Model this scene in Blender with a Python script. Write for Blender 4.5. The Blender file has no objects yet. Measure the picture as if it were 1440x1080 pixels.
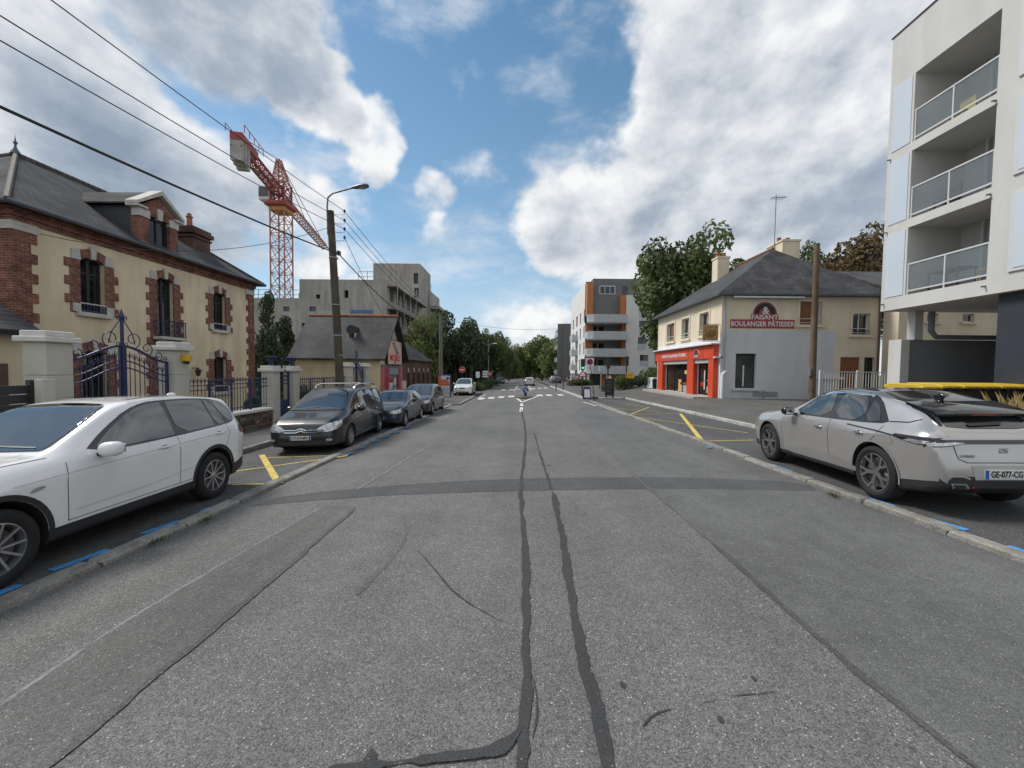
import bpy, bmesh, math, random
import numpy as np
from mathutils import Vector, Matrix, Quaternion
from mathutils.bvhtree import BVHTree
random.seed(7)
RAD = math.radians
scene = bpy.context.scene
C = scene.collection
# ------------------------------------------------------------------ camera
FPX, CAMH = 545.0, 1.9                     # focal length in pixels of the 1440 px wide photograph
YAW, PITCH, ROLL = RAD(0.9197), RAD(-2.113), RAD(0.7)
cam = bpy.data.cameras.new('camera'); camo = bpy.data.objects.new('camera', cam); C.objects.link(camo)
CR = (Matrix.Rotation(YAW, 3, 'Z') @ Matrix.Rotation(math.pi/2+PITCH, 3, 'X') @ Matrix.Rotation(ROLL, 3, 'Z'))
camo.matrix_world = Matrix.Translation((0, 0, CAMH)) @ CR.to_4x4()
cam.sensor_fit = 'HORIZONTAL'; cam.sensor_width = 36.0; cam.lens = FPX/1440*36.0
cam.clip_start = 0.05; cam.clip_end = 3000
scene.camera = camo
def ray(x, y): return CR @ Vector(((x-720)/FPX, -(y-540)/FPX, -1))
# ------------------------------------------------------------------ view
scene.view_settings.view_transform = 'Standard'; scene.view_settings.look = 'None'
scene.view_settings.exposure = 0.90; scene.view_settings.gamma = 1.0
# ------------------------------------------------------------------ sun and sky
SUN_EL, SUN_AZ = RAD(52), RAD(-72)          # azimuth clockwise from +Y
sd = Vector((math.sin(SUN_AZ)*math.cos(SUN_EL), math.cos(SUN_AZ)*math.cos(SUN_EL), math.sin(SUN_EL)))
sl = bpy.data.lights.new('sun', 'SUN'); sl.energy = 1.9; sl.angle = RAD(18); sl.color = (1.0, .95, .87)
so = bpy.data.objects.new('sun', sl); C.objects.link(so); so.rotation_euler = (-sd).to_track_quat('-Z', 'Y').to_euler()
so.location = (0, 0, 60)
world = bpy.data.worlds.new('World'); scene.world = world; world.use_nodes = True
def build_sky():
    nt = world.node_tree; N = nt.nodes; Lk = nt.links; N.clear()
    def n(t, **k):
        o = N.new(t)
        for a, b in k.items(): setattr(o, a, b)
        return o
    def math_(op, a, b=None, c=None, clamp=False):
        m = n('ShaderNodeMath', operation=op, use_clamp=clamp)
        for i, v in enumerate((a, b, c)):
            if v is None: continue
            if isinstance(v, (int, float)): m.inputs[i].default_value = v
            else: Lk.new(v, m.inputs[i])
        return m.outputs[0]
    def vmath(op, a, b=None):
        m = n('ShaderNodeVectorMath', operation=op)
        for i, v in enumerate((a, b)):
            if v is None: continue
            if isinstance(v, (tuple, Vector)): m.inputs[i].default_value = tuple(v)
            else: Lk.new(v, m.inputs[i])
        return m.outputs['Value'] if op == 'DOT_PRODUCT' else m.outputs[0]
    def noise(vec, sc, det, rough=.55):
        t = n('ShaderNodeTexNoise'); t.inputs['Scale'].default_value = sc; t.inputs['Detail'].default_value = det
        t.inputs['Roughness'].default_value = rough; Lk.new(vec, t.inputs['Vector']); return t
    def smooth(v, a, b):
        m = n('ShaderNodeMapRange', interpolation_type='SMOOTHSTEP'); Lk.new(v, m.inputs[0])
        m.inputs[1].default_value = a; m.inputs[2].default_value = b; return m.outputs[0]
    tc = n('ShaderNodeTexCoord'); d0 = vmath('NORMALIZE', tc.outputs['Generated'])
    dz = vmath('MULTIPLY', d0, (1, 1, 1.35))
    wob = vmath('SUBTRACT', noise(dz, 2.6, 5).outputs['Color'], (.5, .5, .5))
    d = vmath('NORMALIZE', vmath('ADD', d0, vmath('MULTIPLY', wob, (.30, .30, .26))))
    def blobs(lst):
        tot = None
        for (px, py, r, w) in lst:
            c = ray(px, py).normalized(); ca = math.cos(r)
            s = smooth(vmath('DOT_PRODUCT', d, c), ca, 1-(1-ca)*.12); v = math_('MULTIPLY', s, w)
            tot = v if tot is None else math_('ADD', tot, v)
        return tot
    # banks of cloud seen in the photograph, and a light general cover that goes on all round
    cover = blobs(CLOUDS); grey = blobs(GREYS)
    def fbm(vec): return noise(vec, 4.6, 9, .55).outputs['Fac']
    f1 = fbm(dz); f1s = fbm(vmath('ADD', dz, tuple(sd*.045)))
    f2 = noise(dz, 1.5, 3).outputs['Fac']
    back = smooth(vmath('DOT_PRODUCT', d0, Vector((0, 1, 0))), .35, -.15)      # behind the photographer: broken cloud
    dens = math_('ADD', cover, math_('MULTIPLY', math_('SUBTRACT', f1, .5), 2.3))
    dens = math_('ADD', dens, math_('MULTIPLY', back, .55))
    wisp = math_('MULTIPLY', smooth(math_('ADD', noise(vmath('MULTIPLY', d0, (1.6, 1.6, 4.0)), 2.2, 8, .62).outputs['Fac'], math_('MULTIPLY', cover, .12)), .46, .80), .62)
    alpha = math_('MAXIMUM', smooth(dens, .08, .66), wisp)                     # thin streaks of high cloud over the blue
    lit = math_('MULTIPLY', math_('SUBTRACT', f1s, f1), 2.1)                     # side turned from the sun is greyer
    thick = math_('ADD', math_('MULTIPLY', smooth(dens, .45, 1.6), .26), grey)
    thick = math_('ADD', thick, lit)
    thick = math_('ADD', thick, math_('MULTIPLY', math_('SUBTRACT', f2, .5), .9), clamp=True)
    ramp = n('ShaderNodeValToRGB'); Lk.new(thick, ramp.inputs[0]); e = ramp.color_ramp.elements
    e[0].position = 0; e[0].color = (.97, .97, .97, 1); e[1].position = 1; e[1].color = (.27, .33, .42, 1)
    m = ramp.color_ramp.elements.new(.34); m.color = (.66, .70, .75, 1); m = ramp.color_ramp.elements.new(.62); m.color = (.42, .48, .56, 1)
    sky = n('ShaderNodeTexSky', sky_type='NISHITA'); sky.sun_disc = False
    sky.sun_elevation = SUN_EL; sky.sun_rotation = SUN_AZ % (2*math.pi); sky.air_density = 1.0; sky.dust_density = .3; sky.ozone_density = 1.2
    hsv = n('ShaderNodeHueSaturation'); hsv.inputs['Saturation'].default_value = 1.22; hsv.inputs['Hue'].default_value = .485; Lk.new(sky.outputs[0], hsv.inputs['Color'])
    up = vmath('DOT_PRODUCT', d0, Vector((0, 0, 1)))
    veil = math_('ADD', math_('MULTIPLY', smooth(up, .34, -.02), .52), math_('MULTIPLY', smooth(up, .95, .05), .30))                          # thin white haze towards the horizon
    b1 = n('ShaderNodeBackground'); Lk.new(hsv.outputs[0], b1.inputs[0]); b1.inputs[1].default_value = SKY_S
    bv = n('ShaderNodeBackground'); bv.inputs[0].default_value = (.60, .74, .90, 1); bv.inputs[1].default_value = CLOUD_S*.92
    b2 = n('ShaderNodeBackground'); Lk.new(ramp.outputs[0], b2.inputs[0]); b2.inputs[1].default_value = CLOUD_S
    m0 = n('ShaderNodeMixShader'); Lk.new(veil, m0.inputs[0]); Lk.new(b1.outputs[0], m0.inputs[1]); Lk.new(bv.outputs[0], m0.inputs[2])
    mx = n('ShaderNodeMixShader'); Lk.new(math_('MULTIPLY', alpha, .97), mx.inputs[0]); Lk.new(m0.outputs[0], mx.inputs[1]); Lk.new(b2.outputs[0], mx.inputs[2])
    out = n('ShaderNodeOutputWorld'); Lk.new(mx.outputs[0], out.inputs[0])
SKY_S, CLOUD_S = .068, .535
CLOUDS = [(1290, 40, .46, .75), (1120, 240, .34, .75), (1260, 240, .34, .6), (1010, 40, .20, .6), (960, 220, .16, .4), (1500, 300, .6, .7), (850, 320, .20, .55), (760, 330, .10, .42), (760, 450, .11, .42), (700, 430, .08, .3),
          (960, 380, .24, .55), (320, 0, .19, .8), (170, 100, .24, .24), (60, 150, .22, .26), (30, 300, .30, .55), (230, 300, .22, .50), (440, 140, .085, .8), (510, 190, .085, .75), (430, 320, .13, .56), (370, 270, .08, .3),
          (560, 5, .09, .5), (650, 60, .06, .35), (612, 272, .07, .5), (617, 328, .06, .42), (590, 450, .12, .36), (480, 400, .15, .45), (1300, 420, .3, .5), (20, 60, .2, .3)]
GREYS = [(330, -30, .26, .55), (120, 40, .16, .16), (50, 200, .2, .2), (240, 310, .20, .38), (60, 330, .25, .18), (1190, 310, .20, .24), (1070, 250, .14, .06), (1420, 300, .3, .2), (400, 420, .2, .08), (290, 160, .10, .12)]
build_sky()
# ------------------------------------------------------------------ ground height and pixel helpers
GA, GB = .025, -.0125
def zg(x, y): return GA*max(-16, min(14, x)) + GB*max(-20, min(150, y))
def G(x, y, dz=0):
    d = ray(x, y); t = (dz-CAMH)/(d.z-GB*d.y-GA*d.x); p = d*t; return Vector((p.x, p.y, p.z+CAMH))
def AX(x, y, X): d = ray(x, y); p = d*(X/d.x); return Vector((p.x, p.y, p.z+CAMH))
def AY(x, y, Y): d = ray(x, y); p = d*(Y/d.y); return Vector((p.x, p.y, p.z+CAMH))
# ------------------------------------------------------------------ objects
INV = {}
def link(o, parent=None):
    C.objects.link(o)
    if parent is not None:
        o.parent = parent
        if parent.name in INV: INV[o.name] = INV[parent.name]
    return o
def tag(o, label=None, cat=None, group=None, kind=None):
    if label: o['label'] = label
    if cat: o['category'] = cat
    if group: o['group'] = group
    if kind: o['kind'] = kind
    return o
def thing(name, label, cat, loc=(0, 0, 0), rz=0, group=None):
    o = bpy.data.objects.new(name, None); o.empty_display_size = .2; o.location = loc; o.rotation_euler = (0, 0, rz); C.objects.link(o)
    INV[o.name] = (Matrix.Translation(Vector(loc)) @ Matrix.Rotation(rz, 4, 'Z')).inverted()
    return tag(o, label, cat, group)
def copy_tree(o, parent=None):
    c = o.copy(); C.objects.link(c); c.parent = parent
    for ch in list(o.children): copy_tree(ch, c)
    return c
class MB:
    def __init__(s): s.v = []; s.f = []; s.m = []
    def add(s, vs, fs, m=0):
        o = len(s.v); s.v += [tuple(v) for v in vs]; s.f += [tuple(i+o for i in f) for f in fs]; s.m += [m]*len(fs); return s
    def box(s, x0, x1, y0, y1, z0, z1, m=0):
        return s.add([(x0, y0, z0), (x1, y0, z0), (x1, y1, z0), (x0, y1, z0), (x0, y0, z1), (x1, y0, z1), (x1, y1, z1), (x0, y1, z1)],
                     [(0, 3, 2, 1), (4, 5, 6, 7), (0, 1, 5, 4), (1, 2, 6, 5), (2, 3, 7, 6), (3, 0, 4, 7)], m)
    def bar(s, a, b, w, h=None, m=0, up=None):
        a = Vector(a); b = Vector(b); d = (b-a).normalized(); h = w if h is None else h
        u = Vector(up) if up else (Vector((0, 0, 1)) if abs(d.z) < .95 else Vector((1, 0, 0)))
        e = d.cross(u).normalized(); n = e.cross(d); vs = []
        for p in (a, b):
            for i, j in ((-1, -1), (1, -1), (1, 1), (-1, 1)): vs.append(p+e*(i*w/2)+n*(j*h/2))
        return s.add(vs, [(3, 2, 1, 0), (4, 5, 6, 7), (0, 1, 5, 4), (1, 2, 6, 5), (2, 3, 7, 6), (3, 0, 4, 7)], m)
    def tube(s, pts, r, n=6, m=0, caps=True):
        pts = [Vector(p) for p in pts]; k = len(pts); rs = r if isinstance(r, (list, tuple)) else [r]*k; vs = []; fs = []; e = None
        for i, p in enumerate(pts):
            d = (pts[min(i+1, k-1)]-pts[max(i-1, 0)]).normalized()
            if e is None:
                u = Vector((0, 0, 1)) if abs(d.z) < .9 else Vector((1, 0, 0)); e = d.cross(u).normalized()
            else: e = (e-d*e.dot(d)).normalized()
            q = d.cross(e)
            for j in range(n):
                a = 2*math.pi*j/n; vs.append(p+e*(rs[i]*math.cos(a))+q*(rs[i]*math.sin(a)))
        for i in range(k-1):
            for j in range(n): fs.append((i*n+j, i*n+(j+1) % n, (i+1)*n+(j+1) % n, (i+1)*n+j))
        if caps: fs += [tuple(range(n-1, -1, -1)), tuple((k-1)*n+j for j in range(n))]
        return s.add(vs, fs, m)
    def prism(s, poly, axis, a, b, m=0):
        f = {'x': lambda p, t: (t, p[0], p[1]), 'y': lambda p, t: (p[0], t, p[1]), 'z': lambda p, t: (p[0], p[1], t)}[axis]
        n = len(poly); vs = [f(p, a) for p in poly]+[f(p, b) for p in poly]
        return s.add(vs, [tuple(range(n-1, -1, -1)), tuple(range(n, 2*n))]+[(i, (i+1) % n, n+(i+1) % n, n+i) for i in range(n)], m)
    def lathe(s, prof, c=(0, 0, 0), n=24, axis='z', m=0):
        c = Vector(c); vs = []; fs = []; k = len(prof)
        for i in range(n):
            a = 2*math.pi*i/n
            for (r, h) in prof:
                x, y = r*math.cos(a), r*math.sin(a)
                vs.append(c+Vector({'z': (x, y, h), 'y': (x, h, y), 'x': (h, x, y)}[axis]))
        for i in range(n):
            for j in range(k-1): fs.append((i*k+j, ((i+1) % n)*k+j, ((i+1) % n)*k+j+1, i*k+j+1))
        return s.add(vs, fs, m)
    def ball(s, c, rx, ry, rz, n=10, m=0, p=1.0):
        c = Vector(c); vs = []; fs = []; sg = lambda t: math.copysign(abs(t)**p, t)
        for i in range(n+1):
            t = math.pi*i/n
            for j in range(2*n):
                a = math.pi*j/n; vs.append(c+Vector((rx*sg(math.sin(t))*sg(math.cos(a)), ry*sg(math.sin(t))*sg(math.sin(a)), rz*sg(math.cos(t)))))
        for i in range(n):
            for j in range(2*n): fs.append((i*2*n+j, i*2*n+(j+1) % (2*n), (i+1)*2*n+(j+1) % (2*n), (i+1)*2*n+j))
        return s.add(vs, fs, m)
    def quad(s, a, b, c, d, m=0): return s.add([a, b, c, d], [(0, 1, 2, 3)], m)
    def build(s, name, mats, parent=None, smooth=None, bevel=0, local=False, fix=True):
        me = bpy.data.meshes.new(name); me.from_pydata(s.v, [], s.f)
        for mt in (mats if isinstance(mats, (list, tuple)) else [mats]): me.materials.append(mt)
        me.polygons.foreach_set('material_index', s.m); me.update()
        if fix or bevel:
            bm = bmesh.new(); bm.from_mesh(me)
            if bevel:
                bmesh.ops.remove_doubles(bm, verts=bm.verts, dist=1e-5)
                ed = [e for e in bm.edges if len(e.link_faces) == 2 and e.calc_face_angle(0) > .5]
                bmesh.ops.bevel(bm, geom=ed, offset=bevel, segments=2, affect='EDGES', profile=.5)
            if fix: bmesh.ops.recalc_face_normals(bm, faces=bm.faces)
            bm.to_mesh(me); bm.free()
        if smooth is not None:
            me.polygons.foreach_set('use_smooth', [True]*len(me.polygons)); me.set_sharp_from_angle(angle=RAD(smooth))
        o = bpy.data.objects.new(name, me); link(o, parent)
        if parent is not None and not local and parent.name in INV: me.transform(INV[parent.name]); me.update()
        return o
def inst(name, me, parent, loc, rot=(0, 0, 0), sc=(1, 1, 1)):
    o = bpy.data.objects.new(name, me); C.objects.link(o)
    if parent is not None: o.parent = parent
    o.location = loc; o.rotation_euler = rot; o.scale = sc; return o
def raw(name, mb, mats, **k):
    o = mb.build(name, mats, **k); me = o.data; bpy.data.objects.remove(o); return me
def text_obj(body, name, mat, size, loc, rot, parent=None, extrude=.004, bold=0.0, sx=1.0, align='CENTER'):
    cu = bpy.data.curves.new(name, 'FONT'); cu.body = body; cu.size = size; cu.extrude = extrude; cu.align_x = align; cu.align_y = 'CENTER'; cu.offset = bold; cu.resolution_u = 3
    o = bpy.data.objects.new(name, cu); C.objects.link(o)
    dg = bpy.context.evaluated_depsgraph_get(); me = bpy.data.meshes.new_from_object(o.evaluated_get(dg)); bpy.data.objects.remove(o)
    me.materials.clear(); me.materials.append(mat); me.name = name
    M4 = Matrix.Translation(Vector(loc)) @ rot.to_4x4() @ Matrix.Diagonal((sx, 1, 1, 1)); me.transform(M4)
    o = bpy.data.objects.new(name, me); link(o, parent)
    if parent is not None and parent.name in INV: me.transform(INV[parent.name])
    me.update(); return o
def facing(nx, ny):      # rotation that turns text lying in XY so that it stands upright and faces (nx, ny)
    n = Vector((nx, ny, 0)).normalized(); r = Vector((0, 0, 1)).cross(n)
    return Matrix((r, Vector((0, 0, 1)), n)).transposed()
# ------------------------------------------------------------------ materials
MATS = {}
def pm(name, base, rough=.8, var=.12, scale=2.0, bump=0.0, bscale=60, metal=0.0, spec=.5, coat=0.0, dirt=None, streak=0.0, rnd=0.0, emit=0.0, ior=None, fine=0.0, fscale=40):
    if name in MATS: return MATS[name]
    m = bpy.data.materials.new(name); m.use_nodes = True; nt = m.node_tree; N = nt.nodes; Lk = nt.links
    b = N['Principled BSDF']; b.inputs['Roughness'].default_value = rough; b.inputs['Metallic'].default_value = metal
    b.inputs['Specular IOR Level'].default_value = spec; b.inputs['Coat Weight'].default_value = coat; b.inputs['Coat Roughness'].default_value = .03
    if ior: b.inputs['IOR'].default_value = ior
    tc = N.new('ShaderNodeTexCoord'); co = tc.outputs['Object']
    col = None
    def mixm(a, fac, mode='MULTIPLY', f=1.0):
        mx = N.new('ShaderNodeMix'); mx.data_type = 'RGBA'; mx.blend_type = mode; mx.inputs[0].default_value = f
        if isinstance(a, tuple): mx.inputs[6].default_value = a
        else: Lk.new(a, mx.inputs[6])
        if isinstance(fac, tuple): mx.inputs[7].default_value = fac
        else: Lk.new(fac, mx.inputs[7])
        return mx
    col = (*base, 1)
    def nz(sc, det=6, vec=None):
        t = N.new('ShaderNodeTexNoise'); t.inputs['Scale'].default_value = sc; t.inputs['Detail'].default_value = det; Lk.new(vec or co, t.inputs['Vector']); return t
    def rng(v, lo, hi, a=.3, b2=.7):
        r = N.new('ShaderNodeMapRange'); Lk.new(v, r.inputs[0]); r.inputs[1].default_value = a; r.inputs[2].default_value = b2; r.inputs[3].default_value = lo; r.inputs[4].default_value = hi; return r.outputs[0]
    if var: col = mixm(col, rng(nz(scale).outputs[0], 1-var, 1+var)).outputs[2]
    if fine: col = mixm(col, rng(nz(fscale, 2).outputs[0], 1-fine, 1+fine)).outputs[2]
    if streak:
        mp = N.new('ShaderNodeMapping'); mp.inputs['Scale'].default_value = (1.1, 1.1, .16); Lk.new(co, mp.inputs[0])
        col = mixm(col, rng(nz(1.7, 9, mp.outputs[0]).outputs[0], 1-streak*.8, 1.03, .36, .6)).outputs[2]
    if dirt:
        mx = mixm(col, (*dirt, 1), 'MIX'); Lk.new(rng(nz(scale*.6, 8).outputs[0], 0, .8, .5, .68), mx.inputs[0]); col = mx.outputs[2]
    if rnd:
        oi = N.new('ShaderNodeObjectInfo'); col = mixm(col, rng(oi.outputs['Random'], 1-rnd, 1+rnd, 0, 1)).outputs[2]
    if isinstance(col, tuple): b.inputs['Base Color'].default_value = col
    else: Lk.new(col, b.inputs['Base Color'])
    if bump:
        bp = N.new('ShaderNodeBump'); bp.inputs['Strength'].default_value = bump; bp.inputs['Distance'].default_value = .02
        Lk.new(nz(bscale, 4).outputs[0], bp.inputs['Height']); Lk.new(bp.outputs[0], b.inputs['Normal'])
    if emit: b.inputs['Emission Color'].default_value = (*base, 1); b.inputs['Emission Strength'].default_value = emit
    MATS[name] = m; return m
def brickmat(name, c1, c2, mortar, bw, rh, ms=.012, rough=.85, bump=.4, axis='yz', var=.25, vscale=1.2, spec=.12):
    if name in MATS: return MATS[name]
    m = pm(name, c1, rough, 0, spec=spec); nt = m.node_tree; N = nt.nodes; Lk = nt.links; b = N['Principled BSDF']
    tc = N.new('ShaderNodeTexCoord'); sp = N.new('ShaderNodeSeparateXYZ'); Lk.new(tc.outputs['Object'], sp.inputs[0]); cb = N.new('ShaderNodeCombineXYZ')
    if axis == 'sum':
        ad = N.new('ShaderNodeMath'); Lk.new(sp.outputs[0], ad.inputs[0]); Lk.new(sp.outputs[1], ad.inputs[1]); Lk.new(ad.outputs[0], cb.inputs[0]); Lk.new(sp.outputs[2], cb.inputs[1])
    else:
        ix = {'x': 0, 'y': 1, 'z': 2}; Lk.new(sp.outputs[ix[axis[0]]], cb.inputs[0]); Lk.new(sp.outputs[ix[axis[1]]], cb.inputs[1])
    t = N.new('ShaderNodeTexBrick'); Lk.new(cb.outputs[0], t.inputs['Vector']); t.inputs['Scale'].default_value = 1
    t.inputs['Color1'].default_value = (*c1, 1); t.inputs['Color2'].default_value = (*c2, 1); t.inputs['Mortar'].default_value = (*mortar, 1)
    t.inputs['Brick Width'].default_value = bw; t.inputs['Row Height'].default_value = rh; t.inputs['Mortar Size'].default_value = ms
    nzt = N.new('ShaderNodeTexNoise'); nzt.inputs['Scale'].default_value = vscale; nzt.inputs['Detail'].default_value = 8; Lk.new(tc.outputs['Object'], nzt.inputs['Vector'])
    mr = N.new('ShaderNodeMapRange'); Lk.new(nzt.outputs[0], mr.inputs[0]); mr.inputs[1].default_value = .3; mr.inputs[2].default_value = .7; mr.inputs[3].default_value = 1-var; mr.inputs[4].default_value = 1+var
    mx = N.new('ShaderNodeMix'); mx.data_type = 'RGBA'; mx.blend_type = 'MULTIPLY'; mx.inputs[0].default_value = 1; Lk.new(t.outputs['Color'], mx.inputs[6]); Lk.new(mr.outputs[0], mx.inputs[7]); Lk.new(mx.outputs[2], b.inputs['Base Color'])
    bp = N.new('ShaderNodeBump'); bp.inputs['Strength'].default_value = bump; bp.inputs['Distance'].default_value = .01; bp.invert = True; Lk.new(t.outputs['Fac'], bp.inputs['Height']); Lk.new(bp.outputs[0], b.inputs['Normal'])
    return m
def glassmat(name, tint=(.012, .015, .018), rough=.03, ior=1.6, wav=.02):
    if name in MATS: return MATS[name]
    return pm(name, tint, rough, .5, 1.5, wav, 1.5, ior=ior, spec=.6)
def asphalt(name, base, grain=.5, patch=.12, specks=.012, warm=(1, 1, 1), coarse=1.0):
    m = bpy.data.materials.new(name); m.use_nodes = True; nt = m.node_tree; N = nt.nodes; Lk = nt.links; b = N['Principled BSDF']
    tc = N.new('ShaderNodeTexCoord'); co = tc.outputs['Object']
    def nz(sc, det, r=.6, vec=None):
        t = N.new('ShaderNodeTexNoise'); t.inputs['Scale'].default_value = sc; t.inputs['Detail'].default_value = det; t.inputs['Roughness'].default_value = r; Lk.new(vec or co, t.inputs['Vector']); return t.outputs[0]
    def rng(v, a, b2, lo, hi):
        r = N.new('ShaderNodeMapRange'); Lk.new(v, r.inputs[0]); r.inputs[1].default_value = a; r.inputs[2].default_value = b2; r.inputs[3].default_value = lo; r.inputs[4].default_value = hi; return r.outputs[0]
    def mul(a, f):
        mx = N.new('ShaderNodeMix'); mx.data_type = 'RGBA'; mx.blend_type = 'MULTIPLY'; mx.inputs[0].default_value = 1
        if isinstance(a, tuple): mx.inputs[6].default_value = a
        else: Lk.new(a, mx.inputs[6])
        Lk.new(f, mx.inputs[7]); return mx.outputs[2]
    vo = N.new('ShaderNodeTexVoronoi'); vo.inputs['Scale'].default_value = 150/coarse; Lk.new(co, vo.inputs['Vector'])
    sp = N.new('ShaderNodeSeparateColor'); Lk.new(vo.outputs['Color'], sp.inputs[0])
    col = mul((*base, 1), rng(sp.outputs[0], 0, 1, 1-grain, 1+grain))                       # one tone per chipping
    col = mul(col, rng(vo.outputs['Distance'], 0, .8, 1.18, .70))                          # dark binder between chippings
    col = mul(col, rng(nz(38/coarse, 4), .3, .7, 1-grain*.45, 1+grain*.45))
    col = mul(col, rng(nz(.45, 5), .32, .68, 1-patch, 1+patch)); col = mul(col, rng(nz(1.1, 9, .75), .56, .70, 1, 1-patch*1.6)); col = mul(col, rng(nz(11, 8, .7), .3, .7, 1-patch*.7, 1+patch*.7))
    col = mul(col, rng(nz(3.2, 6), .3, .7, 1-patch*.6, 1+patch*.6))
    mp = N.new('ShaderNodeMapping'); mp.inputs['Scale'].default_value = (1.0, .045, 1); Lk.new(co, mp.inputs[0])
    col = mul(col, rng(nz(1.3, 4, .5, mp.outputs[0]), .3, .7, 1-patch*.9, 1+patch*.9))        # wheel tracks run along the street
    mx = N.new('ShaderNodeMix'); mx.data_type = 'RGBA'; Lk.new(col, mx.inputs[6]); mx.inputs[7].default_value = (.5, .49, .46, 1)
    Lk.new(rng(sp.outputs[1], 1-specks, 1-specks*.6, 0, .8), mx.inputs[0]); Lk.new(mx.outputs[2], b.inputs['Base Color'])
    b.inputs['Roughness'].default_value = .82; b.inputs['Specular IOR Level'].default_value = .35
    bp = N.new('ShaderNodeBump'); bp.inputs['Strength'].default_value = .45; bp.inputs['Distance'].default_value = .004; Lk.new(vo.outputs['Distance'], bp.inputs['Height']); bp.invert = True; Lk.new(bp.outputs[0], b.inputs['Normal'])
    MATS[name] = m; return m
# ================================================================== GROUND
XL, XR = -4.2, 4.92            # road edges
PL, PR = -6.85, 7.82           # pavement kerbs
def zp(x, y):                  # right-hand pavement climbs to the level of the bakery floor
    a = zg(PR, y)+.13
    if y > 60: return a
    f = min(1, max(0, (x-PR)/3.7)); f = f*f*(3-2*f); w = 1 if y < 38 else max(0, 1-(y-38)/22)
    return a+(max(.40, a)-a)*f*w
def sheet(name, xs, ys, zf, mat, parent=None, kind='structure'):
    mb = MB(); nx = len(xs)
    vs = [(x, y, zf(x, y)) for y in ys for x in xs]
    fs = [(j*nx+i, j*nx+i+1, (j+1)*nx+i+1, (j+1)*nx+i) for j in range(len(ys)-1) for i in range(nx-1)]
    o = mb.add(vs, fs).build(name, mat, parent); 
    if kind and parent is None: o['kind'] = kind
    return o
def lin(a, b, n): return [a+(b-a)*i/n for i in range(n+1)]
m_road = asphalt('asphalt_road', (.136, .1355, .131), .48, .13, .012)
m_bay = asphalt('asphalt_bay', (.085, .086, .088), .5, .16, .006)
m_pave = asphalt('asphalt_pavement', (.108, .106, .102), .4, .14, .004, coarse=.7)
m_tar = asphalt('tar', (.050, .051, .054), .35, .12, .001, coarse=.6)
m_patch = asphalt('asphalt_patch', (.080, .081, .084), .4, .14, .003, coarse=.8)
m_trench2 = asphalt('asphalt_joint', (.092, .092, .092), .42, .16, .006)
m_worn = asphalt('asphalt_worn', (.118, .119, .121), .42, .14, .008)
m_earth = pm('earth', (.10, .11, .06), .95, .35, .3, .4, 6)
m_kerb = pm('granite_kerb', (.25, .24, .215), .85, .28, 6, .6, 55, rnd=.16, fine=.35, fscale=70, dirt=(.12, .11, .09))
m_kerbw = pm('concrete_kerb', (.42, .41, .385), .85, .2, 6, .5, 60, rnd=.1, fine=.2)
def paint(name, c, wear=.75):
    m = pm(name, c, .75, .10, 5, .3, 90); nt = m.node_tree; N = nt.nodes; Lk = nt.links; b = N['Principled BSDF']
    tc = N.new('ShaderNodeTexCoord'); t = N.new('ShaderNodeTexNoise'); t.inputs['Scale'].default_value = 26; t.inputs['Detail'].default_value = 10; t.inputs['Roughness'].default_value = .7; Lk.new(tc.outputs['Object'], t.inputs['Vector'])
    r = N.new('ShaderNodeMapRange'); Lk.new(t.outputs[0], r.inputs[0]); r.inputs[1].default_value = .50; r.inputs[2].default_value = .60; r.inputs[3].default_value = 0; r.inputs[4].default_value = wear
    old = b.inputs['Base Color'].links[0].from_socket; mx = N.new('ShaderNodeMix'); mx.data_type = 'RGBA'; Lk.new(r.outputs[0], mx.inputs[0]); Lk.new(old, mx.inputs[6]); mx.inputs[7].default_value = (.1, .1, .1, 1); Lk.new(mx.outputs[2], b.inputs['Base Color']); return m
m_blue = paint('blue_paint', (.04, .27, .62)); m_yel = paint('yellow_paint', (.62, .47, .09)); m_white = paint('white_paint', (.66, .66, .63), .55)
m_faint = paint('worn_paint', (.19, .192, .196), .95)
sheet('ground', [-900, -16, 14, 900], [-60, -20, 150, 1500], lambda x, y: zg(x, y)-.09, m_earth)
road = sheet('road', [XL]+lin(-4, 4.7, 4)+[XR], lin(-14, 150, 8)+[420], zg, m_road)
bayl = sheet('parking_bay_left', lin(PL, XL-.02, 2), lin(-14, 24.6, 4), lambda x, y: zg(x, y)+.03, m_bay)
bayr = sheet('parking_bay_right', lin(XR+.02, PR, 2), lin(-14, 28.2, 4), lambda x, y: zg(x, y)+.04, m_bay)
pavl = sheet('pavement_left', lin(-9.6, PL, 2), lin(-14, 24.6, 5), lambda x, y: zg(x, y)+.14, m_pave)
corner = sheet('pavement_corner', lin(-9.6, -3.75, 3), lin(24.6, 41.5, 4), lambda x, y: zg(x, y)+.11, m_pave)
garden = sheet('garden_ground', [-60, -16, -9.6], lin(-14, 41.5, 3), lambda x, y: zg(x, y)+.10, m_earth)
pavr = sheet('pavement_right', lin(PR, 12, 10)+[14, 20, 40], lin(-14, 28.2, 8), zp, m_pave)
pavf = sheet('pavement_right_far', [XR, 6, PR]+lin(8.5, 12, 6)+[14, 20, 40], lin(28.2, 110, 24), lambda x, y: zp(x, y) if x > PR else zg(x, y)+.13, m_pave)
sl_ = sheet('side_street', [-60, -16, XL], [41.5, 44, 46.5], lambda x, y: zg(x, y)+.004, m_bay)
pavlf = sheet('verge_left', [-60, -16, XL-.9], lin(46.5, 140, 5), lambda x, y: zg(x, y)+.06, m_earth)
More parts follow.
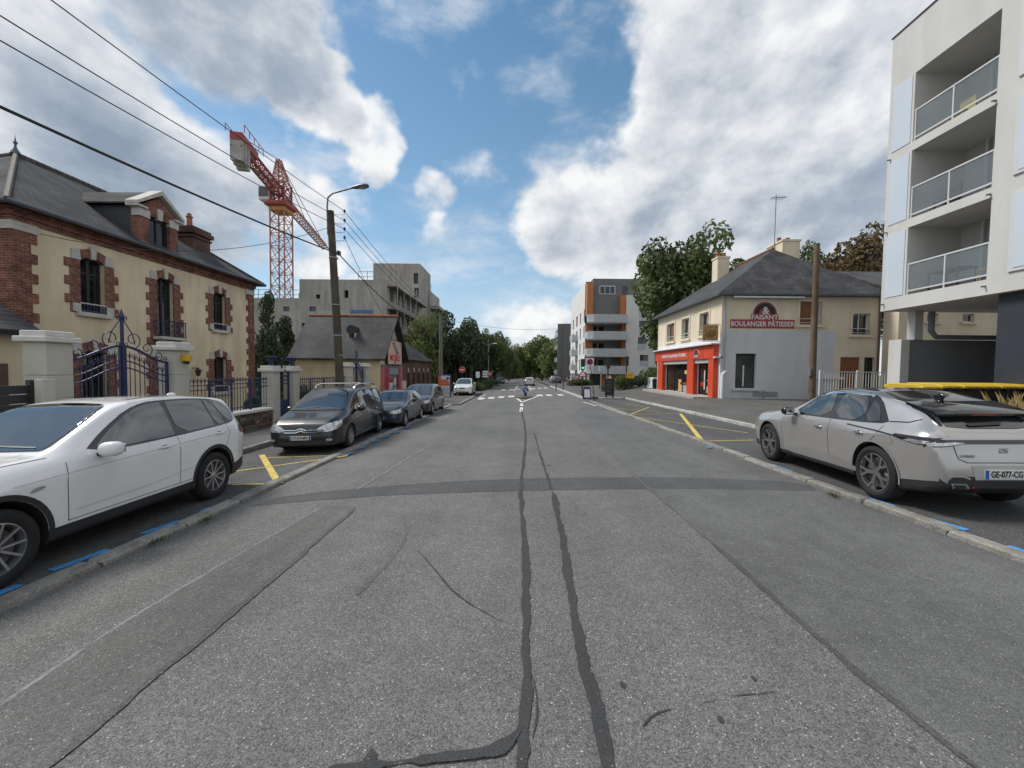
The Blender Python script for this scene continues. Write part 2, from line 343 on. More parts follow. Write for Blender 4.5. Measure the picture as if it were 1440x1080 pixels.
# ---- kerbs: every stone is a piece of its own
def kerb(parent, mat, x, y0, y1, w, top, L=1.0, jit=.016, name='kerb_stone', cross=False, drop=.16):
    rs = random.Random(int(abs(x)*100+y0*7)); mbs = []
    for k in range(4):
        h = [rs.uniform(-.008, .008) for _ in range(4)]; ch = .018; b = MB()
        ym = .5-.011
        sec = [(-w/2, -drop), (w/2, -drop), (w/2, -ch), (w/2-ch, 0), (-w/2+ch, 0), (-w/2, -ch)]
        vs = []
        for t in (-ym, -.46, 0, .46, ym):
            e = .03 if abs(t) == ym else 0
            for (a, c) in sec: vs.append((a*(1-e)+rs.uniform(-.004, .004), t, c-(e if c > -.1 else 0)+rs.uniform(-.005, .005)*(c > -.1)))
        fs = [tuple(range(5, -1, -1)), tuple(24+i for i in range(6))]
        for i in range(4):
            for j in range(6): fs.append((i*6+j, i*6+(j+1) % 6, i*6+6+(j+1) % 6, i*6+6+j))
        mbs.append(raw(name, b.add(vs, fs), mat, smooth=40))
    y = y0; inv = INV.get(parent.name)
    while y < y1:
        l = min(L*rs.uniform(.82, 1.18), y1-y)
        if l < .2: break
        yc = y+l/2
        if cross: inst(name, rs.choice(mbs), parent, (yc, x, zg(yc, x)+top+rs.uniform(-jit, jit)*.5), (0, 0, math.pi/2), (1, l, 1))
        else: inst(name, rs.choice(mbs), parent, (x+rs.uniform(-jit, jit), yc, zg(x, yc)+top+rs.uniform(-jit, jit)*.5), (math.atan(GB), 0, rs.uniform(-.006, .006)), (1, l, 1))
        y += l
kerb(bayl, m_kerb, XL-.1, .6, 24.6, .2, .065); kerb(corner, m_kerb, -3.75, 24.7, 33, .18, .12); kerb(corner, m_kerb, 24.6, PL, -3.7, .16, .12, cross=True); kerb(bayr, m_kerb, XR+.09, .6, 28.2, .18, .062)
kerb(pavl, m_kerb, PL, 1.5, 24.6, .16, .16); kerb(pavr, m_kerbw, PR, 5, 28.2, .14, .152)
kerb(pavf, m_kerbw, 28.2, XR, PR, .16, .15, cross=True); kerb(pavf, m_kerbw, XR+.02, 28.3, 60, .18, .145)
# ---- sheets laid on the asphalt, outlined from points on the ground
def strip(name, mat, pts, wid, parent, dz, wob=.0):
    P = [Vector((p.x, p.y)) if hasattr(p, 'x') else Vector(p) for p in pts]; rs = random.Random(len(name)+int(abs(P[0].x)*31+abs(P[0].y)*17))
    if wob and len(P) > 2:                                   # round the corners of the traced line
        for _ in range(2):
            Q = [P[0]]
            for i in range(len(P)-1): Q += [P[i].lerp(P[i+1], .25), P[i].lerp(P[i+1], .75)]
            P = Q+[P[-1]]
    Q = []
    for i in range(len(P)-1):
        k = max(1, int((P[i+1]-P[i]).length/(.035 if P[i].y < 9 else .15))) if wob else 1
        for j in range(k): Q.append(P[i].lerp(P[i+1], j/k))
    Q.append(P[-1]); vs = []; la = lb = lc = 0
    for i, p in enumerate(Q):
        d = (Q[min(i+1, len(Q)-1)]-Q[max(i-1, 0)]).normalized(); e = Vector((-d.y, d.x)); la = la*.86+rs.gauss(0, wob*.42); lb = lb*.86+rs.gauss(0, wob*.42); lc = lc*.97+rs.gauss(0, wob*.16)
        f = min(1, (i+1)/5, (len(Q)-i)/5) if wob else 1; a = p+e*((wid/2+la)*f+lc); b = p-e*((wid/2+lb)*f-lc)
        vs += [(a.x, a.y, zg(*a)+dz), (b.x, b.y, zg(*b)+dz)]
    return MB().add(vs, [(2*i, 2*i+1, 2*i+3, 2*i+2) for i in range(len(Q)-1)]).build(name, mat, parent)
def gl(pts, dz=0): return [G(x, y, dz) for x, y in pts]
def area(name, mat, px, parent, dz):
    g = gl(px); return MB().add([(p.x, p.y, zg(p.x, p.y)+dz) for p in g], [tuple(range(len(g)))]).build(name, mat, parent)
m_trench = asphalt('asphalt_trench', (.118, .116, .112), .40, .15, .006)
m_lane = asphalt('asphalt_lane', (.120, .121, .121), .36, .15, .007, coarse=.8)
def poly(name, mat, pts, dz): return MB().add([(x, y, zg(x, y)+dz) for x, y in pts], [tuple(range(len(pts)))]).build(name, mat, road)
gp = lambda L_: [(p.x, p.y) for p in gl(L_)]
poly('asphalt_lane', m_lane, gp([(1430, 1125), (1300, 1020), (1210, 950), (1120, 870), (1060, 815), (1000, 762), (930, 700), (880, 660), (830, 612), (800, 585)])+[(XR-.01, 26), (XR-.01, 14), (XR-.01, 7), (XR-.01, 1.2)], .0025)
poly('asphalt_trench', m_trench, gp([(-30, 1015), (120, 910), (260, 822), (380, 752), (455, 711), (500, 712), (420, 785), (300, 885), (180, 985), (70, 1080), (20, 1125)]), .0025)
area('asphalt_patch', m_patch, [(352, 712), (420, 706), (540, 697), (640, 693), (740, 690), (860, 688), (1000, 688), (1150, 691), (1138, 682), (1100, 677), (980, 672), (900, 671), (740, 673), (640, 677), (540, 684), (450, 692), (395, 699)], road, .004)
seam = lambda pts, w, wob=.02, dz=.008: strip('tar_seam', m_tar, gl(pts), w, road, dz, wob=wob)
seam([(729, 1120), (731, 1040), (741, 960), (738, 900), (742, 840), (739, 780), (736, 740), (734, 691), (737, 650), (739, 615), (737, 590), (733, 575)], .062, .012)
seam([(868, 1120), (850, 1040), (820, 930), (806, 850), (796, 790), (788, 740), (777, 692)], .068, .012)
seam([(777, 690), (768, 665), (760, 640), (752, 610)], .05, .01)
seam([(460, 1085), (560, 1078), (640, 1070), (700, 1055), (735, 1030)], .05, .015, .012)
strip('tar_seam', m_patch, gl([(1400, 1100), (1300, 1020), (1210, 950), (1120, 870), (1060, 815), (1000, 762)]), .05, road, .008, wob=.007)
strip('tar_seam', m_trench2, gl([(70, 1080), (180, 985), (300, 885), (420, 785), (500, 715)]), .055, road, .008, wob=.010)
strip('tar_seam', m_worn, gl([(566, 720), (572, 760), (545, 790), (500, 838)]), .04, road, .0035, wob=.012)
strip('tar_seam', m_worn, gl([(880, 660), (930, 700), (1000, 762)]), .04, road, .009, wob=.008)
for pts in ([(584, 770), (610, 800), (640, 838), (690, 868), (727, 882)], [(748, 950), (757, 1000), (748, 1040)], [(900, 1030), (915, 1008), (945, 998)], [(985, 990), (1010, 985)], [(1020, 980), (1090, 974)]):
    seam(pts, .007, .005, .006)
for (x, y, r) in ((876, 964, .018), (1013, 1013, .016), (520, 1068, .03), (772, 655, .035), (1060, 955, .015)):
    p = G(x, y); rs = random.Random(x)
    MB().add([(p.x+r*rs.uniform(.7, 1.2)*math.cos(a*.6283), p.y+1.6*r*rs.uniform(.7, 1.2)*math.sin(a*.6283), zg(p.x, p.y)+.006) for a in range(10)], [tuple(range(10))]).build('tar_spot', m_tar, road)
strip('faded_marking', m_faint, gl([(-30, 1015), (120, 910), (260, 822), (455, 711)]), .028, road, .004, wob=.008)
strip('faded_marking', m_faint, gl([(500, 690), (600, 628), (650, 600)]), .04, road, .006, wob=.008)
# ---- blue bay dashes and yellow delivery zigzags
for (a, b) in (((-40, 851), (28, 823)), ((72, 803), (152, 773)), ((200, 751), (252, 733)), ((284, 719), (296, 714)), ((345, 695), (374, 684)), ((486, 640), (496, 636)), ((505, 631), (514, 627.5)), ((523, 622), (531, 619)), ((540, 615.5), (547, 612)), ((555, 609), (562, 606)), ((570, 602), (577, 599))):
    strip('blue_dash', m_blue, gl([a, b], .03), .10, bayl, .036)
for (a, b) in (((994, 628), (1000, 629)), ((1010, 627.5), (1030, 634)), ((1042, 639), (1063, 646)), ((1083, 653), (1112, 663)), ((1133, 671), (1141, 673)), ((1206, 697), (1256, 712)), ((1291, 726), (1360, 746)), ((1415, 768), (1500, 797))):
    strip('blue_dash', m_blue, gl([a, b], .04), .11, bayr, .046)
for (a, b, w) in (((372, 644), (489, 640), .055), ((330, 663), (489, 641), .06), ((327, 682), (392, 680), .06), ((368, 640), (392, 680), .12)):
    strip('yellow_line', m_yel, gl([a, b], .03), w, bayl, .036)
for (a, b, w) in (((957, 582), (988, 621), .13), ((886, 585), (1052, 609), .06), ((886, 583), (913, 572.5), .07), ((886, 583), (957, 581), .06), ((990, 620.5), (1060, 619), .06), ((860, 574), (930, 579), .07), ((880, 568), (905, 572), .06)):
    strip('yellow_line', m_yel, gl([a, b], .04), w, bayr, .046)
# ---- crossings, centre line and refuge
for (x, y) in ((677, 560.5), (691, 559.5), (705, 558.4), (719, 557.5), (759, 556), (772, 555.7), (788, 555.4)):
    p = G(x, y); strip('crossing_stripe', m_white, [(p.x, p.y-1.1), (p.x, p.y+1.1)], .5, road, .005)
for (x, y) in ((708, 548.3), (719, 547.8), (729, 547.3), (741, 546.7), (750, 546.4), (759, 546), (767, 545.6)):
    p = G(x, y); strip('crossing_stripe', m_white, [(p.x, p.y-1.2), (p.x, p.y+1.2)], .5, road, .005)
strip('white_line', m_white, gl([(722.5, 557), (734, 565.5)]), .16, road, .006); strip('white_line', m_white, gl([(756, 557), (734.5, 565.5)]), .16, road, .0065)
strip('white_line', m_white, gl([(733.5, 567.5), (733.7, 571)]), .17, road, .006); strip('white_line', m_white, gl([(733.4, 573), (732.8, 579)]), .17, road, .006)
strip('white_line', m_white, gl([(728, 542.5), (723, 549.5)]), .14, road, .006); strip('white_line', m_white, gl([(743, 542), (747, 549)]), .14, road, .006)
strip('white_line', m_white, gl([(683, 555), (674, 559)]), .15, road, .0065); strip('white_line', m_white, gl([(820, 566), (838, 572)]), .12, bayr, .045)
strip('white_line', m_white, gl([(838, 570), (880, 585)]), .06, bayr, .046)
# ================================================================== WALLS WITH OPENINGS
def wallholes(mb, f, u0, u1, z0, z1, holes, depth, m=0, mr=None):
    us = sorted({u0, u1, *[h[0] for h in holes], *[h[1] for h in holes]}); zs = sorted({z0, z1, *[h[2] for h in holes], *[h[3] for h in holes]})
    mr = m if mr is None else mr
    for i in range(len(us)-1):
        for j in range(len(zs)-1):
            uc, zc = (us[i]+us[i+1])/2, (zs[j]+zs[j+1])/2
            if any(h[0] < uc < h[1] and h[2] < zc < h[3] for h in holes): continue
            mb.quad(f(us[i], zs[j], 0), f(us[i+1], zs[j], 0), f(us[i+1], zs[j+1], 0), f(us[i], zs[j+1], 0), m)
    for (a, b, c, d) in holes:
        for (p, q) in (((a, c), (b, c)), ((b, c), (b, d)), ((b, d), (a, d)), ((a, d), (a, c))):
            mb.quad(f(*p, 0), f(*q, 0), f(*q, depth), f(*p, depth), mr)
    return mb
m_cream = pm('cream_render', (.68, .575, .41), .9, .12, .7, .25, 45, streak=.16, fine=.05, dirt=(.56, .46, .31))
m_brick = brickmat('red_brick', (.20, .072, .050), (.145, .050, .040), (.22, .15, .12), .22, .075, .012, axis='sum', var=.42, vscale=3.5)
m_stone = pm('white_stone', (.47, .455, .42), .85, .14, 4, .2, 40, fine=.08)
m_slate = brickmat('slate', (.066, .068, .072), (.048, .050, .054), (.026, .026, .028), .22, .13, .010, .9, .5, 'yz', .5, .8)
m_slatex = brickmat('slate_x', (.066, .068, .072), (.048, .050, .054), (.026, .026, .028), .22, .13, .010, .9, .5, 'xz', .5, .8)
m_zinc = pm('zinc', (.085, .095, .105), .5, .15, 3, metal=.3)
m_dark = pm('dark_frame', (.022, .020, .020), .45, .1)
m_glass = glassmat('window_glass')
m_blueiron = pm('blue_iron', (.018, .026, .085), .45, .2, 8)
m_pillar = pm('pillar_render', (.46, .44, .39), .9, .08, 1.5, .2, 50, streak=.08)
m_cap = pm('pillar_cap', (.58, .57, .53), .8, .08, 3, .2, 50, streak=.12)
m_dslate = pm('cheek_slate', (.035, .038, .045), .6, .2, 6)
m_terra = pm('terracotta', (.30, .10, .05), .8, .2, 8)
m_curtain = pm('net_curtain', (.30, .31, .30), .9, .2, 6)
# ================================================================== THE CREAM HOUSE
HX, HY0, HY1, HZ = -15.0, 11.35, 21.75, 6.55
house = thing('town_house', 'two-storey cream town house with red brick window surrounds and slate roof', 'house', (HX, (HY0+HY1)/2, zg(HX, 16)))
W1, W2, W3 = 13.5, 16.3, 19.28
ups = [(W1-.4, W1+.4, 3.72, 5.62), (W2-.4, W2+.4, 3.12, 5.60), (W3-.4, W3+.4, 3.72, 5.58)]
lows = [(W1-.42, W1+.42, .05, 2.42), (W2-.45, W2+.45, -.3, 2.42), (W3-.42, W3+.42, .62, 2.40)]
mb = MB(); wallholes(mb, lambda u, z, d: (HX-d, u, z), HY0, HY1, -.5, 6.6, ups+lows, .28)
mb.quad((HX, HY0, -.5), (-24, HY0, -.5), (-24, HY0, 6.6), (HX, HY0, 6.6)).quad((HX, HY1, -.5), (-24, HY1, -.5), (-24, HY1, 6.6), (HX, HY1, 6.6)).quad((-24, HY0, -.5), (-24, HY1, -.5), (-24, HY1, 6.6), (-24, HY0, 6.6))
mb.build('wall', m_cream, house)
b_long = raw('brick_block', MB().box(-.05, .03, -.23, .23, -.15, .15), m_brick, bevel=.006); b_short = raw('brick_block', MB().box(-.05, .03, -.155, .155, -.15, .15), m_brick, bevel=.006)
def L(v): return INV[house.name] @ Vector(v)
def arch_pieces(w, y, ztop, hw, par):
    r = hw+.36
    for s in (-1, 1):
        p = [(y+s*.075, ztop+.02), (y+s*.10, ztop+.30), (y+s*(hw+.02), ztop+.19), (y+s*(hw-.02), ztop-.14), (y+s*hw*.55, ztop-.03)]
        MB().prism(p, 'x', HX-.22, HX+.035).build('brick_arch', m_brick, par)
        MB().prism([(y+s*(hw-.02), ztop-.16), (y+s*(hw+.02), ztop+.20), (y+s*(hw+.26), ztop+.16), (y+s*(hw+.26), ztop-.16)], 'x', HX-.05, HX+.045).build('corner_stone', m_stone, par)
    MB().prism([(y-.07, ztop-.05), (y+.07, ztop-.05), (y+.10, ztop+.38), (y-.10, ztop+.38)], 'x', HX-.05, HX+.075).build('keystone', m_stone, par)
def casement(y, hw, z0, z1, par_name='window', curtain=True):
    f = MB(); x0, x1 = HX-.24, HX-.17
    for a, b in ((y-hw, y-hw+.07), (y+hw-.07, y+hw), (y-.045, y+.045)): f.box(x0, x1, a, b, z0, z1)
    for a, b in ((z0, z0+.09), (z1-.08, z1), (z0+(z1-z0)*.70, z0+(z1-z0)*.70+.05)): f.box(x0-.002, x1-.003, y-hw, y+hw, a, b)
    w = f.build(par_name, m_dark, house)
    for a, b in ((y-hw+.06, y-.04), (y+.04, y+hw-.06)):
        MB().box(HX-.215, HX-.205, a, b, z0+.08, z1-.07).build('pane', m_glass, w)
    return w
for i, (a, b, c, d) in enumerate(ups+lows):
    y = (a+b)/2; hw = (b-a)/2; w = casement(y, hw, c, d); arch_pieces(w, y, d, hw, w)
    z = d-.31; k = 0
    while z > c-(.3 if i == 1 else .02):
        for s in (-1, 1):
            lng = (k+(s > 0)) % 2 == 0; me = b_long if lng else b_short
            inst('brick_block', me, w, L((HX, y+s*(hw+(.23 if lng else .155)), z)), (0, 0, 0), (1, 1, .97))
        z -= .3; k += 1
    if i == 1 or i == 4: continue
    sz = c
    MB().box(HX-.2, HX+.14, y-hw-.16, y+hw+.16, sz-.16, sz-.02).build('sill', m_stone, w, bevel=.012)
    for s in (-1, 1): MB().box(HX-.05, HX+.05, y+s*(hw+.02), y+s*(hw+.26), sz-.02, sz+.26).build('sill_stone', m_stone, w)
    if i != 3:
        r = MB(); r.box(HX+.0, HX+.035, y-hw-.02, y+hw+.02, sz+.27, sz+.31, 1)
        for q in range(9): r.box(HX+.005, HX+.025, y-hw+q*hw/4-.012, y-hw+q*hw/4+.012, sz+.01, sz+.27)
        r.box(HX+.005, HX+.03, y-hw, y+hw, sz+.02, sz+.06).build('railing', [m_blueiron, m_stone], w)
# balcony of the middle window
w = MB().box(HX, HX+.42, W2-.62, W2+.62, 2.98, 3.10).build('balcony', m_stone, house, bevel=.015)
r = MB()
for q in range(11): r.tube([(HX+.38, W2-.56+q*.112, 3.1), (HX+.38, W2-.56+q*.112, 3.74)], .009, 5)
for s in (-1, 1):
    for q in range(4): r.tube([(HX+.05+q*.1, W2+s*.56, 3.1), (HX+.05+q*.1, W2+s*.56, 3.74)], .009, 5)
    r.bar((HX, W2+s*.56, 3.75), (HX+.4, W2+s*.56, 3.75), .03)
    for q in range(5): r.lathe([(.075, -.005), (.09, -.005), (.09, .005), (.075, .005), (.075, -.005)], (HX+.38, W2-.45+q*.225, 3.42+s*.13), 12, 'x')
r.bar((HX+.38, W2-.58, 3.75), (HX+.38, W2+.58, 3.75), .035); r.bar((HX+.38, W2-.58, 3.14), (HX+.38, W2+.58, 3.14), .025).build('railing', m_blueiron, w)
# quoins
k = 0; z = 5.72
while z > -.4:
    for yy, s in ((HY0, 1), (HY1, -1)):
        wd = .58 if k % 2 == 0 else .42
        q = MB().box(HX-wd, HX+.035, yy-s*.035, yy+s*wd, z-.15, z+.147).build('quoin_block', m_brick, house, bevel=.006)
    z -= .3; k += 1
for yy, s in ((HY0, 1), (HY1, -1)): MB().box(HX-.6, HX+.06, yy-s*.06, yy+s*.60, 5.88, 6.14).build('quoin_cap', m_stone, house, bevel=.012)
# brick cornice
cz = MB()
for k, (a, b, o) in enumerate(((6.14, 6.28, .05), (6.28, 6.42, .11), (6.42, 6.56, .17))):
    cz.box(-24-o, HX+o, HY0-o, HY1+o, a, b-.002)
cz.build('brick_cornice', m_brick, house)
# roof
RX, RZ, RY0, RY1 = -19.5, 9.95, 14.95, 18.25; OV = .38
e = [(HX+OV, HY0-OV, HZ+.03), (HX+OV, HY1+OV, HZ+.03), (-24-OV, HY1+OV, HZ+.03), (-24-OV, HY0-OV, HZ+.03)]; A_, B_ = (RX, RY0, RZ), (RX, RY1, RZ)
roof = MB().add(e+[A_, B_], [(0, 1, 5, 4), (2, 3, 4, 5)], 0).add(e+[A_, B_], [(1, 2, 5), (3, 0, 4)], 1).add([(v[0], v[1], v[2]-.06) for v in e], [(3, 2, 1, 0)], 2).build('roof', [m_slate, m_slatex, m_dark], house)
g = MB(); o = OV+.05
g.tube([(HX+o, HY0-o, HZ), (HX+o, HY1+o, HZ)], .075, 8); g.tube([(HX+o, HY0-o, HZ), (-24, HY0-o, HZ)], .075, 8); g.tube([(HX+o, HY1+o, HZ), (-24, HY1+o, HZ)], .075, 8); g.build('gutter', m_zinc, roof, smooth=40)
rt = MB(); n = 16
for k in range(n): rt.tube([(RX, RY0+(RY1-RY0)*k/n, RZ+.03), (RX, RY0+(RY1-RY0)*(k+.93)/n, RZ+.02)], .10, 8)
for p, q in ((A_, e[0]), (B_, e[1]), (A_, e[3]), (B_, e[2])):
    p, q = Vector(p), Vector(q)
    rt.tube([p+Vector((0, 0, .03)), q+Vector((0, 0, .03))], .07, 6)
rt.build('ridge_tiles', pm('ridge_tile', (.10, .085, .075), .8, .3, 5), roof, smooth=40)
MB().lathe([(0, 0), (.16, 0), (.12, .1), (.05, .22), (.03, .35), (.07, .45), (.03, .5), (.012, .62), (0, .8)], (RX, RY0, RZ+.02), 10).build('finial', m_zinc, roof, smooth=50)
# dormer
DY0, DY1 = 15.25, 16.95; dm = thing  # parts of the house
dc = (DY0+DY1)/2
d = MB()
for s in (-1, 1): d.box(HX-.35, HX+.02, dc+s*.85, dc+s*.47, 6.62, 7.95)
d.prism([(dc-.85, 7.95), (dc+.85, 7.95), (dc+.80, 8.25), (dc, 8.82), (dc-.80, 8.25)], 'x', HX-.35, HX+.01)
dorm = d.build('dormer', m_brick, house)
for s in (-1, 1):
    for a, b in ((6.60, 6.82), (7.80, 8.12)): MB().box(HX-.3, HX+.05, dc+s*.88, dc+s*.44, a, b).build('dormer_stone', m_stone, dorm, bevel=.01)
    MB().prism([(dc+s*1.06, 8.20), (dc+s*1.06, 8.32), (dc, 9.12), (dc, 8.94)], 'x', HX-.36, HX+.16).build('raking_cornice', m_stone, dorm)
    MB().box(HX-.36, HX+.15, dc+s*1.05, dc+s*.62, 8.122, 8.198).build('cornice_return', m_stone, dorm)
    MB().prism([(HX-.3, 6.7), (HX-.3, 8.2), (HX-2.3, 8.2)], 'y', dc+s*.80, dc+s*.84).build('dormer_cheek', m_dslate, dorm)
MB().prism([(dc-.09, 7.9), (dc+.09, 7.9), (dc+.13, 8.35), (dc-.13, 8.35)], 'x', HX-.3, HX+.06).build('keystone', m_stone, dorm)
MB().box(HX-.3, HX+.1, dc-.43, dc+.43, 6.60, 6.70).build('sill', m_stone, dorm)
f = MB()
for a, b in ((-.47, -.40), (.40, .47), (-.04, .04)): f.box(HX-.2, HX-.12, dc+a, dc+b, 6.7, 7.95)
f.box(HX-.2, HX-.12, dc-.47, dc+.47, 7.86, 7.96); f.box(HX-.2, HX-.12, dc-.47, dc+.47, 6.7, 6.78); f.build('dormer_window', m_dark, dorm)
for a, b in ((-.41, -.03), (.03, .41)): MB().box(HX-.175, HX-.165, dc+a, dc+b, 6.75, 7.9).build('pane', m_glass, dorm)
MB().prism([(dc-1.02, 8.26), (dc, 9.06), (dc+1.02, 8.26), (dc+1.02, 8.20), (dc, 8.98), (dc-1.02, 8.20)], 'x', HX-3.3, HX-.1).build('dormer_roof', m_slatex, dorm)
# chimney
ch = MB(); ch.box(-17.3, -16.35, 19.35, 20.45, 6.6, 8.55); ch.box(-17.36, -16.29, 19.29, 20.51, 8.36, 8.46); ch.box(-17.42, -16.23, 19.23, 20.57, 8.55, 8.75).box(-17.34, -16.31, 19.31, 20.49, 8.75, 8.9)
ch = ch.build('chimney', brickmat('chimney_brick', (.13, .06, .045), (.09, .045, .035), (.11, .095, .08), .22, .075, .012, axis='sum', var=.4), house)
MB().lathe([(0, 0), (.15, 0), (.13, .1), (.11, .5), (.15, .52), (.15, .58), (.08, .62), (.1, .7), (0, .78)], (-16.8, 19.7, 8.9), 12).build('chimney_pot', m_terra, ch, smooth=40)
lan = MB().box(HX, HX+.25, 17.58, 17.62, 1.78, 1.82).lathe([(0, 0), (.07, .02), (.12, .26), (.14, .28), (.02, .38), (0, .45)], (HX+.27, 17.6, 1.42), 8).build('wall_lantern', pm('bronze', (.06, .035, .03), .5, .2), house, smooth=30)
# ---- small annex at the corner
an = thing('garden_annex', 'low cream annex with dark slate lean-to roof beside the town house', 'annex', (-15.5, 9.2, zg(-15, 9)))
MB().box(-19, -13.1, 7.0, 10.1, -.5, 2.75).build('wall', m_cream, an)
MB().prism([(-12.75, 2.60), (-19, 6.6), (-19, 6.75), (-12.75, 2.75)], 'y', 6.6, 10.25).build('roof', m_slatex, an)
MB().box(-13.12, -13.04, 9.0, 9.7, -.4, 1.9).build('door', pm('brown_door', (.09, .045, .035), .5, .2), an)
# ================================================================== BOUNDARY: gate pillars, gates, railings
FX = -9.2
def pillar(y0, y1, ztop, label, w=.46, group=None, cap=.09, name='gate_pillar', x0=None, mat=None):
    x1 = FX+.2 if x0 is None else x0; b = zg(FX, y0)+.1; t = thing(name, label, 'pillar', (x1-w/2, (y0+y1)/2, b), 0, group)
    h = (ztop-b)
    n = 4
    for k in range(n):
        MB().box(x1-w, x1, y0, y1, b+h*k/n+.003, b+h*(k+1)/n-.003).build('shaft_block', mat or m_pillar, t, bevel=.008)
    c = MB().box(x1-w-cap, x1+cap, y0-cap, y1+cap, ztop, ztop+.11); c.build('cap', m_cap, t, bevel=.02)
    MB().box(x1-w-cap*.3, x1+cap*.3, y0-cap*.3, y1+cap*.3, ztop+.11, ztop+.22).build('cap_top', m_cap, t, bevel=.02)
    return t
p1 = pillar(7.25, 7.70, 2.32, 'tall rendered gate pillar beside the dark slatted panel'); p2 = pillar(10.03, 10.47, 2.30, 'tall rendered gate pillar carrying a yellow lamp')
pa = pillar(14.08, 14.50, 1.72, 'rendered pillar with blue urn at the end of the stone wall', .44); pb = pillar(15.40, 15.80, 1.72, 'rendered pillar with blue urn on the far side of the small blue gate', .42)
MB().box(FX+.26, FX+.42, 7.0, 7.22, .0, 1.62).build('stub', m_pillar, p1, bevel=.02)
for t, y in ((pa, 14.29), (pb, 15.6)):
    MB().lathe([(0, 0), (.10, 0), (.10, .05), (.05, .10), (.07, .16), (.20, .26), (.22, .34), (.17, .35), (0, .32)], (FX-.01, y, 1.94), 14).build('urn', m_blueiron, t, smooth=40)
l = thing('pillar_lamp', 'small yellow lamp fixed under the cap of the tall gate pillar', 'lamp', (FX+.27, 10.3, 2.0))
MB().box(FX+.20, FX+.38, 10.2, 10.36, 2.02, 2.20).build('housing', pm('yellow_plastic', (.62, .40, .02), .5, .1), l, bevel=.02); MB().ball((FX+.29, 10.28, 1.99), .07, .07, .05, 8).build('lens', m_dark, l, smooth=60)
# ornate iron
def spiral(c, r, turns, start, rad=.012, fl=1, npt=22):
    return [(c[0], c[1]+fl*r*(1-.75*i/npt)*math.cos(start+turns*2*math.pi*i/npt), c[2]+r*(1-.75*i/npt)*math.sin(start+turns*2*math.pi*i/npt)) for i in range(npt+1)]
def spear(mb, x, y, z0, z1, r=.011, fleur=True):
    mb.tube([(x, y, z0), (x, y, z1-.07)], r, 5); mb.tube([(x, y, z1-.07), (x, y, z1-.03), (x, y, z1+.06)], [r*.8, r*1.9, .002], 5)
    if fleur:
        for s in (-1, 1): mb.tube([(x, y, z1-.10), (x, y+s*.035, z1-.06), (x, y+s*.055, z1-.0), (x, y+s*.07, z1-.02)], [.010, .010, .008, .004], 4)
def big_gate(y0, y1, x, zb, zc, ze, zfin, label, open_=True, name='iron_gate'):
    t = thing(name, label, 'gate', (x, (y0+y1)/2, zg(x, y0)+.14)); yc = (y0+y1)/2; hw = (y1-y0)/2
    zt = lambda y: ze+(zc-ze)*(math.cos(min(1, abs(y-yc)/hw)*math.pi)*.5+.5)
    for s in (-1, 1):
        lf = MB(); n = 9
        ya, yb = yc+s*.05, yc+s*(hw-.03)
        lf.bar((x, ya, zb), (x, ya, zc), .05); lf.bar((x, yb, zb), (x, yb, ze+.02), .055)
        for dz, w in ((0, .05), (-.34, .028), (-.50, .028)):
            pts = [(x, ya+(yb-ya)*i/10, zt(ya+(yb-ya)*i/10)+dz) for i in range(11)]
            for i in range(10): lf.bar(pts[i], pts[i+1], w*.7, w)
        for z in (zb+.08, zb+.75): lf.bar((x, ya, z), (x, yb, z), .03, .04)
        leaf = lf.build('gate_leaf', m_blueiron, t)
        for i in range(1, n):
            y = ya+(yb-ya)*i/n; b = MB(); spear(b, x, y, zb+.08, zt(y)-.16, .010); b.build('bar', m_blueiron, leaf)
            if i < n-1:
                b = MB(); ym = y+(yb-ya)/n/2; spear(b, x, ym, zb+.08, zb+.95, .008, False)
        MB().add(*[[(x-.004, ya, zb), (x-.004, yb, zb), (x-.004, yb, zb+.72), (x-.004, ya, zb+.72)], [(0, 1, 2, 3)]]).build('kick_plate', m_blueiron, leaf)
        sc = MB()
        for f, r, dz in ((.22, .20, .17), (.52, .16, .13), (.78, .11, .09), (.93, .07, .06)):
            y = yc+s*hw*f; c = (x, y, zt(y)+dz+.03)
            sc.tube(spiral(c, r, 1.15, -1.2, fl=s), .011, 5); sc.tube(spiral((x, y-s*r*.9, zt(y)+dz*.5), r*.5, 1.1, 2.0, fl=s), .009, 5)
        sc.tube([(x, yc+s*.03, zc+.62), (x, yc+s*.12, zc+.48), (x, yc+s*.24, zc+.30), (x, yc+s*.30, zc+.05)], .011, 5)
        sc.tube(spiral((x, yc+s*.07, zc+.66), .06, 1.2, -1.5, fl=s), .010, 5); sc.build('scrollwork', m_blueiron, leaf, smooth=50)
    MB().bar((x, yc, zb), (x, yc, zc+.05), .085).tube([(x, yc, zc), (x, yc, zfin-.16)], .035, 6).tube([(x, yc, zfin-.2), (x, yc, zfin-.12), (x, yc, zfin+.08)], [.035, .06, .004], 6).build('meeting_stile', m_blueiron, t)
    return t
big_gate(7.72, 10.02, FX, -.1, 2.34, 1.98, 3.12, 'ornate dark blue iron double gate between two tall rendered pillars')
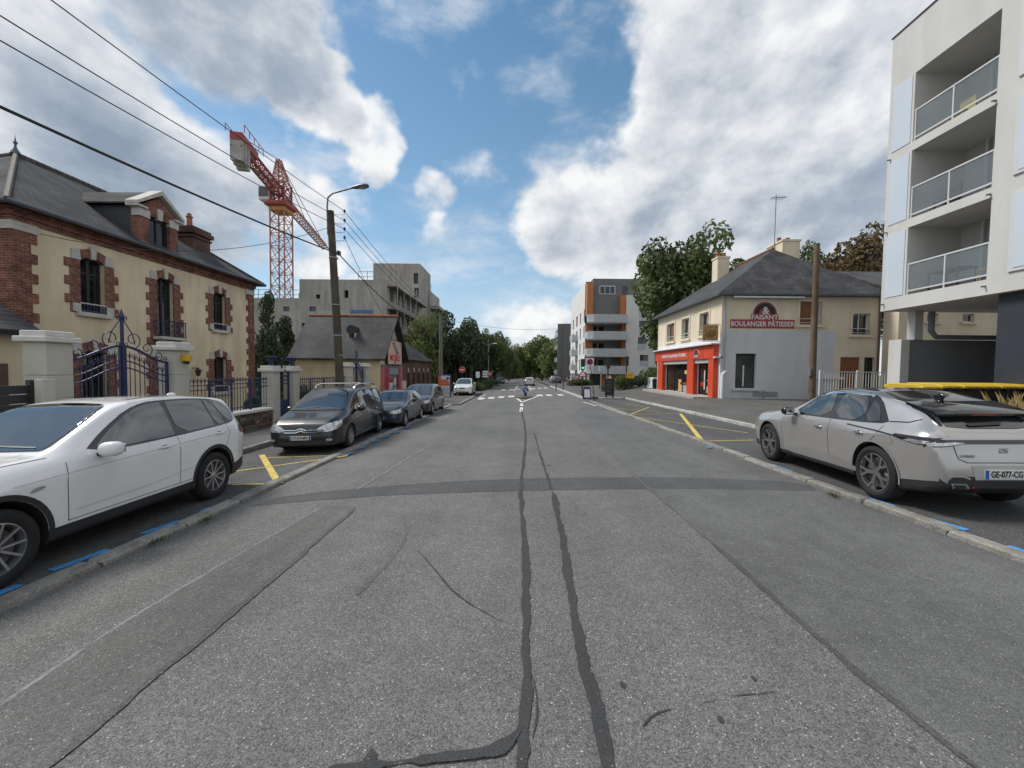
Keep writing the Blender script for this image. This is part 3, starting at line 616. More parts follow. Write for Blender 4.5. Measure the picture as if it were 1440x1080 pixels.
def railing(y0, y1, x, z0, z1, label, step=.135, posts=3, name='iron_railing', group=None):
    t = thing(name, label, 'railing', (x, (y0+y1)/2, z0), 0, group); r = MB()
    for z in (z0+.12, z1-.17, z1-.03-.28): r.bar((x, y0, z), (x, y1, z), .03, .025)
    r.build('rails', m_blueiron, t); n = int((y1-y0)/step)
    me = None
    for i in range(n+1):
        y = y0+(y1-y0)*(i+.5)/(n+1); o = None
        if me is None:
            b = MB(); spear(b, 0, 0, z0, z1+(0 if True else 0), .010); me = raw('bar', b, m_blueiron)
        inst('bar', me, t, INV[t.name] @ Vector((x, y, 0)))
    for i in range(posts):
        y = y0+(y1-y0)*(i+1)/(posts+1); MB().bar((x, y, z0), (x, y, z1-.05), .045).build('post', m_blueiron, t)
    return t
def stone_wall(y0, y1, x, zb, zt, label, w=.34, near=True):
    t = thing('stone_wall', label, 'wall', (x, (y0+y1)/2, zb))
    MB().box(x-w/2, x+w/2-.02, y0, y1, zb, zt).build('core', pm('mortar', (.17, .15, .125), .95, .2, 6, .4, 30), t)
    MB().box(x-w/2-.06, x+w/2+.06, y0, y1, zt, zt+.10).build('coping', m_cap, t, bevel=.02)
    ms = [pm('rubble_%s' % n_, c_, .9, .3, 9, .6, 30, rnd=.35) for n_, c_ in (('brown', (.13, .085, .06)), ('purple', (.10, .065, .058)), ('grey', (.16, .135, .11)))]
    rs = random.Random(3); shapes = []
    for k in range(9):
        b = MB(); r = lambda a: rs.uniform(-a, a)
        b.add([(-.5, -.5+r(.05), -.5+r(.12)), (.5+r(.2), -.5+r(.05), -.5+r(.12)), (.5+r(.2), .5+r(.05), -.5+r(.12)), (-.5, .5+r(.05), -.5+r(.12)), (-.5, -.5+r(.05), .5+r(.12)), (.5+r(.2), -.5+r(.05), .5+r(.12)), (.5+r(.2), .5+r(.05), .5+r(.12)), (-.5, .5+r(.05), .5+r(.12))],
              [(0, 3, 2, 1), (4, 5, 6, 7), (0, 1, 5, 4), (1, 2, 6, 5), (2, 3, 7, 6), (3, 0, 4, 7)]); shapes.append(raw('stone', b, ms[k % 3], bevel=.07))
    z = zb
    while z < zt-.03:
        h = min(rs.uniform(.055, .115), zt-z); y = y0
        while y < y1-.05:
            l = min(rs.uniform(.12, .42), y1-y); inst('stone', rs.choice(shapes), t, INV[t.name] @ Vector((x+w/2-.02+rs.uniform(-.008, .01), y+l/2, z+h/2)), (0, 0, 0), (.06, l*.95, h*.86)); y += l
        z += h
    return t
stone_wall(10.48, 14.06, FX, zg(FX, 12)-.05, .32, 'low brown rubble stone wall with pale coping under the blue railing')
railing(10.5, 14.05, FX, .42, 1.50, 'dark blue spear-topped railing on the rubble stone wall')
wg = thing('garden_gate', 'small dark blue iron pedestrian gate between two urn-topped pillars', 'gate', (FX, 14.95, zg(FX, 15)+.14))
b = MB().box(FX-.02, FX+.02, 14.53, 15.37, -.3, .58); b.build('panel', m_blueiron, wg, bevel=.006)
b = MB()
for y in (14.55, 15.35): b.bar((FX, y, -.3), (FX, y, 1.75), .05)
for z in (.6, 1.25, 1.4): b.bar((FX, 14.55, z), (FX, 15.35, z), .03)
b.tube([(FX, 14.55, 1.6)]+[(FX, 14.55+.8*i/8, 1.6+.22*math.sin(math.pi*i/8)) for i in range(1, 8)]+[(FX, 15.35, 1.6)], .018, 6); b.build('frame', m_blueiron, wg)
for i in range(6):
    b = MB(); spear(b, FX, 14.66+.117*i, .6, 1.58, .009); b.build('bar', m_blueiron, wg)
b = MB()
for s in (-1, 1): b.tube(spiral((FX, 14.95+s*.14, 1.92), .11, 1.2, -1.3, fl=s), .010, 5)
spear(b, FX, 14.95, 1.8, 2.22, .014); b.build('scrollwork', m_blueiron, wg)
stone_wall(15.82, 20.5, FX, zg(FX, 18)-.05, .22, 'far stretch of low stone wall behind the black people carrier')
railing(15.85, 20.5, FX, .32, 1.42, 'far stretch of dark blue railing behind the black people carrier', .16)
pillar(20.55, 20.95, 1.95, 'left pale pillar of the far blue gate behind the utility pole', .4, name='gate_pillar'); pillar(22.85, 23.3, 1.95, 'pale pillar of the far blue gate next to the cottage', .42)
big_gate(20.98, 22.82, FX, -.2, 2.15, 1.8, 2.9, 'far ornate blue iron gate next to the cottage')
# dark slatted panel
sp_ = thing('slatted_panel', 'dark grey panel of horizontal slats beside the tall gate pillar', 'fence', (FX+.1, 5.2, zg(FX, 5)+.14))
mpan = pm('anthracite_slat', (.028, .032, .04), .5, .15, 4)
for k in range(9): MB().box(FX+.08, FX+.12, 3.4, 7.05, -.05+k*.175, .105+k*.175).build('slat', mpan, sp_, bevel=.006)
for y in (3.38, 5.2, 7.08): MB().box(FX+.05, FX+.14, y-.04, y+.04, -.15, 1.6).build('post', mpan, sp_)
# ================================================================== COTTAGE WITH THE PHONE SHOP
KX, KY0, KY1, KRZ, KEZ = -9.0, 25.0, 29.9, 5.45, 2.62; KM = (KY0+KY1)/2
cot = thing('cottage', 'cream cottage with tall dark slate roof and a phone shop in its gable', 'house', (-12, KM, zg(-12, KM)))
m_cream2 = pm('ochre_render', (.55, .455, .30), .9, .12, 1, .2, 40, streak=.12)
k = MB(); k.prism([(KY0+.1, -.7), (KY1-.1, -.7), (KY1-.1, KEZ+.1), (KM, KRZ-.15), (KY0+.1, KEZ+.1)], 'x', -14.6, KX); k.build('wall', m_cream2, cot)
m_slcot = brickmat('slate_cottage', (.060, .062, .066), (.044, .046, .050), (.028, .028, .03), .25, .16, .010, .65, .5, 'xz', .5, .7)
sl2 = (KRZ-KEZ)/(KM-KY0); r = MB()
r.prism([(KY0-.3, KEZ-.25), (KM, KRZ), (KY1+.3, KEZ-.25), (KY1+.3, KEZ-.13), (KM, KRZ+.14), (KY0-.3, KEZ-.13)], 'x', -14.9, KX+.45); rf = r.build('roof', m_slcot, cot)
MB().tube([(-14.9, KM, KRZ+.14), (KX+.45, KM, KRZ+.14)], .09, 6).build('ridge_tiles', m_terra, rf, smooth=40)
MB().tube([(KX+.4, KM, KRZ+.1), (KX+.4, KM, KRZ+.6)], [.06, .01], 6).build('finial', m_terra, rf)
rl = MB().box(-11.5, -11.0, 26.0, 27.3, 3.75, 4.45); rd_ = rl.build('roof_dormer', m_cream2, rf)
MB().tube([(-11.25, 25.9, 4.45), (-11.25, 27.4, 4.45)], .32, 12).build('dormer_hood', m_slcot, rd_, smooth=40); MB().box(-11.42, -11.08, 25.97, 25.99, 3.85, 4.35).build('dormer_pane', m_glass, rd_)
m_red = pm('shop_red', (.30, .018, .028), .4, .1); m_redl = pm('shop_pink', (.42, .11, .13), .5, .1)
MB().box(KX, KX+.10, KY0+.2, KY1-.2, 1.95, 2.15).build('shop_lintel', pm('grey_lintel', (.16, .17, .18), .7, .1), cot)
for a, b, mt in ((25.2, 25.75, m_redl), (25.75, 26.6, m_red), (28.6, 29.15, m_red), (29.15, 29.7, m_redl)): MB().box(KX, KX+.08, a+.01, b-.01, -.6, 1.95).build('shop_panel', mt, cot)
MB().box(KX, KX+.03, 26.6, 28.6, -.6, 1.95).build('shop_window', glassmat('shop_glass', (.05, .055, .06)), cot)
MB().box(KX+.02, KX+.09, 26.6, 28.6, 1.45, 1.93).build('roller_shutter', pm('shutter_grey', (.22, .26, .30), .5, .1), cot)
for (a, b, c, d, col) in ((26.75, 27.5, 1.0, 1.3, (.45, .05, .05)), (26.75, 27.45, .2, .9, (.5, .5, .48)), (27.7, 28.4, -.2, .5, (.35, .36, .38)), (27.75, 28.3, .7, 1.2, (.55, .53, .5))):
    MB().box(KX+.03, KX+.045, a, b, c, d).build('shop_poster', pm('poster_%02d' % int(a*10+c*3), col, .6, .3, 12), cot)
sg = thing('shop_sign', 'pink phone-repair shop sign reading MOBILE 35 on the cottage gable', 'sign', (KX+.1, 27.5, 2.2))
MB().box(KX+.12, KX+.22, 26.05, 29.0, 2.18, 3.82).build('board', [pm('sign_pink', (.60, .38, .32), .55, .05)], sg, bevel=.01)
MB().box(KX+.0, KX+.20, 25.98, 29.07, 2.11, 3.89).build('frame', m_dark, sg)
FXr = facing(1, 0)
text_obj('MOBILE', 'lettering', pm('sign_red', (.50, .02, .03), .5, 0), .62, (KX+.225, 27.5, 2.62), FXr, sg, .006, .012, 1.05)
text_obj('35', 'lettering', m_dark, .25, (KX+.225, 27.5, 2.32), FXr, sg, .006, .008, 1.3)
ph = MB(); pc = [(26.9, 3.70), (27.35, 3.72), (28.35, 2.98), (27.8, 2.90)]
ph.prism(pc, 'x', KX+.22, KX+.245).build('phone_picture', pm('phone_dark', (.05, .055, .065), .3, .2), sg)
MB().prism([(27.05, 3.63), (27.35, 3.65), (28.15, 3.05), (27.8, 3.0)], 'x', KX+.245, KX+.25).build('phone_screen', pm('phone_screen', (.22, .24, .27), .3, .2), sg)
# cream low walls either side of the shop
for a, b, t_, lb in ((23.35, 25.05, .75, 'cream garden wall between the far gate and the phone shop'), (29.9, 31.2, .9, 'short cream wall between the phone shop and the brick outbuilding')):
    w = MB().box(FX-.15, FX+.15, a, b, -.7, t_).build('garden_wall', m_cream, None, bevel=.02); tag(w, lb, 'wall')
# ================================================================== BRICK OUTBUILDING
ob = thing('brick_outbuilding', 'long low brown brick outbuilding with arched windows and hipped slate roof', 'outbuilding', (-11.5, 36, zg(-11, 36)))
m_obr = brickmat('old_brick', (.13, .068, .045), (.095, .05, .035), (.14, .115, .09), .24, .08, .014, axis='sum', var=.35)
OX, OY0, OY1, OZ = -9.3, 31.0, 41.2, 2.62
holes = [(32.2+i*1.75, 32.95+i*1.75, -.1, 1.5) for i in range(5)]
mb = MB(); wallholes(mb, lambda u, z, d: (OX-d, u, z), OY0, OY1, -.9, OZ, holes, .2)
mb.quad((OX, OY0, -.9), (-14, OY0, -.9), (-14, OY0, OZ), (OX, OY0, OZ)).quad((OX, OY1, -.9), (-14, OY1, -.9), (-14, OY1, OZ), (OX, OY1, OZ)); mb.build('wall', m_obr, ob)
for (a, b, c, d) in holes:
    w = MB().box(OX-.17, OX-.13, a, b, c, d).build('window', pm('old_door', (.05, .03, .025), .6, .2), ob)
    MB().box(OX-.02, OX+.05, (a+b)/2-.12, (a+b)/2+.12, d+.1, d+.45).build('keystone', m_stone, w); MB().prism([(a-.1, d), (b+.1, d), (b+.05, d+.14), ((a+b)/2, d+.24), (a-.05, d+.14)], 'x', OX-.15, OX+.03).build('brick_arch', m_brick, w)
e = [(OX+.3, OY0-.3, OZ), (OX+.3, OY1+.3, OZ), (-14.3, OY1+.3, OZ), (-14.3, OY0-.3, OZ), (-11.7, OY0+.2, 4.75), (-11.7, OY1-2.6, 4.75)]
MB().add(e, [(0, 1, 5, 4), (1, 2, 5), (2, 3, 4, 5), (3, 0, 4), (3, 2, 1, 0)]).build('roof', m_slate, ob)
MB().box(-11.2, -10.5, 31.3, 32.0, 3.2, 5.6).box(-11.25, -10.45, 31.25, 32.05, 5.35, 5.5).build('chimney', m_brick, ob)
# ================================================================== BAKERY
BX, BY, BX1, BY1, BZ0, BZ1 = 11.6, 22.5, 20.6, 32.6, .40, 6.35
m_bcream = pm('bakery_cream', (.68, .595, .45), .9, .07, .8, .2, 45, streak=.09, fine=.04)
m_bgrey = pm('bakery_grey', (.55, .56, .575), .85, .05, 1, .15, 50, streak=.06)
m_bwhite = pm('bakery_white', (.66, .68, .70), .8, .06, 2)
m_orange = pm('shop_orange', (.56, .065, .024), .5, .12, 2)
m_bslate = brickmat('bakery_slate', (.082, .082, .084), (.060, .060, .063), (.035, .035, .037), .24, .14, .010, .65, .5, 'xz', .35, 1.2)
m_bslatey = brickmat('bakery_slate_y', (.082, .082, .084), (.060, .060, .063), (.035, .035, .037), .24, .14, .010, .65, .5, 'yz', .35, 1.2)
m_shut = pm('brown_shutter', (.20, .075, .03), .6, .12, 6); m_pvc = pm('white_pvc', (.62, .63, .64), .4, .05)
bak = thing('bakery', 'two-storey cream and grey bakery with orange shopfront and hipped slate roof', 'bakery', ((BX+BX1)/2, (BY+BY1)/2, BZ0))
def py(x0, y0, x1, y1, Y=BY):    # rectangle on the wall that faces the camera
    a, b = AY(x0, y0, Y), AY(x1, y1, Y); return (a.x, b.x, b.z, a.z)
fw = [py(1035, 497, 1062, 546), py(1125, 424, 1155, 457), py(1199, 441, 1222, 471), py(1147, 496, 1179, 530), (18.4, 19.5, .5, 2.85), (19.75, 20.35, .5, 2.85)]
sw = [(29.2, 30.6, 4.2, 5.55), (26.65, 27.85, 4.2, 5.6), (23.95, 25.15, 4.2, 5.6)]
GT = 4.33
def cutz(holes, z0, z1): return [(a, b, max(c, z0), min(d, z1)) for a, b, c, d in holes if c < z1 and d > z0]
mb = MB(); gx = 18.05
f = lambda u, z, d: (u, BY+d, z)
for (u0, u1, z0, z1, mi) in ((BX, gx, BZ0-.3, GT, 1), (gx, BX1, BZ0-.3, GT, 0), (BX, BX1, GT, BZ1, 0)):
    wallholes(mb, f, u0, u1, z0, z1, [h for h in cutz(fw, z0, z1) if u0 <= h[0] and h[1] <= u1], .22, mi)
g_ = lambda u, z, d: (BX+d, u, z)
wallholes(mb, g_, BY, BY1, 3.9, BZ1, sw, .25, 0); wallholes(mb, g_, BY, BY1, BZ0-.3, 3.9, [(25.3+.95, 30.7, .45, 2.7), (23.35, 25.3, .45, 2.7)], .5, 2)
mb.quad((BX1, BY, 0), (BX1, BY1, 0), (BX1, BY1, BZ1), (BX1, BY, BZ1)).quad((BX, BY1, 0), (BX1, BY1, 0), (BX1, BY1, BZ1), (BX, BY1, BZ1)); mb.build('wall', [m_bcream, m_bgrey, m_bwhite], bak)
e = [(BX-.4, BY-.4, BZ1), (BX1+.4, BY-.4, BZ1), (BX1+.4, BY1+.4, BZ1), (BX-.4, BY1+.4, BZ1), (16.1, 25.2, 9.75), (16.1, 29.3, 9.75)]; lo = [(x, y, z-.10) for x, y, z in e[:4]]
rf = MB().add(e+lo, [(0, 1, 4), (2, 3, 5)], 0).add(e+lo, [(1, 2, 5, 4), (3, 0, 4, 5)], 1).add(e+lo, [(9, 8, 7, 6), (0, 6, 7, 1), (1, 7, 8, 2), (2, 8, 9, 3), (3, 9, 6, 0)], 2).build('roof', [m_bslate, m_bslatey, m_zinc], bak)
rt = MB()
for k in range(14): rt.tube([(16.1, 25.2+4.1*k/14, 9.79), (16.1, 25.2+4.1*(k+.94)/14, 9.77)], .11, 8)
rt.build('ridge_tiles', pm('ridge_rust', (.20, .085, .055), .85, .3, 5), rf, smooth=40)
for (x, y, z0, z1, w, d) in ((14.9, 29.3, 8.0, 10.25, .85, .8), (17.9, 27.0, 7.8, 10.6, 1.15, 1.6)):
    c = MB().box(x-w/2, x+w/2, y-d/2, y+d/2, z0, z1).box(x-w/2-.05, x+w/2+.05, y-d/2-.05, y+d/2+.05, z1, z1+.12).build('chimney', m_bcream, bak)
    for k in (-.25, .25): MB().lathe([(0, 0), (.14, 0), (.12, .3), (.15, .34), (0, .36)], (x+k*w, y, z1+.12), 10).build('chimney_pot', m_terra, c, smooth=40)
def bwin(fn, u0, u1, z0, z1, shutter=0, rail=True, dark=False, surround=True, sill=True):
    t = .06; mt = m_dark if dark else m_pvc; w = MB()
    for a, b, c, d in ((u0, u0+t, z0, z1), (u1-t, u1, z0, z1), (u0+t, u1-t, z0, z0+t), (u0+t, u1-t, z1-t, z1)) + (((u0+u1)/2-.03, (u0+u1)/2+.03, z0+t, z1-t),) * (0 if dark else 1):
        p = [fn(a, c, .16), fn(b, c, .16), fn(b, d, .16), fn(a, d, .16), fn(a, c, .21), fn(b, c, .21), fn(b, d, .21), fn(a, d, .21)]; w.add(p, [(0, 1, 2, 3), (7, 6, 5, 4), (0, 4, 5, 1), (1, 5, 6, 2), (2, 6, 7, 3), (3, 7, 4, 0)])
    w = w.build('window', mt, bak)
    def slab(name, a, b, c, d, d0, d1, m):
        p = [fn(a, c, d0), fn(b, c, d0), fn(b, d, d0), fn(a, d, d0), fn(a, c, d1), fn(b, c, d1), fn(b, d, d1), fn(a, d, d1)]
        return MB().add(p, [(0, 1, 2, 3), (7, 6, 5, 4), (0, 4, 5, 1), (1, 5, 6, 2), (2, 6, 7, 3), (3, 7, 4, 0)]).build(name, m, w)
    slab('pane', u0+.05, u1-.05, z0+.05, z1-.05, .19, .20, m_glass)
    if surround:
        for a, b, c, d in ((u0-.13, u0-.002, z0-.13, z1+.13), (u1+.002, u1+.13, z0-.13, z1+.13), (u0, u1, z1+.002, z1+.13)): slab('surround', a, b, c, d, -.05, .03, m_bcream)
    if sill: slab('sill', u0-.2, u1+.2, z0-.14, z0-.002, -.12, .05, m_bcream if surround else m_bgrey)
    if shutter: slab('shutter', u0+.02, u0+(u1-u0)*shutter, z0+.03, z1-.02, .08, .11, m_shut)
    if rail: slab('rail', u0-.14, u1+.14, z0+.32, z0+.36, -.075, -.055, pm('rail_grey', (.5, .5, .5), .5, .05)); slab('rail', u0-.12, u1+.12, z0+.10, z0+.13, -.075, -.055, MATS['rail_grey'])
    return w
w0 = bwin(f, *fw[0], dark=True, rail=False, surround=False); h = fw[0]; [o for o in w0.children if o.name.startswith('pane')][0].data.materials[0] = glassmat('shop_side_glass', (.055, .06, .058)); MB().box(h[0]+(h[1]-h[0])*.44, h[0]+(h[1]-h[0])*.51, BY+.175, BY+.185, h[2]+.1, h[2]+(h[3]-h[2])*.66).build('blind_cord', m_pvc, w0); bwin(f, *fw[1], shutter=.72); bwin(f, *fw[2]); bwin(f, *fw[3], surround=False, rail=False); bwin(f, *fw[4], surround=False, rail=False, shutter=1, sill=False); bwin(f, *fw[5], surround=False, rail=False, dark=True, sill=False)
for i, h in enumerate(sw): bwin(g_, *h, shutter=.6 if i == 0 else 0)
MB().box(14.05, 14.15, BY-.05, BY-.02, .45, .9).box(13.5, 14.9, BY-.04, BY-.005, .55, .82).build('vent_grille', pm('vent', (.26, .27, .29), .7, .1), bak)
MB().tube([(11.75, BY-.08, 6.2), (11.75, BY-.08, 1.9)], .05, 8).build('downpipe', pm('pipe_grey', (.27, .29, .32), .6, .1), bak, smooth=40)
MB().tube([(20.45, BY-.08, 6.2), (20.45, BY-.08, .4)], .05, 8).build('downpipe', pm('pipe_brown', (.12, .08, .065), .6, .1), bak, smooth=40)
MB().tube([(11.68, BY-.1, .35), (11.68, BY-.1, 1.75), (11.8, BY-.1, 1.92), (11.9, BY-.06, 1.95)], .09, 8).build('cable_guard', m_bwhite, bak, smooth=40)
MB().box(12.1, 16.0, BY-.35, BY-.22, 6.12, 6.2).build('eaves_lamp', m_bwhite, bak)
# shopfront
sf = MB().box(BX-.30, BX-.002, 22.72, 32.3, 2.70, 3.52)
fas = sf.build('fascia', m_orange, bak, bevel=.01)
MB().box(BX-.5, BX-.003, 22.6, 32.35, 3.522, 3.60).build('canopy', m_bwhite, bak); MB().box(BX-.32, BX+.25, 22.5, 22.715, 2.72, 2.80).build('canopy_end', m_bwhite, bak)
for y in (24.0, 26.0, 27.4, 31.2): MB().box(BX-.308, BX-.299, y-.012, y+.012, 2.74, 3.48).build('fascia_joint', pm('joint_red', (.25, .03, .01), .5, 0), fas)
for a, b in ((22.72, 23.35), (25.3, 26.25), (30.7, 31.75)):
    MB().box(BX-.28, BX-.003, a, b, BZ0-.1, 2.697).build('shop_pillar', m_orange, bak, bevel=.008)
for a, b in ((23.36, 25.29), (26.26, 30.69)):
    MB().box(BX-.2, BX+.1, a, b, 2.45, 2.695).build('shutter_box', pm('shutter_box', (.42, .42, .40), .5, .1), bak)
    sg_ = MB().box(BX+.12, BX+.13, a, b, .45, 2.45).build('shop_glass', glassmat('bakery_glass', (.03, .026, .022)), bak)
    n = 2 if b-a < 3 else 3
    for k in range(n+1): y = a+.04+(b-a-.08)*k/n; MB().box(BX+.06, BX+.115, y-.035, y+.035, .45, 2.45).build('glazing_bar', m_dark, sg_)
for (y0, y1, z0, z1, c, nm) in ((28.0, 28.5, .5, 1.35, (.55, .36, .12), 'bread_poster'), (26.6, 28.0, .5, .95, (.34, .34, .33), 'counter'), (26.5, 28.2, 1.0, 1.15, (.34, .04, .02), 'red_shelf'), (27.0, 27.5, 1.75, 2.0, (.55, .45, .2), 'hanging_lamp'), (23.6, 24.3, .6, 1.0, (.4, .36, .2), 'basket'), (24.5, 24.62, .8, 2.0, (.6, .6, .6), 'door_handle'), (23.5, 24.6, 1.35, 1.4, (.3, .28, .25), 'shelf'), (24.62, 25.1, 1.0, 1.25, (.3, .03, .01), 'red_panel')):
    MB().box(BX+.10, BX+.118, y0, y1, z0, z1).build(nm, pm('m_'+nm, c, .6, .3, 10), bak)
MB().box(BX-1.3, BX-.01, 22.9, 32.2, BZ0-.35, BZ0+.04).build('door_step', pm('step', (.33, .31, .28), .85, .15, 3, .2, 40), bak, bevel=.015)
lg = facing(-1, 0)
text_obj('FAISANT BOULANGER PÂTISSIER', 'shop_lettering', m_pvc, .30, (BX-.305, 28.6, 3.03), lg, bak, .008, .007, 1.0)
def arch_logo(par, org, ux, uz, n, s, front):
    # red arch with white rim, black band, ampersand and the baker's name
    def at(u, v, d): return Vector(org)+Vector(ux)*(u*s)+Vector((0, 0, 1))*(v*s)+Vector(n)*d
    def arc(r0, r1, d, m, nm, vb=0):
        vs = []; k = 16
        for i in range(k+1):
            a = math.pi*i/k
            for r in (r1, r0): vs.append((r*math.cos(a), r*math.sin(a)+vb))
        b = MB(); P = [at(u, v, d) for u, v in vs]+[at(u, v, 0.001) for u, v in vs]; q = len(vs)
        fs = [(2*i, 2*i+2, 2*i+3, 2*i+1) for i in range(k)]+[(2*i, q+2*i, q+2*i+2, 2*i+2) for i in range(k)]
        b.add(P, fs).build(nm, m, par)
    def rect(u0, u1, v0, v1, d, m, nm): MB().add([at(u0, v0, d), at(u1, v0, d), at(u1, v1, d), at(u0, v1, d), at(u0, v0, 0), at(u1, v0, 0), at(u1, v1, 0), at(u0, v1, 0)], [(0, 1, 2, 3), (0, 4, 5, 1), (1, 5, 6, 2), (2, 6, 7, 3), (3, 7, 4, 0)]).build(nm, m, par)
    rd = pm('logo_red', (.33, .055, .055), .5, .08); 
    arc(0, 1.0, .012, m_pvc, 'logo_rim'); arc(0, .92, .016, rd, 'logo_arch'); arc(.44, .80, .020, m_dark, 'logo_band'); rect(-1.04, 1.04, -.52, 0, .013, rd, 'logo_base')
    return at, rd
at, rd = arch_logo(bak, (14.02, BY-.004, 5.26), (1, 0, 0), 0, (0, -1, 0), .74, 0)
lf = facing(0, -1)
text_obj('&', 'logo_lettering', m_pvc, .60, at(.06, .22, .02), lf, bak, .006, .01); text_obj('·FAISANT·', 'logo_lettering', m_pvc, .37, at(0, -.27, .016), lf, bak, .006, .006, 1.05)
at2, _ = arch_logo(bak, (BX-.305, 24.9, 2.98), (0, -1, 0), 0, (-1, 0, 0), .36, 0)
text_obj('FAISANT', 'logo_lettering', m_pvc, .17, at2(0, -.26, .016), lg, bak, .004, .003)
r_ = py(1027, 449, 1116.5, 462); MB().box(r_[0], r_[1], BY-.03, BY-.003, r_[2], r_[3]).build('sign_board', pm('sign_board_red', (.33, .045, .05), .5, .05), bak)
text_obj('BOULANGER PÂTISSIER', 'sign_lettering', m_pvc, .40, ((r_[0]+r_[1])/2, BY-.035, (r_[2]+r_[3])/2-.02), lf, bak, .006, .008, .86)
hs = thing('hanging_sign', 'square brown picture sign hanging on a bracket at the bakery corner', 'sign', (BX-.6, 22.62, 3.9))
MB().box(BX-1.0, BX-.12, 22.60, 22.66, 3.72, 4.62).build('board', pm('wood_sign', (.33, .19, .07), .6, .4, 5, fine=.3, fscale=12), hs, bevel=.01)
for z in (4.66, 3.68): MB().bar((BX-1.05, 22.63, z), (BX, 22.63, z), .03).build('bracket', m_dark, hs)
b = MB().ball((BX-.56, 22.585, 4.1), .30, .02, .22, 8); b.build('bread_picture', pm('bread', (.24, .11, .03), .6, .4, 10), hs)
ae = thing('roof_aerial', 'thin television aerial mast above the bakery chimney', 'aerial', (17.2, 27.0, 9.0))
b = MB().tube([(17.25, 26.9, 9.0), (17.25, 26.9, 13.9)], .022, 5); b.build('mast', m_zinc, ae)
b = MB().bar((16.9, 26.9, 13.7), (17.9, 26.9, 13.75), .03)
for k in range(6): b.bar((17.0+k*.16, 26.6, 13.7), (17.0+k*.16, 27.2, 13.7), .015)
b.build('antenna', m_zinc, ae)
# ---- cream rear wing seen under the apartment block
rw = thing('rear_wing', 'cream rear wing with two small windows beyond the grey bin wall', 'house', (25, 21.4, .4))
mb = MB(); hh = []
for px0, px1 in ((1304, 1319), (1354, 1370)):
    a, b = AY(px0, 441, 21.5), AY(px1, 453, 21.5); hh.append((a.x, b.x, b.z, a.z))
wallholes(mb, lambda u, z, d: (u, 21.5+d, z), 20.62, 34, .2, 6.2, hh, .2); mb.quad((20.62, 21.5, .2), (20.62, 22.4, .2), (20.62, 22.4, 6.2), (20.62, 21.5, 6.2)).build('wall', m_bcream, rw)
for a, b, c, d in hh:
    w = MB()
    for p in ((a, a+.06, c, d), (b-.06, b, c, d), (a, b, c, c+.06), (a, b, d-.06, d)): w.box(p[0], p[1], 21.6, 21.68, p[2], p[3])
    w = w.build('window', m_pvc, rw); MB().box(a, b, 21.65, 21.66, c, d).build('pane', m_glass, w); MB().box(a-.1, b+.1, 21.4, 21.52, c-.12, c-.003).build('sill', m_bcream, w)
MB().prism([(21.2, 6.2), (26, 8.6), (26, 8.5), (21.2, 6.1)], 'x', 20.7, 34).build('roof', m_bslate, rw)
# ---- timber post, white railing
po = thing('timber_post', 'tall bare timber post in front of the bakery side wall', 'post', (14.25, 19.0, zp(14.2, 19)))
MB().tube([(14.25, 19.0, .2), (14.22, 19, 4), (14.2, 19.0, 8.1)], [.15, .135, .115], 12).build('shaft', pm('old_timber', (.14, .095, .06), .9, .3, 2, .5, 30, streak=.3), po, smooth=40)
MB().box(14.0, 14.12, 18.85, 19.0, 1.75, 2.15).build('meter_box', pm('meter_grey', (.16, .16, .18), .5, .1), po, bevel=.02)
wr = thing('white_railing', 'white metal railing with upright bars below the bakery side windows', 'railing', (17.4, 20.3, .4))
for z in (.62, 2.0): MB().bar((15.6, 20.3, z), (19.4, 20.3, z), .035, .04).build('rail', m_pvc, wr)
bm_ = raw('bar', MB().tube([(0, 0, .22), (0, 0, 1.6)], .014, 5), m_pvc)
for k in range(27): inst('bar', bm_, wr, (15.75+k*.137-17.4, 0, 0))
for x in (15.6, 17.5, 19.4): MB().box(x-.04, x+.04, 20.26, 20.34, .3, 2.08).build('post', m_pvc, wr)
gc = thing('garden_table', 'white garden table behind the white railing', 'table', (18.6, 21.4, .4))
MB().box(18.0, 19.3, 21.0, 21.8, 1.05, 1.10).build('table_top', m_pvc, gc)
for x in (18.1, 19.2):
    for y in (21.1, 21.7): MB().bar((x, y, .4), (x, y, 1.05), .04).build('leg', m_pvc, gc)
# ================================================================== WHITE APARTMENT BLOCK WITH LOGGIAS
AXX, AY1, AY0, AZ0, AZ1 = 14.0, 15.35, .5, 4.32, 14.55
m_awhite = pm('block_render', (.51, .505, .49), .9, .05, .6, .2, 50, streak=.05, fine=.04)
m_apanel = pm('pale_panel', (.50, .56, .63), .35, .03, 1); m_aframe = pm('panel_frame', (.52, .53, .54), .5, .03)
m_navy = pm('navy_cladding', (.022, .027, .038), .6, .15, 2); m_agrey = pm('grey_wall', (.20, .205, .215), .85, .08, 1, .2, 40, streak=.08)
blk = thing('apartment_block', 'white rendered apartment block with glass-fronted loggias raised over a bin store', 'apartments', (19, 8, .4))
floors = [4.78, 7.50, 10.22]; FH = 2.42
lo = [(11.95, 14.42, fl, fl+FH) for fl in floors]
lo2 = [(-.2+AY0+.6, 6.0, fl, fl+FH) for fl in floors]
mb = MB(); wallholes(mb, lambda u, z, d: (AXX+d, u, z), AY0, AY1, AZ0, AZ1, lo, 1.9, 0)
mb.quad((AXX, AY1, AZ0), (28, AY1, AZ0), (28, AY1, AZ1), (AXX, AY1, AZ1)).quad((AXX, AY0, AZ0), (28, AY0, AZ0), (28, AY0, AZ1), (AXX, AY0, AZ1)).quad((AXX, AY0, AZ0), (28, AY0, AZ0), (28, AY1, AZ0), (AXX, AY1, AZ0)).quad((AXX, AY0, AZ1), (28, AY0, AZ1), (28, AY1, AZ1), (AXX, AY1, AZ1))
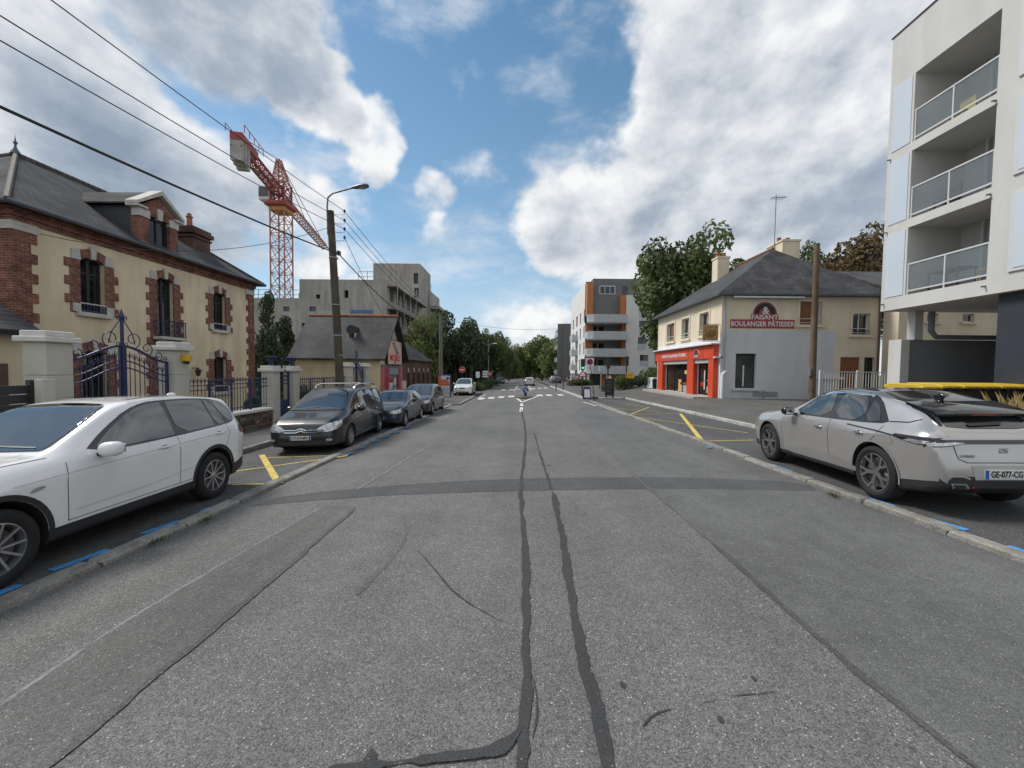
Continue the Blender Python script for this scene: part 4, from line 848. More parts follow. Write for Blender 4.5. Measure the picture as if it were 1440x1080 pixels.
for a, b, c, d in lo: mb.quad((AXX+1.9, a, c), (AXX+1.9, b, c), (AXX+1.9, b, d), (AXX+1.9, a, d))
mb.build('wall', m_awhite, blk)
MB().box(AXX-.03, AXX+.25, AY0-.03, AY1+.03, AZ1, AZ1+.05).build('roof_edge', m_dark, blk); MB().box(AXX+2.5, 26, AY0, 12.6, AZ1, AZ1+2.6).build('top_storey', m_awhite, blk)
for a, b, c, d in lo:
    bal = MB().bar((AXX+.06, a, c+1.10), (AXX+.06, b, c+1.10), .05).bar((AXX+.06, a, c+.14), (AXX+.06, b, c+.14), .05)
    for y in (a+.03, (a+b)/2, b-.03): bal.bar((AXX+.06, y, c), (AXX+.06, y, c+1.1), .04)
    bal = bal.build('balustrade', m_aframe, blk)
    gm = bpy.data.materials.get('clear_glass')
    if gm is None:
        gm = bpy.data.materials.new('clear_glass'); gm.use_nodes = True; nt = gm.node_tree; B = nt.nodes['Principled BSDF']; B.inputs['Base Color'].default_value = (.22, .26, .28, 1); B.inputs['Roughness'].default_value = .03; B.inputs['Alpha'].default_value = .30
    for y0, y1 in ((a+.06, (a+b)/2-.03), ((a+b)/2+.03, b-.06)): MB().box(AXX+.055, AXX+.065, y0, y1, c+.18, c+1.07).build('glass_panel', gm, bal)
    w = MB().box(AXX+1.82, AXX+1.87, a+.25, a+1.1, c+.02, c+2.15).build('french_window', m_dark, blk); MB().box(AXX+1.80, AXX+1.815, a+.32, a+1.03, c+.1, c+2.08).build('pane', m_glass, w)
    MB().tube([(AXX+1.78, b-.75, c), (AXX+1.78, b-.75, d)], .05, 8).build('downpipe', m_aframe, blk, smooth=40)
    MB().box(AXX-.02, AXX+.0-.002, b+.08, AY1-.15, c+.03, d-.03).build('panel', m_apanel, blk, bevel=.004)
    for y in (AY1-.12, a+.03): MB().tube([(AXX, y, c-.2), (AXX-.12, y, c-.22)], .025, 6).build('overflow_pipe', m_zinc, blk)
for i, fl in enumerate(floors):
    w = MB().box(AXX-.05, AXX-.003, 8.8, 11.45, fl+.08, fl+2.3).build('window_frame', m_aframe, blk, bevel=.008); MB().box(AXX-.065, AXX-.051, 8.95, 11.32, fl+.18, fl+2.2).build('shutter_panel', m_apanel, w)
# things left on the loggias
for fl, col, y, nm, lb in ((floors[2], (.40, .33, .06), 13.6, 'folded_chair', 'yellow folded chair on the top loggia'), (floors[1], (.03, .03, .035), 13.9, 'garden_chair', 'dark garden chair on the middle loggia'), (floors[0], (.36, .23, .10), 12.5, 'rattan_chair', 'light rattan chair on the lowest loggia')):
    t = thing(nm, lb, 'chair', (AXX+.8, y, fl)); mt = pm('m_'+nm, col, .6, .2)
    MB().box(AXX+.55, AXX+1.0, y-.24, y+.24, fl+.42, fl+.47).build('seat', mt, t, bevel=.01); MB().box(AXX+.97, AXX+1.02, y-.24, y+.24, fl+.47, fl+.95).build('backrest', mt, t, bevel=.01)
    for sx in (.58, .97):
        for sy in (-.21, .21): MB().bar((AXX+sx, y+sy, fl), (AXX+sx, y+sy, fl+.42), .035).build('leg', mt, t)
t = thing('garden_table', 'dark table on the lowest loggia', 'table', (AXX+.9, 13.7, floors[0])); mt = MATS['m_garden_chair']
MB().box(AXX+.5, AXX+1.2, 13.2, 14.2, floors[0]+.7, floors[0]+.74).build('table_top', mt, t)
for sx in (.55, 1.15):
    for sy in (13.25, 14.15): MB().bar((AXX+sx, sy, floors[0]), (AXX+sx, sy, floors[0]+.7), .04).build('leg', mt, t)
# ground storey under the slab
MB().box(AXX+.25, 27, AY0, 11.85, .2, AZ0-.003).build('navy_wall', m_navy, blk)
MB().box(14.75, 27, 15.0, 15.35, .2, 3.22).build('bin_store_wall', m_agrey, blk); MB().box(14.42, 14.75, 14.9, 15.4, .2, 3.22).build('end_pier', m_awhite, blk, bevel=.01)
MB().box(14.95, 15.25, 14.95, 15.25, 3.22, AZ0-.003).build('column', m_awhite, blk)
MB().tube([(15.5, 14.9, AZ0-.05), (15.5, 14.9, 3.55), (15.7, 14.9, 3.32), (20, 14.9, 3.32)], .09, 8).build('service_pipe', m_agrey, blk, smooth=40)
# wheeled bins
def wheelie():
    t = thing('wheelie_bin', 'dark wheeled recycling bin with yellow lid in the row by the navy wall', 'bin', (0, 0, 0), 0, 'wheeled bins with yellow lids'); bm_ = pm('bin_grey', (.022, .024, .028), .55, .15); ly = pm('bin_yellow', (.52, .36, .02), .5, .12)
    vs = [(-.23, -.28, .06), (.23, -.28, .06), (.23, .28, .06), (-.23, .28, .06), (-.285, -.36, 1.06), (.285, -.36, 1.06), (.285, .38, 1.06), (-.285, .38, 1.06)]
    MB().add(vs, [(0, 3, 2, 1), (4, 5, 6, 7), (0, 1, 5, 4), (1, 2, 6, 5), (2, 3, 7, 6), (3, 0, 4, 7)]).build('body', bm_, t, bevel=.03, local=True)
    MB().box(-.295, .295, -.38, .40, 1.06, 1.10).build('rim', bm_, t, local=True, bevel=.01)
    MB().prism([(-.44, 1.10), (-.44, 1.16), (-.30, 1.21), (.30, 1.23), (.42, 1.18), (.42, 1.10)], 'x', -.29, .29).build('lid', ly, t, local=True, bevel=.015)
    MB().tube([(-.22, .46, 1.02), (.22, .46, 1.02)], .02, 6).bar((-.22, .38, 1.0), (-.22, .46, 1.02), .03).bar((.22, .38, 1.0), (.22, .46, 1.02), .03).build('handle', bm_, t, local=True)
    MB().box(-.16, -.06, -.47, -.40, 1.06, 1.12).box(.06, .16, -.47, -.40, 1.06, 1.12).bar((-.16, -.46, 1.09), (.16, -.46, 1.09), .03).build('lid_grip', bm_, t, local=True)
    for s in (-1, 1): MB().lathe([(0, -.03), (.1, -.03), (.1, .03), (0, .03)], (s*.25, .30, .1), 14, 'x').build('wheel', m_dark, t, local=True)
    return t
wb = wheelie()
for k in range(6):
    o = wb if k == 0 else copy_tree(wb); o['label'] = 'dark wheeled bin with yellow lid, '+['sixth from the navy wall at the open end', 'fifth from the navy wall', 'fourth from the navy wall', 'third from the navy wall', 'second from the navy wall', 'standing right against the navy wall'][k]; x = 10.75+k*.66; y = 10.75+k*.13; o.scale = (1.12, 1.08, 1.04); o.location = (x, y, zp(x, y)+.003); o.rotation_euler = (0, 0, .19+random.uniform(-.05, .05))
# ================================================================== CARS
def lut(tab): xs, ys = zip(*tab); return lambda s: float(np.interp(s, xs, ys))
def smooth_lut(tab, L_):
    xs, ys = zip(*tab); g = np.linspace(0, L_, 400); v = np.interp(g, xs, ys); k = np.array([1, 2, 3, 2, 1.]); k /= k.sum()
    vp = np.concatenate([[v[0]]*2, v, [v[-1]]*2])
    v2 = np.convolve(vp, k, 'valid'); v2[0], v2[-1] = v[0], v[-1]
    return lambda s: float(np.interp(s, g, v2))
def chaikin(P, it=2, closed=False):
    for _ in range(it):
        Q = [] if closed else [P[0]]; n = len(P)
        for i in range(n if closed else n-1):
            a, b = np.array(P[i]), np.array(P[(i+1) % n]); Q += [tuple(a*.75+b*.25), tuple(a*.25+b*.75)]
        if not closed: Q.append(P[-1])
        P = Q
    return P
m_rubber = pm('tyre_rubber', (.011, .011, .012), .85, .15, 10, .3, 60); m_trim = pm('black_trim', (.020, .020, .021), .55, .1, 8); m_gloss = pm('black_gloss', (.008, .008, .009), .08, .0, coat=.5)
m_alloy = pm('alloy_grey', (.42, .42, .43), .32, .1, 8, metal=.85); m_alloyd = pm('alloy_dark', (.03, .03, .032), .4, .1, 8, metal=.5); m_chrome = pm('chrome', (.75, .75, .76), .12, 0, metal=1)
m_carglass = glassmat('car_glass', (.012, .016, .017), .02, 2.1, 0); m_lamp = pm('lamp_glass', (.45, .46, .47), .08, .35, 18, metal=.55, coat=1); m_tail = pm('tail_red', (.25, .010, .012), .1, .2, 15, coat=1); m_plate = pm('plate_white', (.60, .60, .58), .4, .03); m_plateb = pm('plate_blue', (.02, .10, .42), .4, .03); m_seam = pm('panel_gap', (.012, .012, .013), .8, 0); m_disc = pm('brake_disc', (.12, .12, .125), .45, .1, metal=.6); m_under = pm('underbody', (.01, .01, .01), .95, 0)
def paintmat(name, c, rough=.28, metal=.0, coat=1.0, flake=.04):
    m = pm(name, c, rough, flake, 1.2, metal=metal, coat=coat, spec=.3, dirt=tuple(.85*v+.012 for v in c)); return m
class Car:
    def __init__(s, name, label, p, paint, group=None, cat='car'):
        s.p = p; s.L = p['L']; s.t = thing(name, label, cat, (0, 0, 0), 0, group); s.fa = p['fo']; s.ra = p['fo']+p['wb']; s.x0 = p['fo']+p['wb']/2; s.paint = paint
        s.top = smooth_lut(p['top'], s.L); s.belt = smooth_lut(p['belt'], s.L); s.sh = smooth_lut(p['sh'], s.L); s.w = smooth_lut(p['w'], s.L); s.zb = smooth_lut(p['zb'], s.L)
        s.wr = smooth_lut(p['wr'], s.L); s.wbl = smooth_lut(p['wbelt'], s.L); s.sill = smooth_lut(p['sill'], s.L)
        s.body()
    def X(s, q): return s.x0-q
    def section(s, q):
        w, zb, zs, zsh, zbe, zt = s.w(q), s.zb(q), s.sill(q), s.sh(q), s.belt(q), s.top(q); wb_, wr = w*s.wbl(q), w*s.wr(q)
        zs = min(max(zs, zb+.02), zsh-.04); zbe = max(zbe, zsh+.015); zt = max(zt, zbe+.02); zre = zbe+(zt-zbe)*s.p.get('kr', .93)
        tuck = s.p.get('tuck', .035)
        pts = [(0, zb), (w*.86, zb), (w-tuck, zb+.03), (w-tuck*.9, zs), (w-tuck*.75, zs+.015), (w-tuck*.25, zs+(zsh-zs)*.55), (w, zsh-.02), (w-.004, zsh+.01), (wb_, zbe), (wr+(wb_-wr)*.10, zbe+(zre-zbe)*.93), (wr*.93, zre+(zt-zre)*.30), (wr*.5, zt-(zt-zbe)*.012), (0, zt)]
        return chaikin(pts, 2)
    def body(s):
        n = s.p.get('n', 64); L_ = s.L; qs = sorted(set([L_*(.5-.5*math.cos(math.pi*i/n))*.35+L_*i/n*.65 for i in range(n+1)])); N_ = None; V = []; F = []; Mi = []
        secs = [s.section(q) for q in qs]; k = len(secs[0]); ring = 2*k-2
        for q, sec in zip(qs, secs):
            x = s.X(q); V += [(x, y, z) for y, z in sec]+[(x, -y, z) for y, z in sec[-2:0:-1]]
        for i in range(n):
            for j in range(ring): F.append((i*ring+j, i*ring+(j+1) % ring, (i+1)*ring+(j+1) % ring, (i+1)*ring+j))
        F += [tuple(range(ring-1, -1, -1)), tuple(n*ring+j for j in range(ring))]
        bm = bmesh.new(); vs = [bm.verts.new(v) for v in V]
        for f in F:
            try: bm.faces.new([vs[i] for i in f])
            except ValueError: pass
        bmesh.ops.recalc_face_normals(bm, faces=bm.faces); tl = s.p.get('trimz', 0)
        for f in bm.faces:
            c = f.calc_center_median(); q = s.x0-c.x; z = c.z
            if z < s.sill(q)+.012 and tl: f.material_index = 1
            elif z < s.zb(q)+.02: f.material_index = 2
            rf = s.p.get('roofblack')
            if rf and f.normal.z > .55 and rf[0] < q < rf[1] and z > s.belt(q)+.12: f.material_index = 3
            f.smooth = True
        s.bvh = BVHTree.FromBMesh(bm); me = bpy.data.meshes.new('body'); bm.to_mesh(me); bm.free()
        for mt in (s.paint, m_trim, m_under, m_gloss): me.materials.append(mt)
        o = bpy.data.objects.new('body', me); C.objects.link(o); R_ = s.p['ra']
        cut = MB()
        for q in (s.fa, s.ra):
            for sd_ in (-1, 1):
                y1, y2 = sd_*.42, sd_*1.3; cut.lathe([(0.0001, min(y1, y2)), (R_, min(y1, y2)), (R_, max(y1, y2)), (0.0001, max(y1, y2))], (s.X(q), 0, s.p['rw']+.01), 36, 'y')
        co = cut.build('cutter', m_under); md = o.modifiers.new('b', 'BOOLEAN'); md.object = co; md.operation = 'DIFFERENCE'; md.solver = 'EXACT'
        try: md.material_mode = 'TRANSFER'
        except Exception: pass
        dg = bpy.context.evaluated_depsgraph_get(); me2 = bpy.data.meshes.new_from_object(o.evaluated_get(dg)); me2.name = 'body'
        bpy.data.objects.remove(o); bpy.data.objects.remove(co)
        me2.polygons.foreach_set('use_smooth', [True]*len(me2.polygons)); me2.set_sharp_from_angle(angle=RAD(38))
        s.b = bpy.data.objects.new('body', me2); link(s.b, s.t)
    def hit(s, side, a, b):
        o, d = {'L': ((a, 3, b), (0, -1, 0)), 'R': ((a, -3, b), (0, 1, 0)), 'F': ((5, a, b), (-1, 0, 0)), 'B': ((-5, a, b), (1, 0, 0)), 'T': ((a, b, 5), (0, 0, -1))}[side]
        h = s.bvh.ray_cast(Vector(o), Vector(d))
        if h[0] is None: h = s.bvh.find_nearest(Vector({'L': (a, .8, b), 'R': (a, -.8, b), 'F': (2.5, a, b), 'B': (-2.5, a, b), 'T': (a, b, 1)}[side]))
        return h[0], h[1]
    def decal(s, name, mat, side, pts, off=.005, rnd=0, parent=None, mx=.07, solid=0):
        if rnd: pts = chaikin(pts, rnd, True)
        bm = bmesh.new(); f = bm.faces.new([bm.verts.new((a, b, 0)) for a, b in pts]); bmesh.ops.triangulate(bm, faces=[f])
        for _ in range(6):
            ed = [e for e in bm.edges if e.calc_length() > mx]
            if not ed: break
            bmesh.ops.subdivide_edges(bm, edges=ed, cuts=1); bmesh.ops.triangulate(bm, faces=bm.faces)
        for v in bm.verts:
            p, n_ = s.hit(side, v.co.x, v.co.y); v.co = p+n_*off
        bmesh.ops.recalc_face_normals(bm, faces=bm.faces)
        ref = {'L': (0, 1, 0), 'R': (0, -1, 0), 'F': (1, 0, 0), 'B': (-1, 0, 0), 'T': (0, 0, 1)}[side]
        bm.normal_update()
        if sum(fc.normal.dot(Vector(ref))*fc.calc_area() for fc in bm.faces) < 0: bmesh.ops.reverse_faces(bm, faces=bm.faces)
        me = bpy.data.meshes.new(name); bm.to_mesh(me); bm.free(); me.materials.append(mat); me.polygons.foreach_set('use_smooth', [True]*len(me.polygons))
        o = bpy.data.objects.new(name, me); link(o, parent or s.t); return o
    def line(s, name, mat, side, pts, w=.008, off=.003, parent=None):
        Q = [np.array(p, float) for p in pts]; R_ = []
        for i in range(len(Q)-1):
            k = max(1, int(np.linalg.norm(Q[i+1]-Q[i])/.05)); R_ += [Q[i]+(Q[i+1]-Q[i])*j/k for j in range(k)]
        R_.append(Q[-1]); mb = MB(); vs = []
        for i, p in enumerate(R_):
            d = R_[min(i+1, len(R_)-1)]-R_[max(i-1, 0)]; d = d/max(1e-6, np.linalg.norm(d)); e = np.array([-d[1], d[0]])
            for sg in (-1, 1):
                h, n_ = s.hit(side, *(p+e*sg*w/2)); vs.append(h+n_*off)
        mb.add(vs, [(2*i, 2*i+1, 2*i+3, 2*i+2) for i in range(len(R_)-1)]); return mb.build(name, mat, parent or s.b, local=True)
    def both(s, fn, pts, *a, **k):
        for side in ('L', 'R'): fn(*a[:2], side, pts, *a[2:], **k)
    def S(s, pts): return [(s.X(q), z) for q, z in pts]
    def wheels(s, style, spokes=10, rimr=None, alloy=None, det=True):
        r = s.p['rw']; rim = rimr or r*.68; al = alloy or m_alloy; tw = .112; y_out = s.p['W']/2-.02
        ty = MB(); prof = [(rim-.005, -.10), (rim+.01, -tw), (r-.06, -tw-.008), (r-.015, -tw+.012), (r, -tw+.035), (r, tw-.035), (r-.015, tw-.012), (r-.06, tw+.008), (rim+.01, tw), (rim-.005, .10)]
        mt = raw('tyre', ty.lathe(prof, n=40, axis='y'), m_rubber, smooth=35)
        rb = MB(); rb.lathe([(rim, .10), (rim-.015, .105), (rim-.022, .085), (rim-.03, -.06), (rim-.05, -.08)], n=40, axis='y')
        if style == 'multi':
            for k in range(spokes):
                a = 2*math.pi*k/spokes; c, s_ = math.cos(a), math.sin(a); dl = .16 if k % 2 else -.16; a2 = a+dl*.55; c2, s2 = math.cos(a2), math.sin(a2)
                rb.bar((c2*.05, .066, s2*.05), (c*(rim-.012), .088, s_*(rim-.012)), .022, .03, up=(0, 1, 0))
        elif style == 'y5':
            for k in range(5):
                a = 2*math.pi*k/5+.3
                for dl in (-.26, .26): rb.bar((math.cos(a+dl*.15)*rim*.50, .080, math.sin(a+dl*.15)*rim*.50), (math.cos(a+dl)*(rim-.012), .092, math.sin(a+dl)*(rim-.012)), .030, .03, up=(0, 1, 0))
                rb.bar((math.cos(a)*.04, .068, math.sin(a)*.04), (math.cos(a)*rim*.54, .084, math.sin(a)*rim*.54), .048, .03, up=(0, 1, 0))
        else:
            for k in range(spokes):
                a = 2*math.pi*k/spokes; c, s_ = math.cos(a), math.sin(a); rb.bar((c*.03, .07, s_*.03), (c*(rim-.012), .088, s_*(rim-.012)), .055, .03, up=(0, 1, 0))
        rb.lathe([(0, .088), (.035, .086), (.055, .075), (.06, .05), (0, .05)], n=20, axis='y'); mr = raw('rim', rb, al, smooth=40)
        db = MB().lathe([(0, .03), (rim*.78, .03), (rim*.78, .01), (0, .01)], n=30, axis='y'); mdisc = raw('brake_disc', db, m_disc)
        bb = MB().lathe([(0, -.07), (rim-.03, -.07), (rim-.03, -.078), (0, -.078)], n=30, axis='y'); mback = raw('wheel_back', bb, m_under)
        for q in (s.fa, s.ra):
            for sg in (1, -1):
                w = bpy.data.objects.new('wheel', mdisc); link(w, s.t); w.location = (s.X(q), sg*(y_out-tw), r); w.rotation_euler = (0, random.uniform(0, 1), 0 if sg > 0 else math.pi)
                inst('tyre', mt, w, (0, 0, 0)); inst('rim', mr, w, (0, 0, 0)); inst('wheel_back', mback, w, (0, 0, 0))
    def arches(s, mat=None, wd=.03, off=.006):
        for q in (s.fa, s.ra):
            for side in ('L', 'R'):
                R0 = s.p['ra']; pts = []
                for k in range(25):
                    a = RAD(-20+220*k/24); pts.append((s.X(q)+(R0+wd/2)*math.cos(a), s.p['rw']+.01+(R0+wd/2)*math.sin(a)))
                pts = [p for p in pts if p[1] > s.zb(s.x0-p[0])+.03]; s.line('wheel_arch', mat or m_trim, side, pts, wd, off)
    def mirror(s, q, z, mat, y=.93, sx=.10, sy=.115, sz=.085):
        for sg in (1, -1):
            m = MB().ball((s.X(q), sg*(y+.10), z+.05), sx, sy, sz, 9, 0, .75).build('wing_mirror', mat, s.t, smooth=60, local=True)
            MB().bar((s.X(q), sg*(y-.06), z-.01), (s.X(q)-.02, sg*(y+.08), z), .07, .035).build('mirror_arm', m_trim, m, local=True)
            MB().add([(s.X(q)-sx*.97, sg*(y+.03), z+.0), (s.X(q)-sx*.97, sg*(y+.18), z+.0), (s.X(q)-sx*.97, sg*(y+.18), z+.1), (s.X(q)-sx*.97, sg*(y+.03), z+.1)], [(0, 1, 2, 3)]).build('mirror_glass', m_chrome, m, local=True)
    def handle(s, q, z, mat, ln=.20):
        for side, sg in (('L', 1), ('R', -1)):
            h, n_ = s.hit(side, s.X(q), z); MB().ball((h.x, h.y+sg*.020, h.z), ln/2, .016, .017, 8, 0, .6).build('door_handle', mat, s.t, smooth=60, local=True)
            s.decal('handle_recess', m_seam, side, [(s.X(q)-ln*.3, z-.025), (s.X(q)+ln*.3, z-.025), (s.X(q)+ln*.3, z+.022), (s.X(q)-ln*.3, z+.022)], .002, 1, s.b)  # flat dark patch paints the shade of a recess behind the handle
    def plate(s, side, z, txt, w=.52, h=.11, tilt=0):
        sg = 1 if side == 'F' else -1; hh, _ = s.hit(side, 0, z); x = hh.x+sg*.018
        x = max(x, s.hit(side, .25, z)[0].x+.01) if sg > 0 else min(x, s.hit(side, .25, z)[0].x-.01)
        p = MB().box(min(x, x-sg*.05), max(x, x-sg*.05), -w/2, w/2, z-h/2, z+h/2).build('number_plate', m_plate, s.t, bevel=.003, local=True)
        for a in (-1, 1): MB().box(min(x, x+sg*.003), max(x, x+sg*.003), a*(w/2-.045)+min(0, a*.042), a*(w/2-.045)+max(0, a*.042), z-h/2+.003, z+h/2-.003).build('plate_band', m_plateb, p, local=True)
        rot = facing(sg, 0); t = text_obj(txt, 'plate_lettering', m_dark, h*.92, (x+sg*.003, 0, z), rot, None, .001, .002, .78 if len(txt) > 8 else .85); t.parent = p
    def place(s, x, y, heading, sc=1.0, dz=0, sz=1.0):
        # heading: direction of travel, radians anticlockwise from +X
        zf = lambda px, py: zg(px, py)+dz; hx, hy = math.cos(heading), math.sin(heading); h = s.p['wb']/2*sc
        pit = math.atan2(zf(x+hx*h, y+hy*h)-zf(x-hx*h, y-hy*h), 2*h); rl = math.atan2(zf(x-hy*.8, y+hx*.8)-zf(x+hy*.8, y-hx*.8), 1.6)
        s.t.location = (x, y, zf(x, y)); s.t.rotation_euler = (rl, -pit, heading); s.t.scale = (sc, sc, sc*sz)
def glasshouse(c, wins, surround=None, ws=None, rs=None, smat=None):
    if surround:
        for side in ('L', 'R'): c.decal('window_surround', smat or m_gloss, side, c.S(surround), .003, 1)
    for wn in wins:
        for side in ('L', 'R'): c.decal('side_window', m_carglass, side, c.S(wn), .007, 1)
    if ws: c.decal('windscreen', m_carglass, 'T', [(c.X(q), y) for q, y in ws]+[(c.X(q), -y) for q, y in reversed(ws)], .014, 1, mx=.04)
    if rs: c.decal('rear_window', m_carglass, 'T', [(c.X(q), y) for q, y in rs]+[(c.X(q), -y) for q, y in reversed(rs)], .006, 1)
# ---------------- white sport utility vehicle
P_SUV = dict(L=4.65, W=1.88, wb=2.81, fo=.87, rw=.365, ra=.425, kr=.955, trimz=1, tuck=.03,
  top=[(0, .52), (.02, .74), (.07, .93), (.2, 1.01), (.8, 1.09), (1.40, 1.13), (1.55, 1.19), (2.20, 1.555), (2.45, 1.625), (2.9, 1.66), (3.5, 1.65), (4.05, 1.60), (4.32, 1.555), (4.40, 1.45), (4.52, 1.14), (4.58, 1.04), (4.63, .85), (4.65, .52)],
  belt=[(0, .50), (.03, .68), (.12, .84), (.4, .93), (1.3, 1.04), (1.6, 1.07), (2.4, 1.09), (3.4, 1.135), (4.0, 1.17), (4.35, 1.16), (4.52, 1.06), (4.62, .8), (4.65, .5)],
  sh=[(0, .46), (.2, .70), (.9, .88), (2, .92), (3.5, .99), (4.3, 1.0), (4.55, .9), (4.65, .46)],
  w=[(0, .52), (.04, .70), (.15, .82), (.4, .895), (.9, .935), (3.9, .94), (4.25, .915), (4.5, .85), (4.62, .74), (4.65, .62)],
  zb=[(0, .34), (.1, .25), (.5, .23), (4.2, .25), (4.5, .30), (4.65, .42)], sill=[(0, .42), (.5, .40), (1.3, .385), (3.2, .385), (4, .42), (4.65, .55)],
  wr=[(0, .8), (.3, .78), (1.35, .80), (1.9, .74), (2.3, .70), (4.0, .68), (4.3, .68), (4.5, .78), (4.65, .85)], wbelt=[(0, .97), (.5, .94), (1.3, .93), (1.7, .945), (4.1, .935), (4.4, .93), (4.65, .97)])
wp = paintmat('white_pearl', (.76, .76, .765), .26)
suv = Car('parked_suv', 'white sport utility car with silver ten-spoke wheels parked before the ornate gate', P_SUV, wp)
c = suv
glasshouse(c, [[(1.80, 1.095), (2.10, 1.31), (2.40, 1.48), (2.66, 1.555), (2.88, 1.572), (2.93, 1.572), (2.95, 1.12), (2.9, 1.115)], [(3.02, 1.12), (3.00, 1.575), (3.05, 1.578), (3.40, 1.575), (3.66, 1.56), (3.70, 1.555), (3.745, 1.155), (3.7, 1.15)], [(3.78, 1.155), (3.735, 1.555), (3.84, 1.545), (4.02, 1.17)], [(4.08, 1.18), (3.91, 1.535), (4.12, 1.485), (4.235, 1.41), (4.27, 1.30), (4.23, 1.21)]],
    [(1.66, 1.065), (2.05, 1.325), (2.40, 1.515), (2.68, 1.59), (2.95, 1.602), (3.5, 1.60), (3.95, 1.565), (4.20, 1.495), (4.31, 1.38), (4.30, 1.22), (4.2, 1.16), (3.9, 1.135), (2.9, 1.09)], [(1.47, .60), (1.50, .655), (1.8, .625), (2.22, .56), (2.34, .49), (2.36, .2)], [(4.40, .2), (4.40, .56), (4.54, .64), (4.545, .3)])
for pts in ([(1.50, 1.03), (1.47, .85), (1.48, .42)], [(2.97, 1.08), (2.97, .43)], [(4.00, 1.14), (4.03, 1.0), (3.92, .78)], [(1.48, .43), (3.3, .43)]):
    c.both(c.line, c.S(pts), 'panel_gap', m_seam, .007, .0025)
c.both(c.line, c.S([(1.0, .90), (2.0, .945), (3.4, 1.00), (4.2, 1.03)]), 'crease', pm('crease_shade', (.52, .52, .53), .3, 0, coat=1), .012, .004)  # grey line paints the shade along the side crease
c.arches(m_trim, .055); c.wheels('multi', 10, .245)
c.mirror(1.86, 1.06, wp, .93); c.handle(2.72, .985, wp); c.handle(3.78, 1.025, wp)
for side, q in (('L', 1.18), ('R', 1.18)): c.decal('side_badge', m_chrome, side, c.S([(q-.07, .80), (q+.08, .83), (q+.07, .86), (q-.03, .85)]), .008, 1)
for sg in (1, -1):
    side = 'L' if sg > 0 else 'R'; c.decal('tail_light', m_tail, side, c.S([(4.30, .99), (4.34, 1.10), (4.46, 1.09), (4.58, .99), (4.58, .95), (4.4, .94)]), .008, 1)
    c.decal('headlight', m_lamp, side, c.S([(.16, .74), (.20, .86), (.62, .90), (.55, .80)]), .008, 1)
    c.line('roof_rail', m_chrome, 'T', [(c.X(2.5), sg*.60), (c.X(4.0), sg*.58)], .03, .03)
    c.decal('grille', m_gloss, 'F', [(sg*.06, .60), (sg*.06, .86), (sg*.30, .86), (sg*.36, .74), (sg*.28, .60)], .01, 1)
c.line('wiper', m_trim, 'T', [(c.X(1.52), .55), (c.X(1.56), -.05)], .025, .02); c.line('wiper', m_trim, 'T', [(c.X(1.52), -.1), (c.X(1.56), -.6)], .025, .02)
MB().ball((c.X(3.95), 0, 1.63), .10, .03, .045, 8).build('roof_antenna', wp, c.t, smooth=60, local=True); c.plate('F', .50, 'DK-486-PM')
for sg in (1, -1):
    c.line('bonnet_gap', m_seam, 'T', [(c.X(.30), sg*.60), (c.X(.8), sg*.735), (c.X(1.40), sg*.79)], .007, .003); c.line('bonnet_crease', MATS['crease_shade'], 'T', [(c.X(.28), sg*.34), (c.X(1.42), sg*.52)], .012, .003)  # bonnet and sill creases are painted shade lines, not folds in the body
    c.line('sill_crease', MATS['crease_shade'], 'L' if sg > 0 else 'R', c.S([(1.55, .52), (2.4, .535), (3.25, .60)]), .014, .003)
text_obj('xDrive20d', 'door_badge', m_chrome, .055, (c.X(1.68), .915, .66), facing(0, 1), None, .002, .001).parent = c.t
# ---------------- silver crossover seen from behind
P_DS = dict(L=4.40, W=1.86, wb=2.675, fo=.87, rw=.36, ra=.40, kr=.93, trimz=1, tuck=.04,
  top=[(0, .50), (.02, .70), (.1, .83), (.3, .91), (.9, .985), (1.22, 1.01), (1.40, 1.07), (2.05, 1.37), (2.35, 1.445), (2.75, 1.47), (3.15, 1.44), (3.6, 1.345), (3.95, 1.235), (4.03, 1.20), (4.10, 1.135), (4.27, 1.02), (4.335, .985), (4.37, .90), (4.39, .72), (4.40, .5)],
  belt=[(0, .48), (.03, .64), (.12, .76), (.4, .85), (1.2, .94), (1.6, .97), (2.5, .985), (3.3, 1.005), (3.8, 1.02), (4.2, 1.0), (4.34, .95), (4.39, .70), (4.40, .46)],
  sh=[(0, .45), (.2, .66), (.9, .80), (2, .82), (3.2, .86), (3.9, .90), (4.25, .89), (4.36, .80), (4.40, .42)],
  w=[(0, .52), (.05, .72), (.16, .82), (.45, .90), (.9, .925), (1.6, .905), (2.6, .905), (3.4, .935), (3.9, .93), (4.2, .885), (4.33, .83), (4.40, .70)],
  zb=[(0, .30), (.1, .21), (.5, .20), (3.9, .21), (4.25, .27), (4.40, .36)], sill=[(0, .36), (.6, .32), (1.3, .29), (3.1, .30), (3.8, .34), (4.40, .43)],
  wr=[(0, .8), (1.2, .80), (1.7, .74), (2.1, .70), (3.4, .66), (3.9, .66), (4.05, .68), (4.3, .80), (4.40, .88)], wbelt=[(0, .97), (.5, .93), (1.2, .92), (1.6, .95), (3.3, .93), (3.9, .90), (4.2, .92), (4.40, .97)])
sp = paintmat('silver_grey', (.42, .41, .40), .24, .55)
ds = Car('parked_crossover', 'silver-grey crossover car with black roof and slim tail lights, seen from behind', P_DS, sp)
c = ds
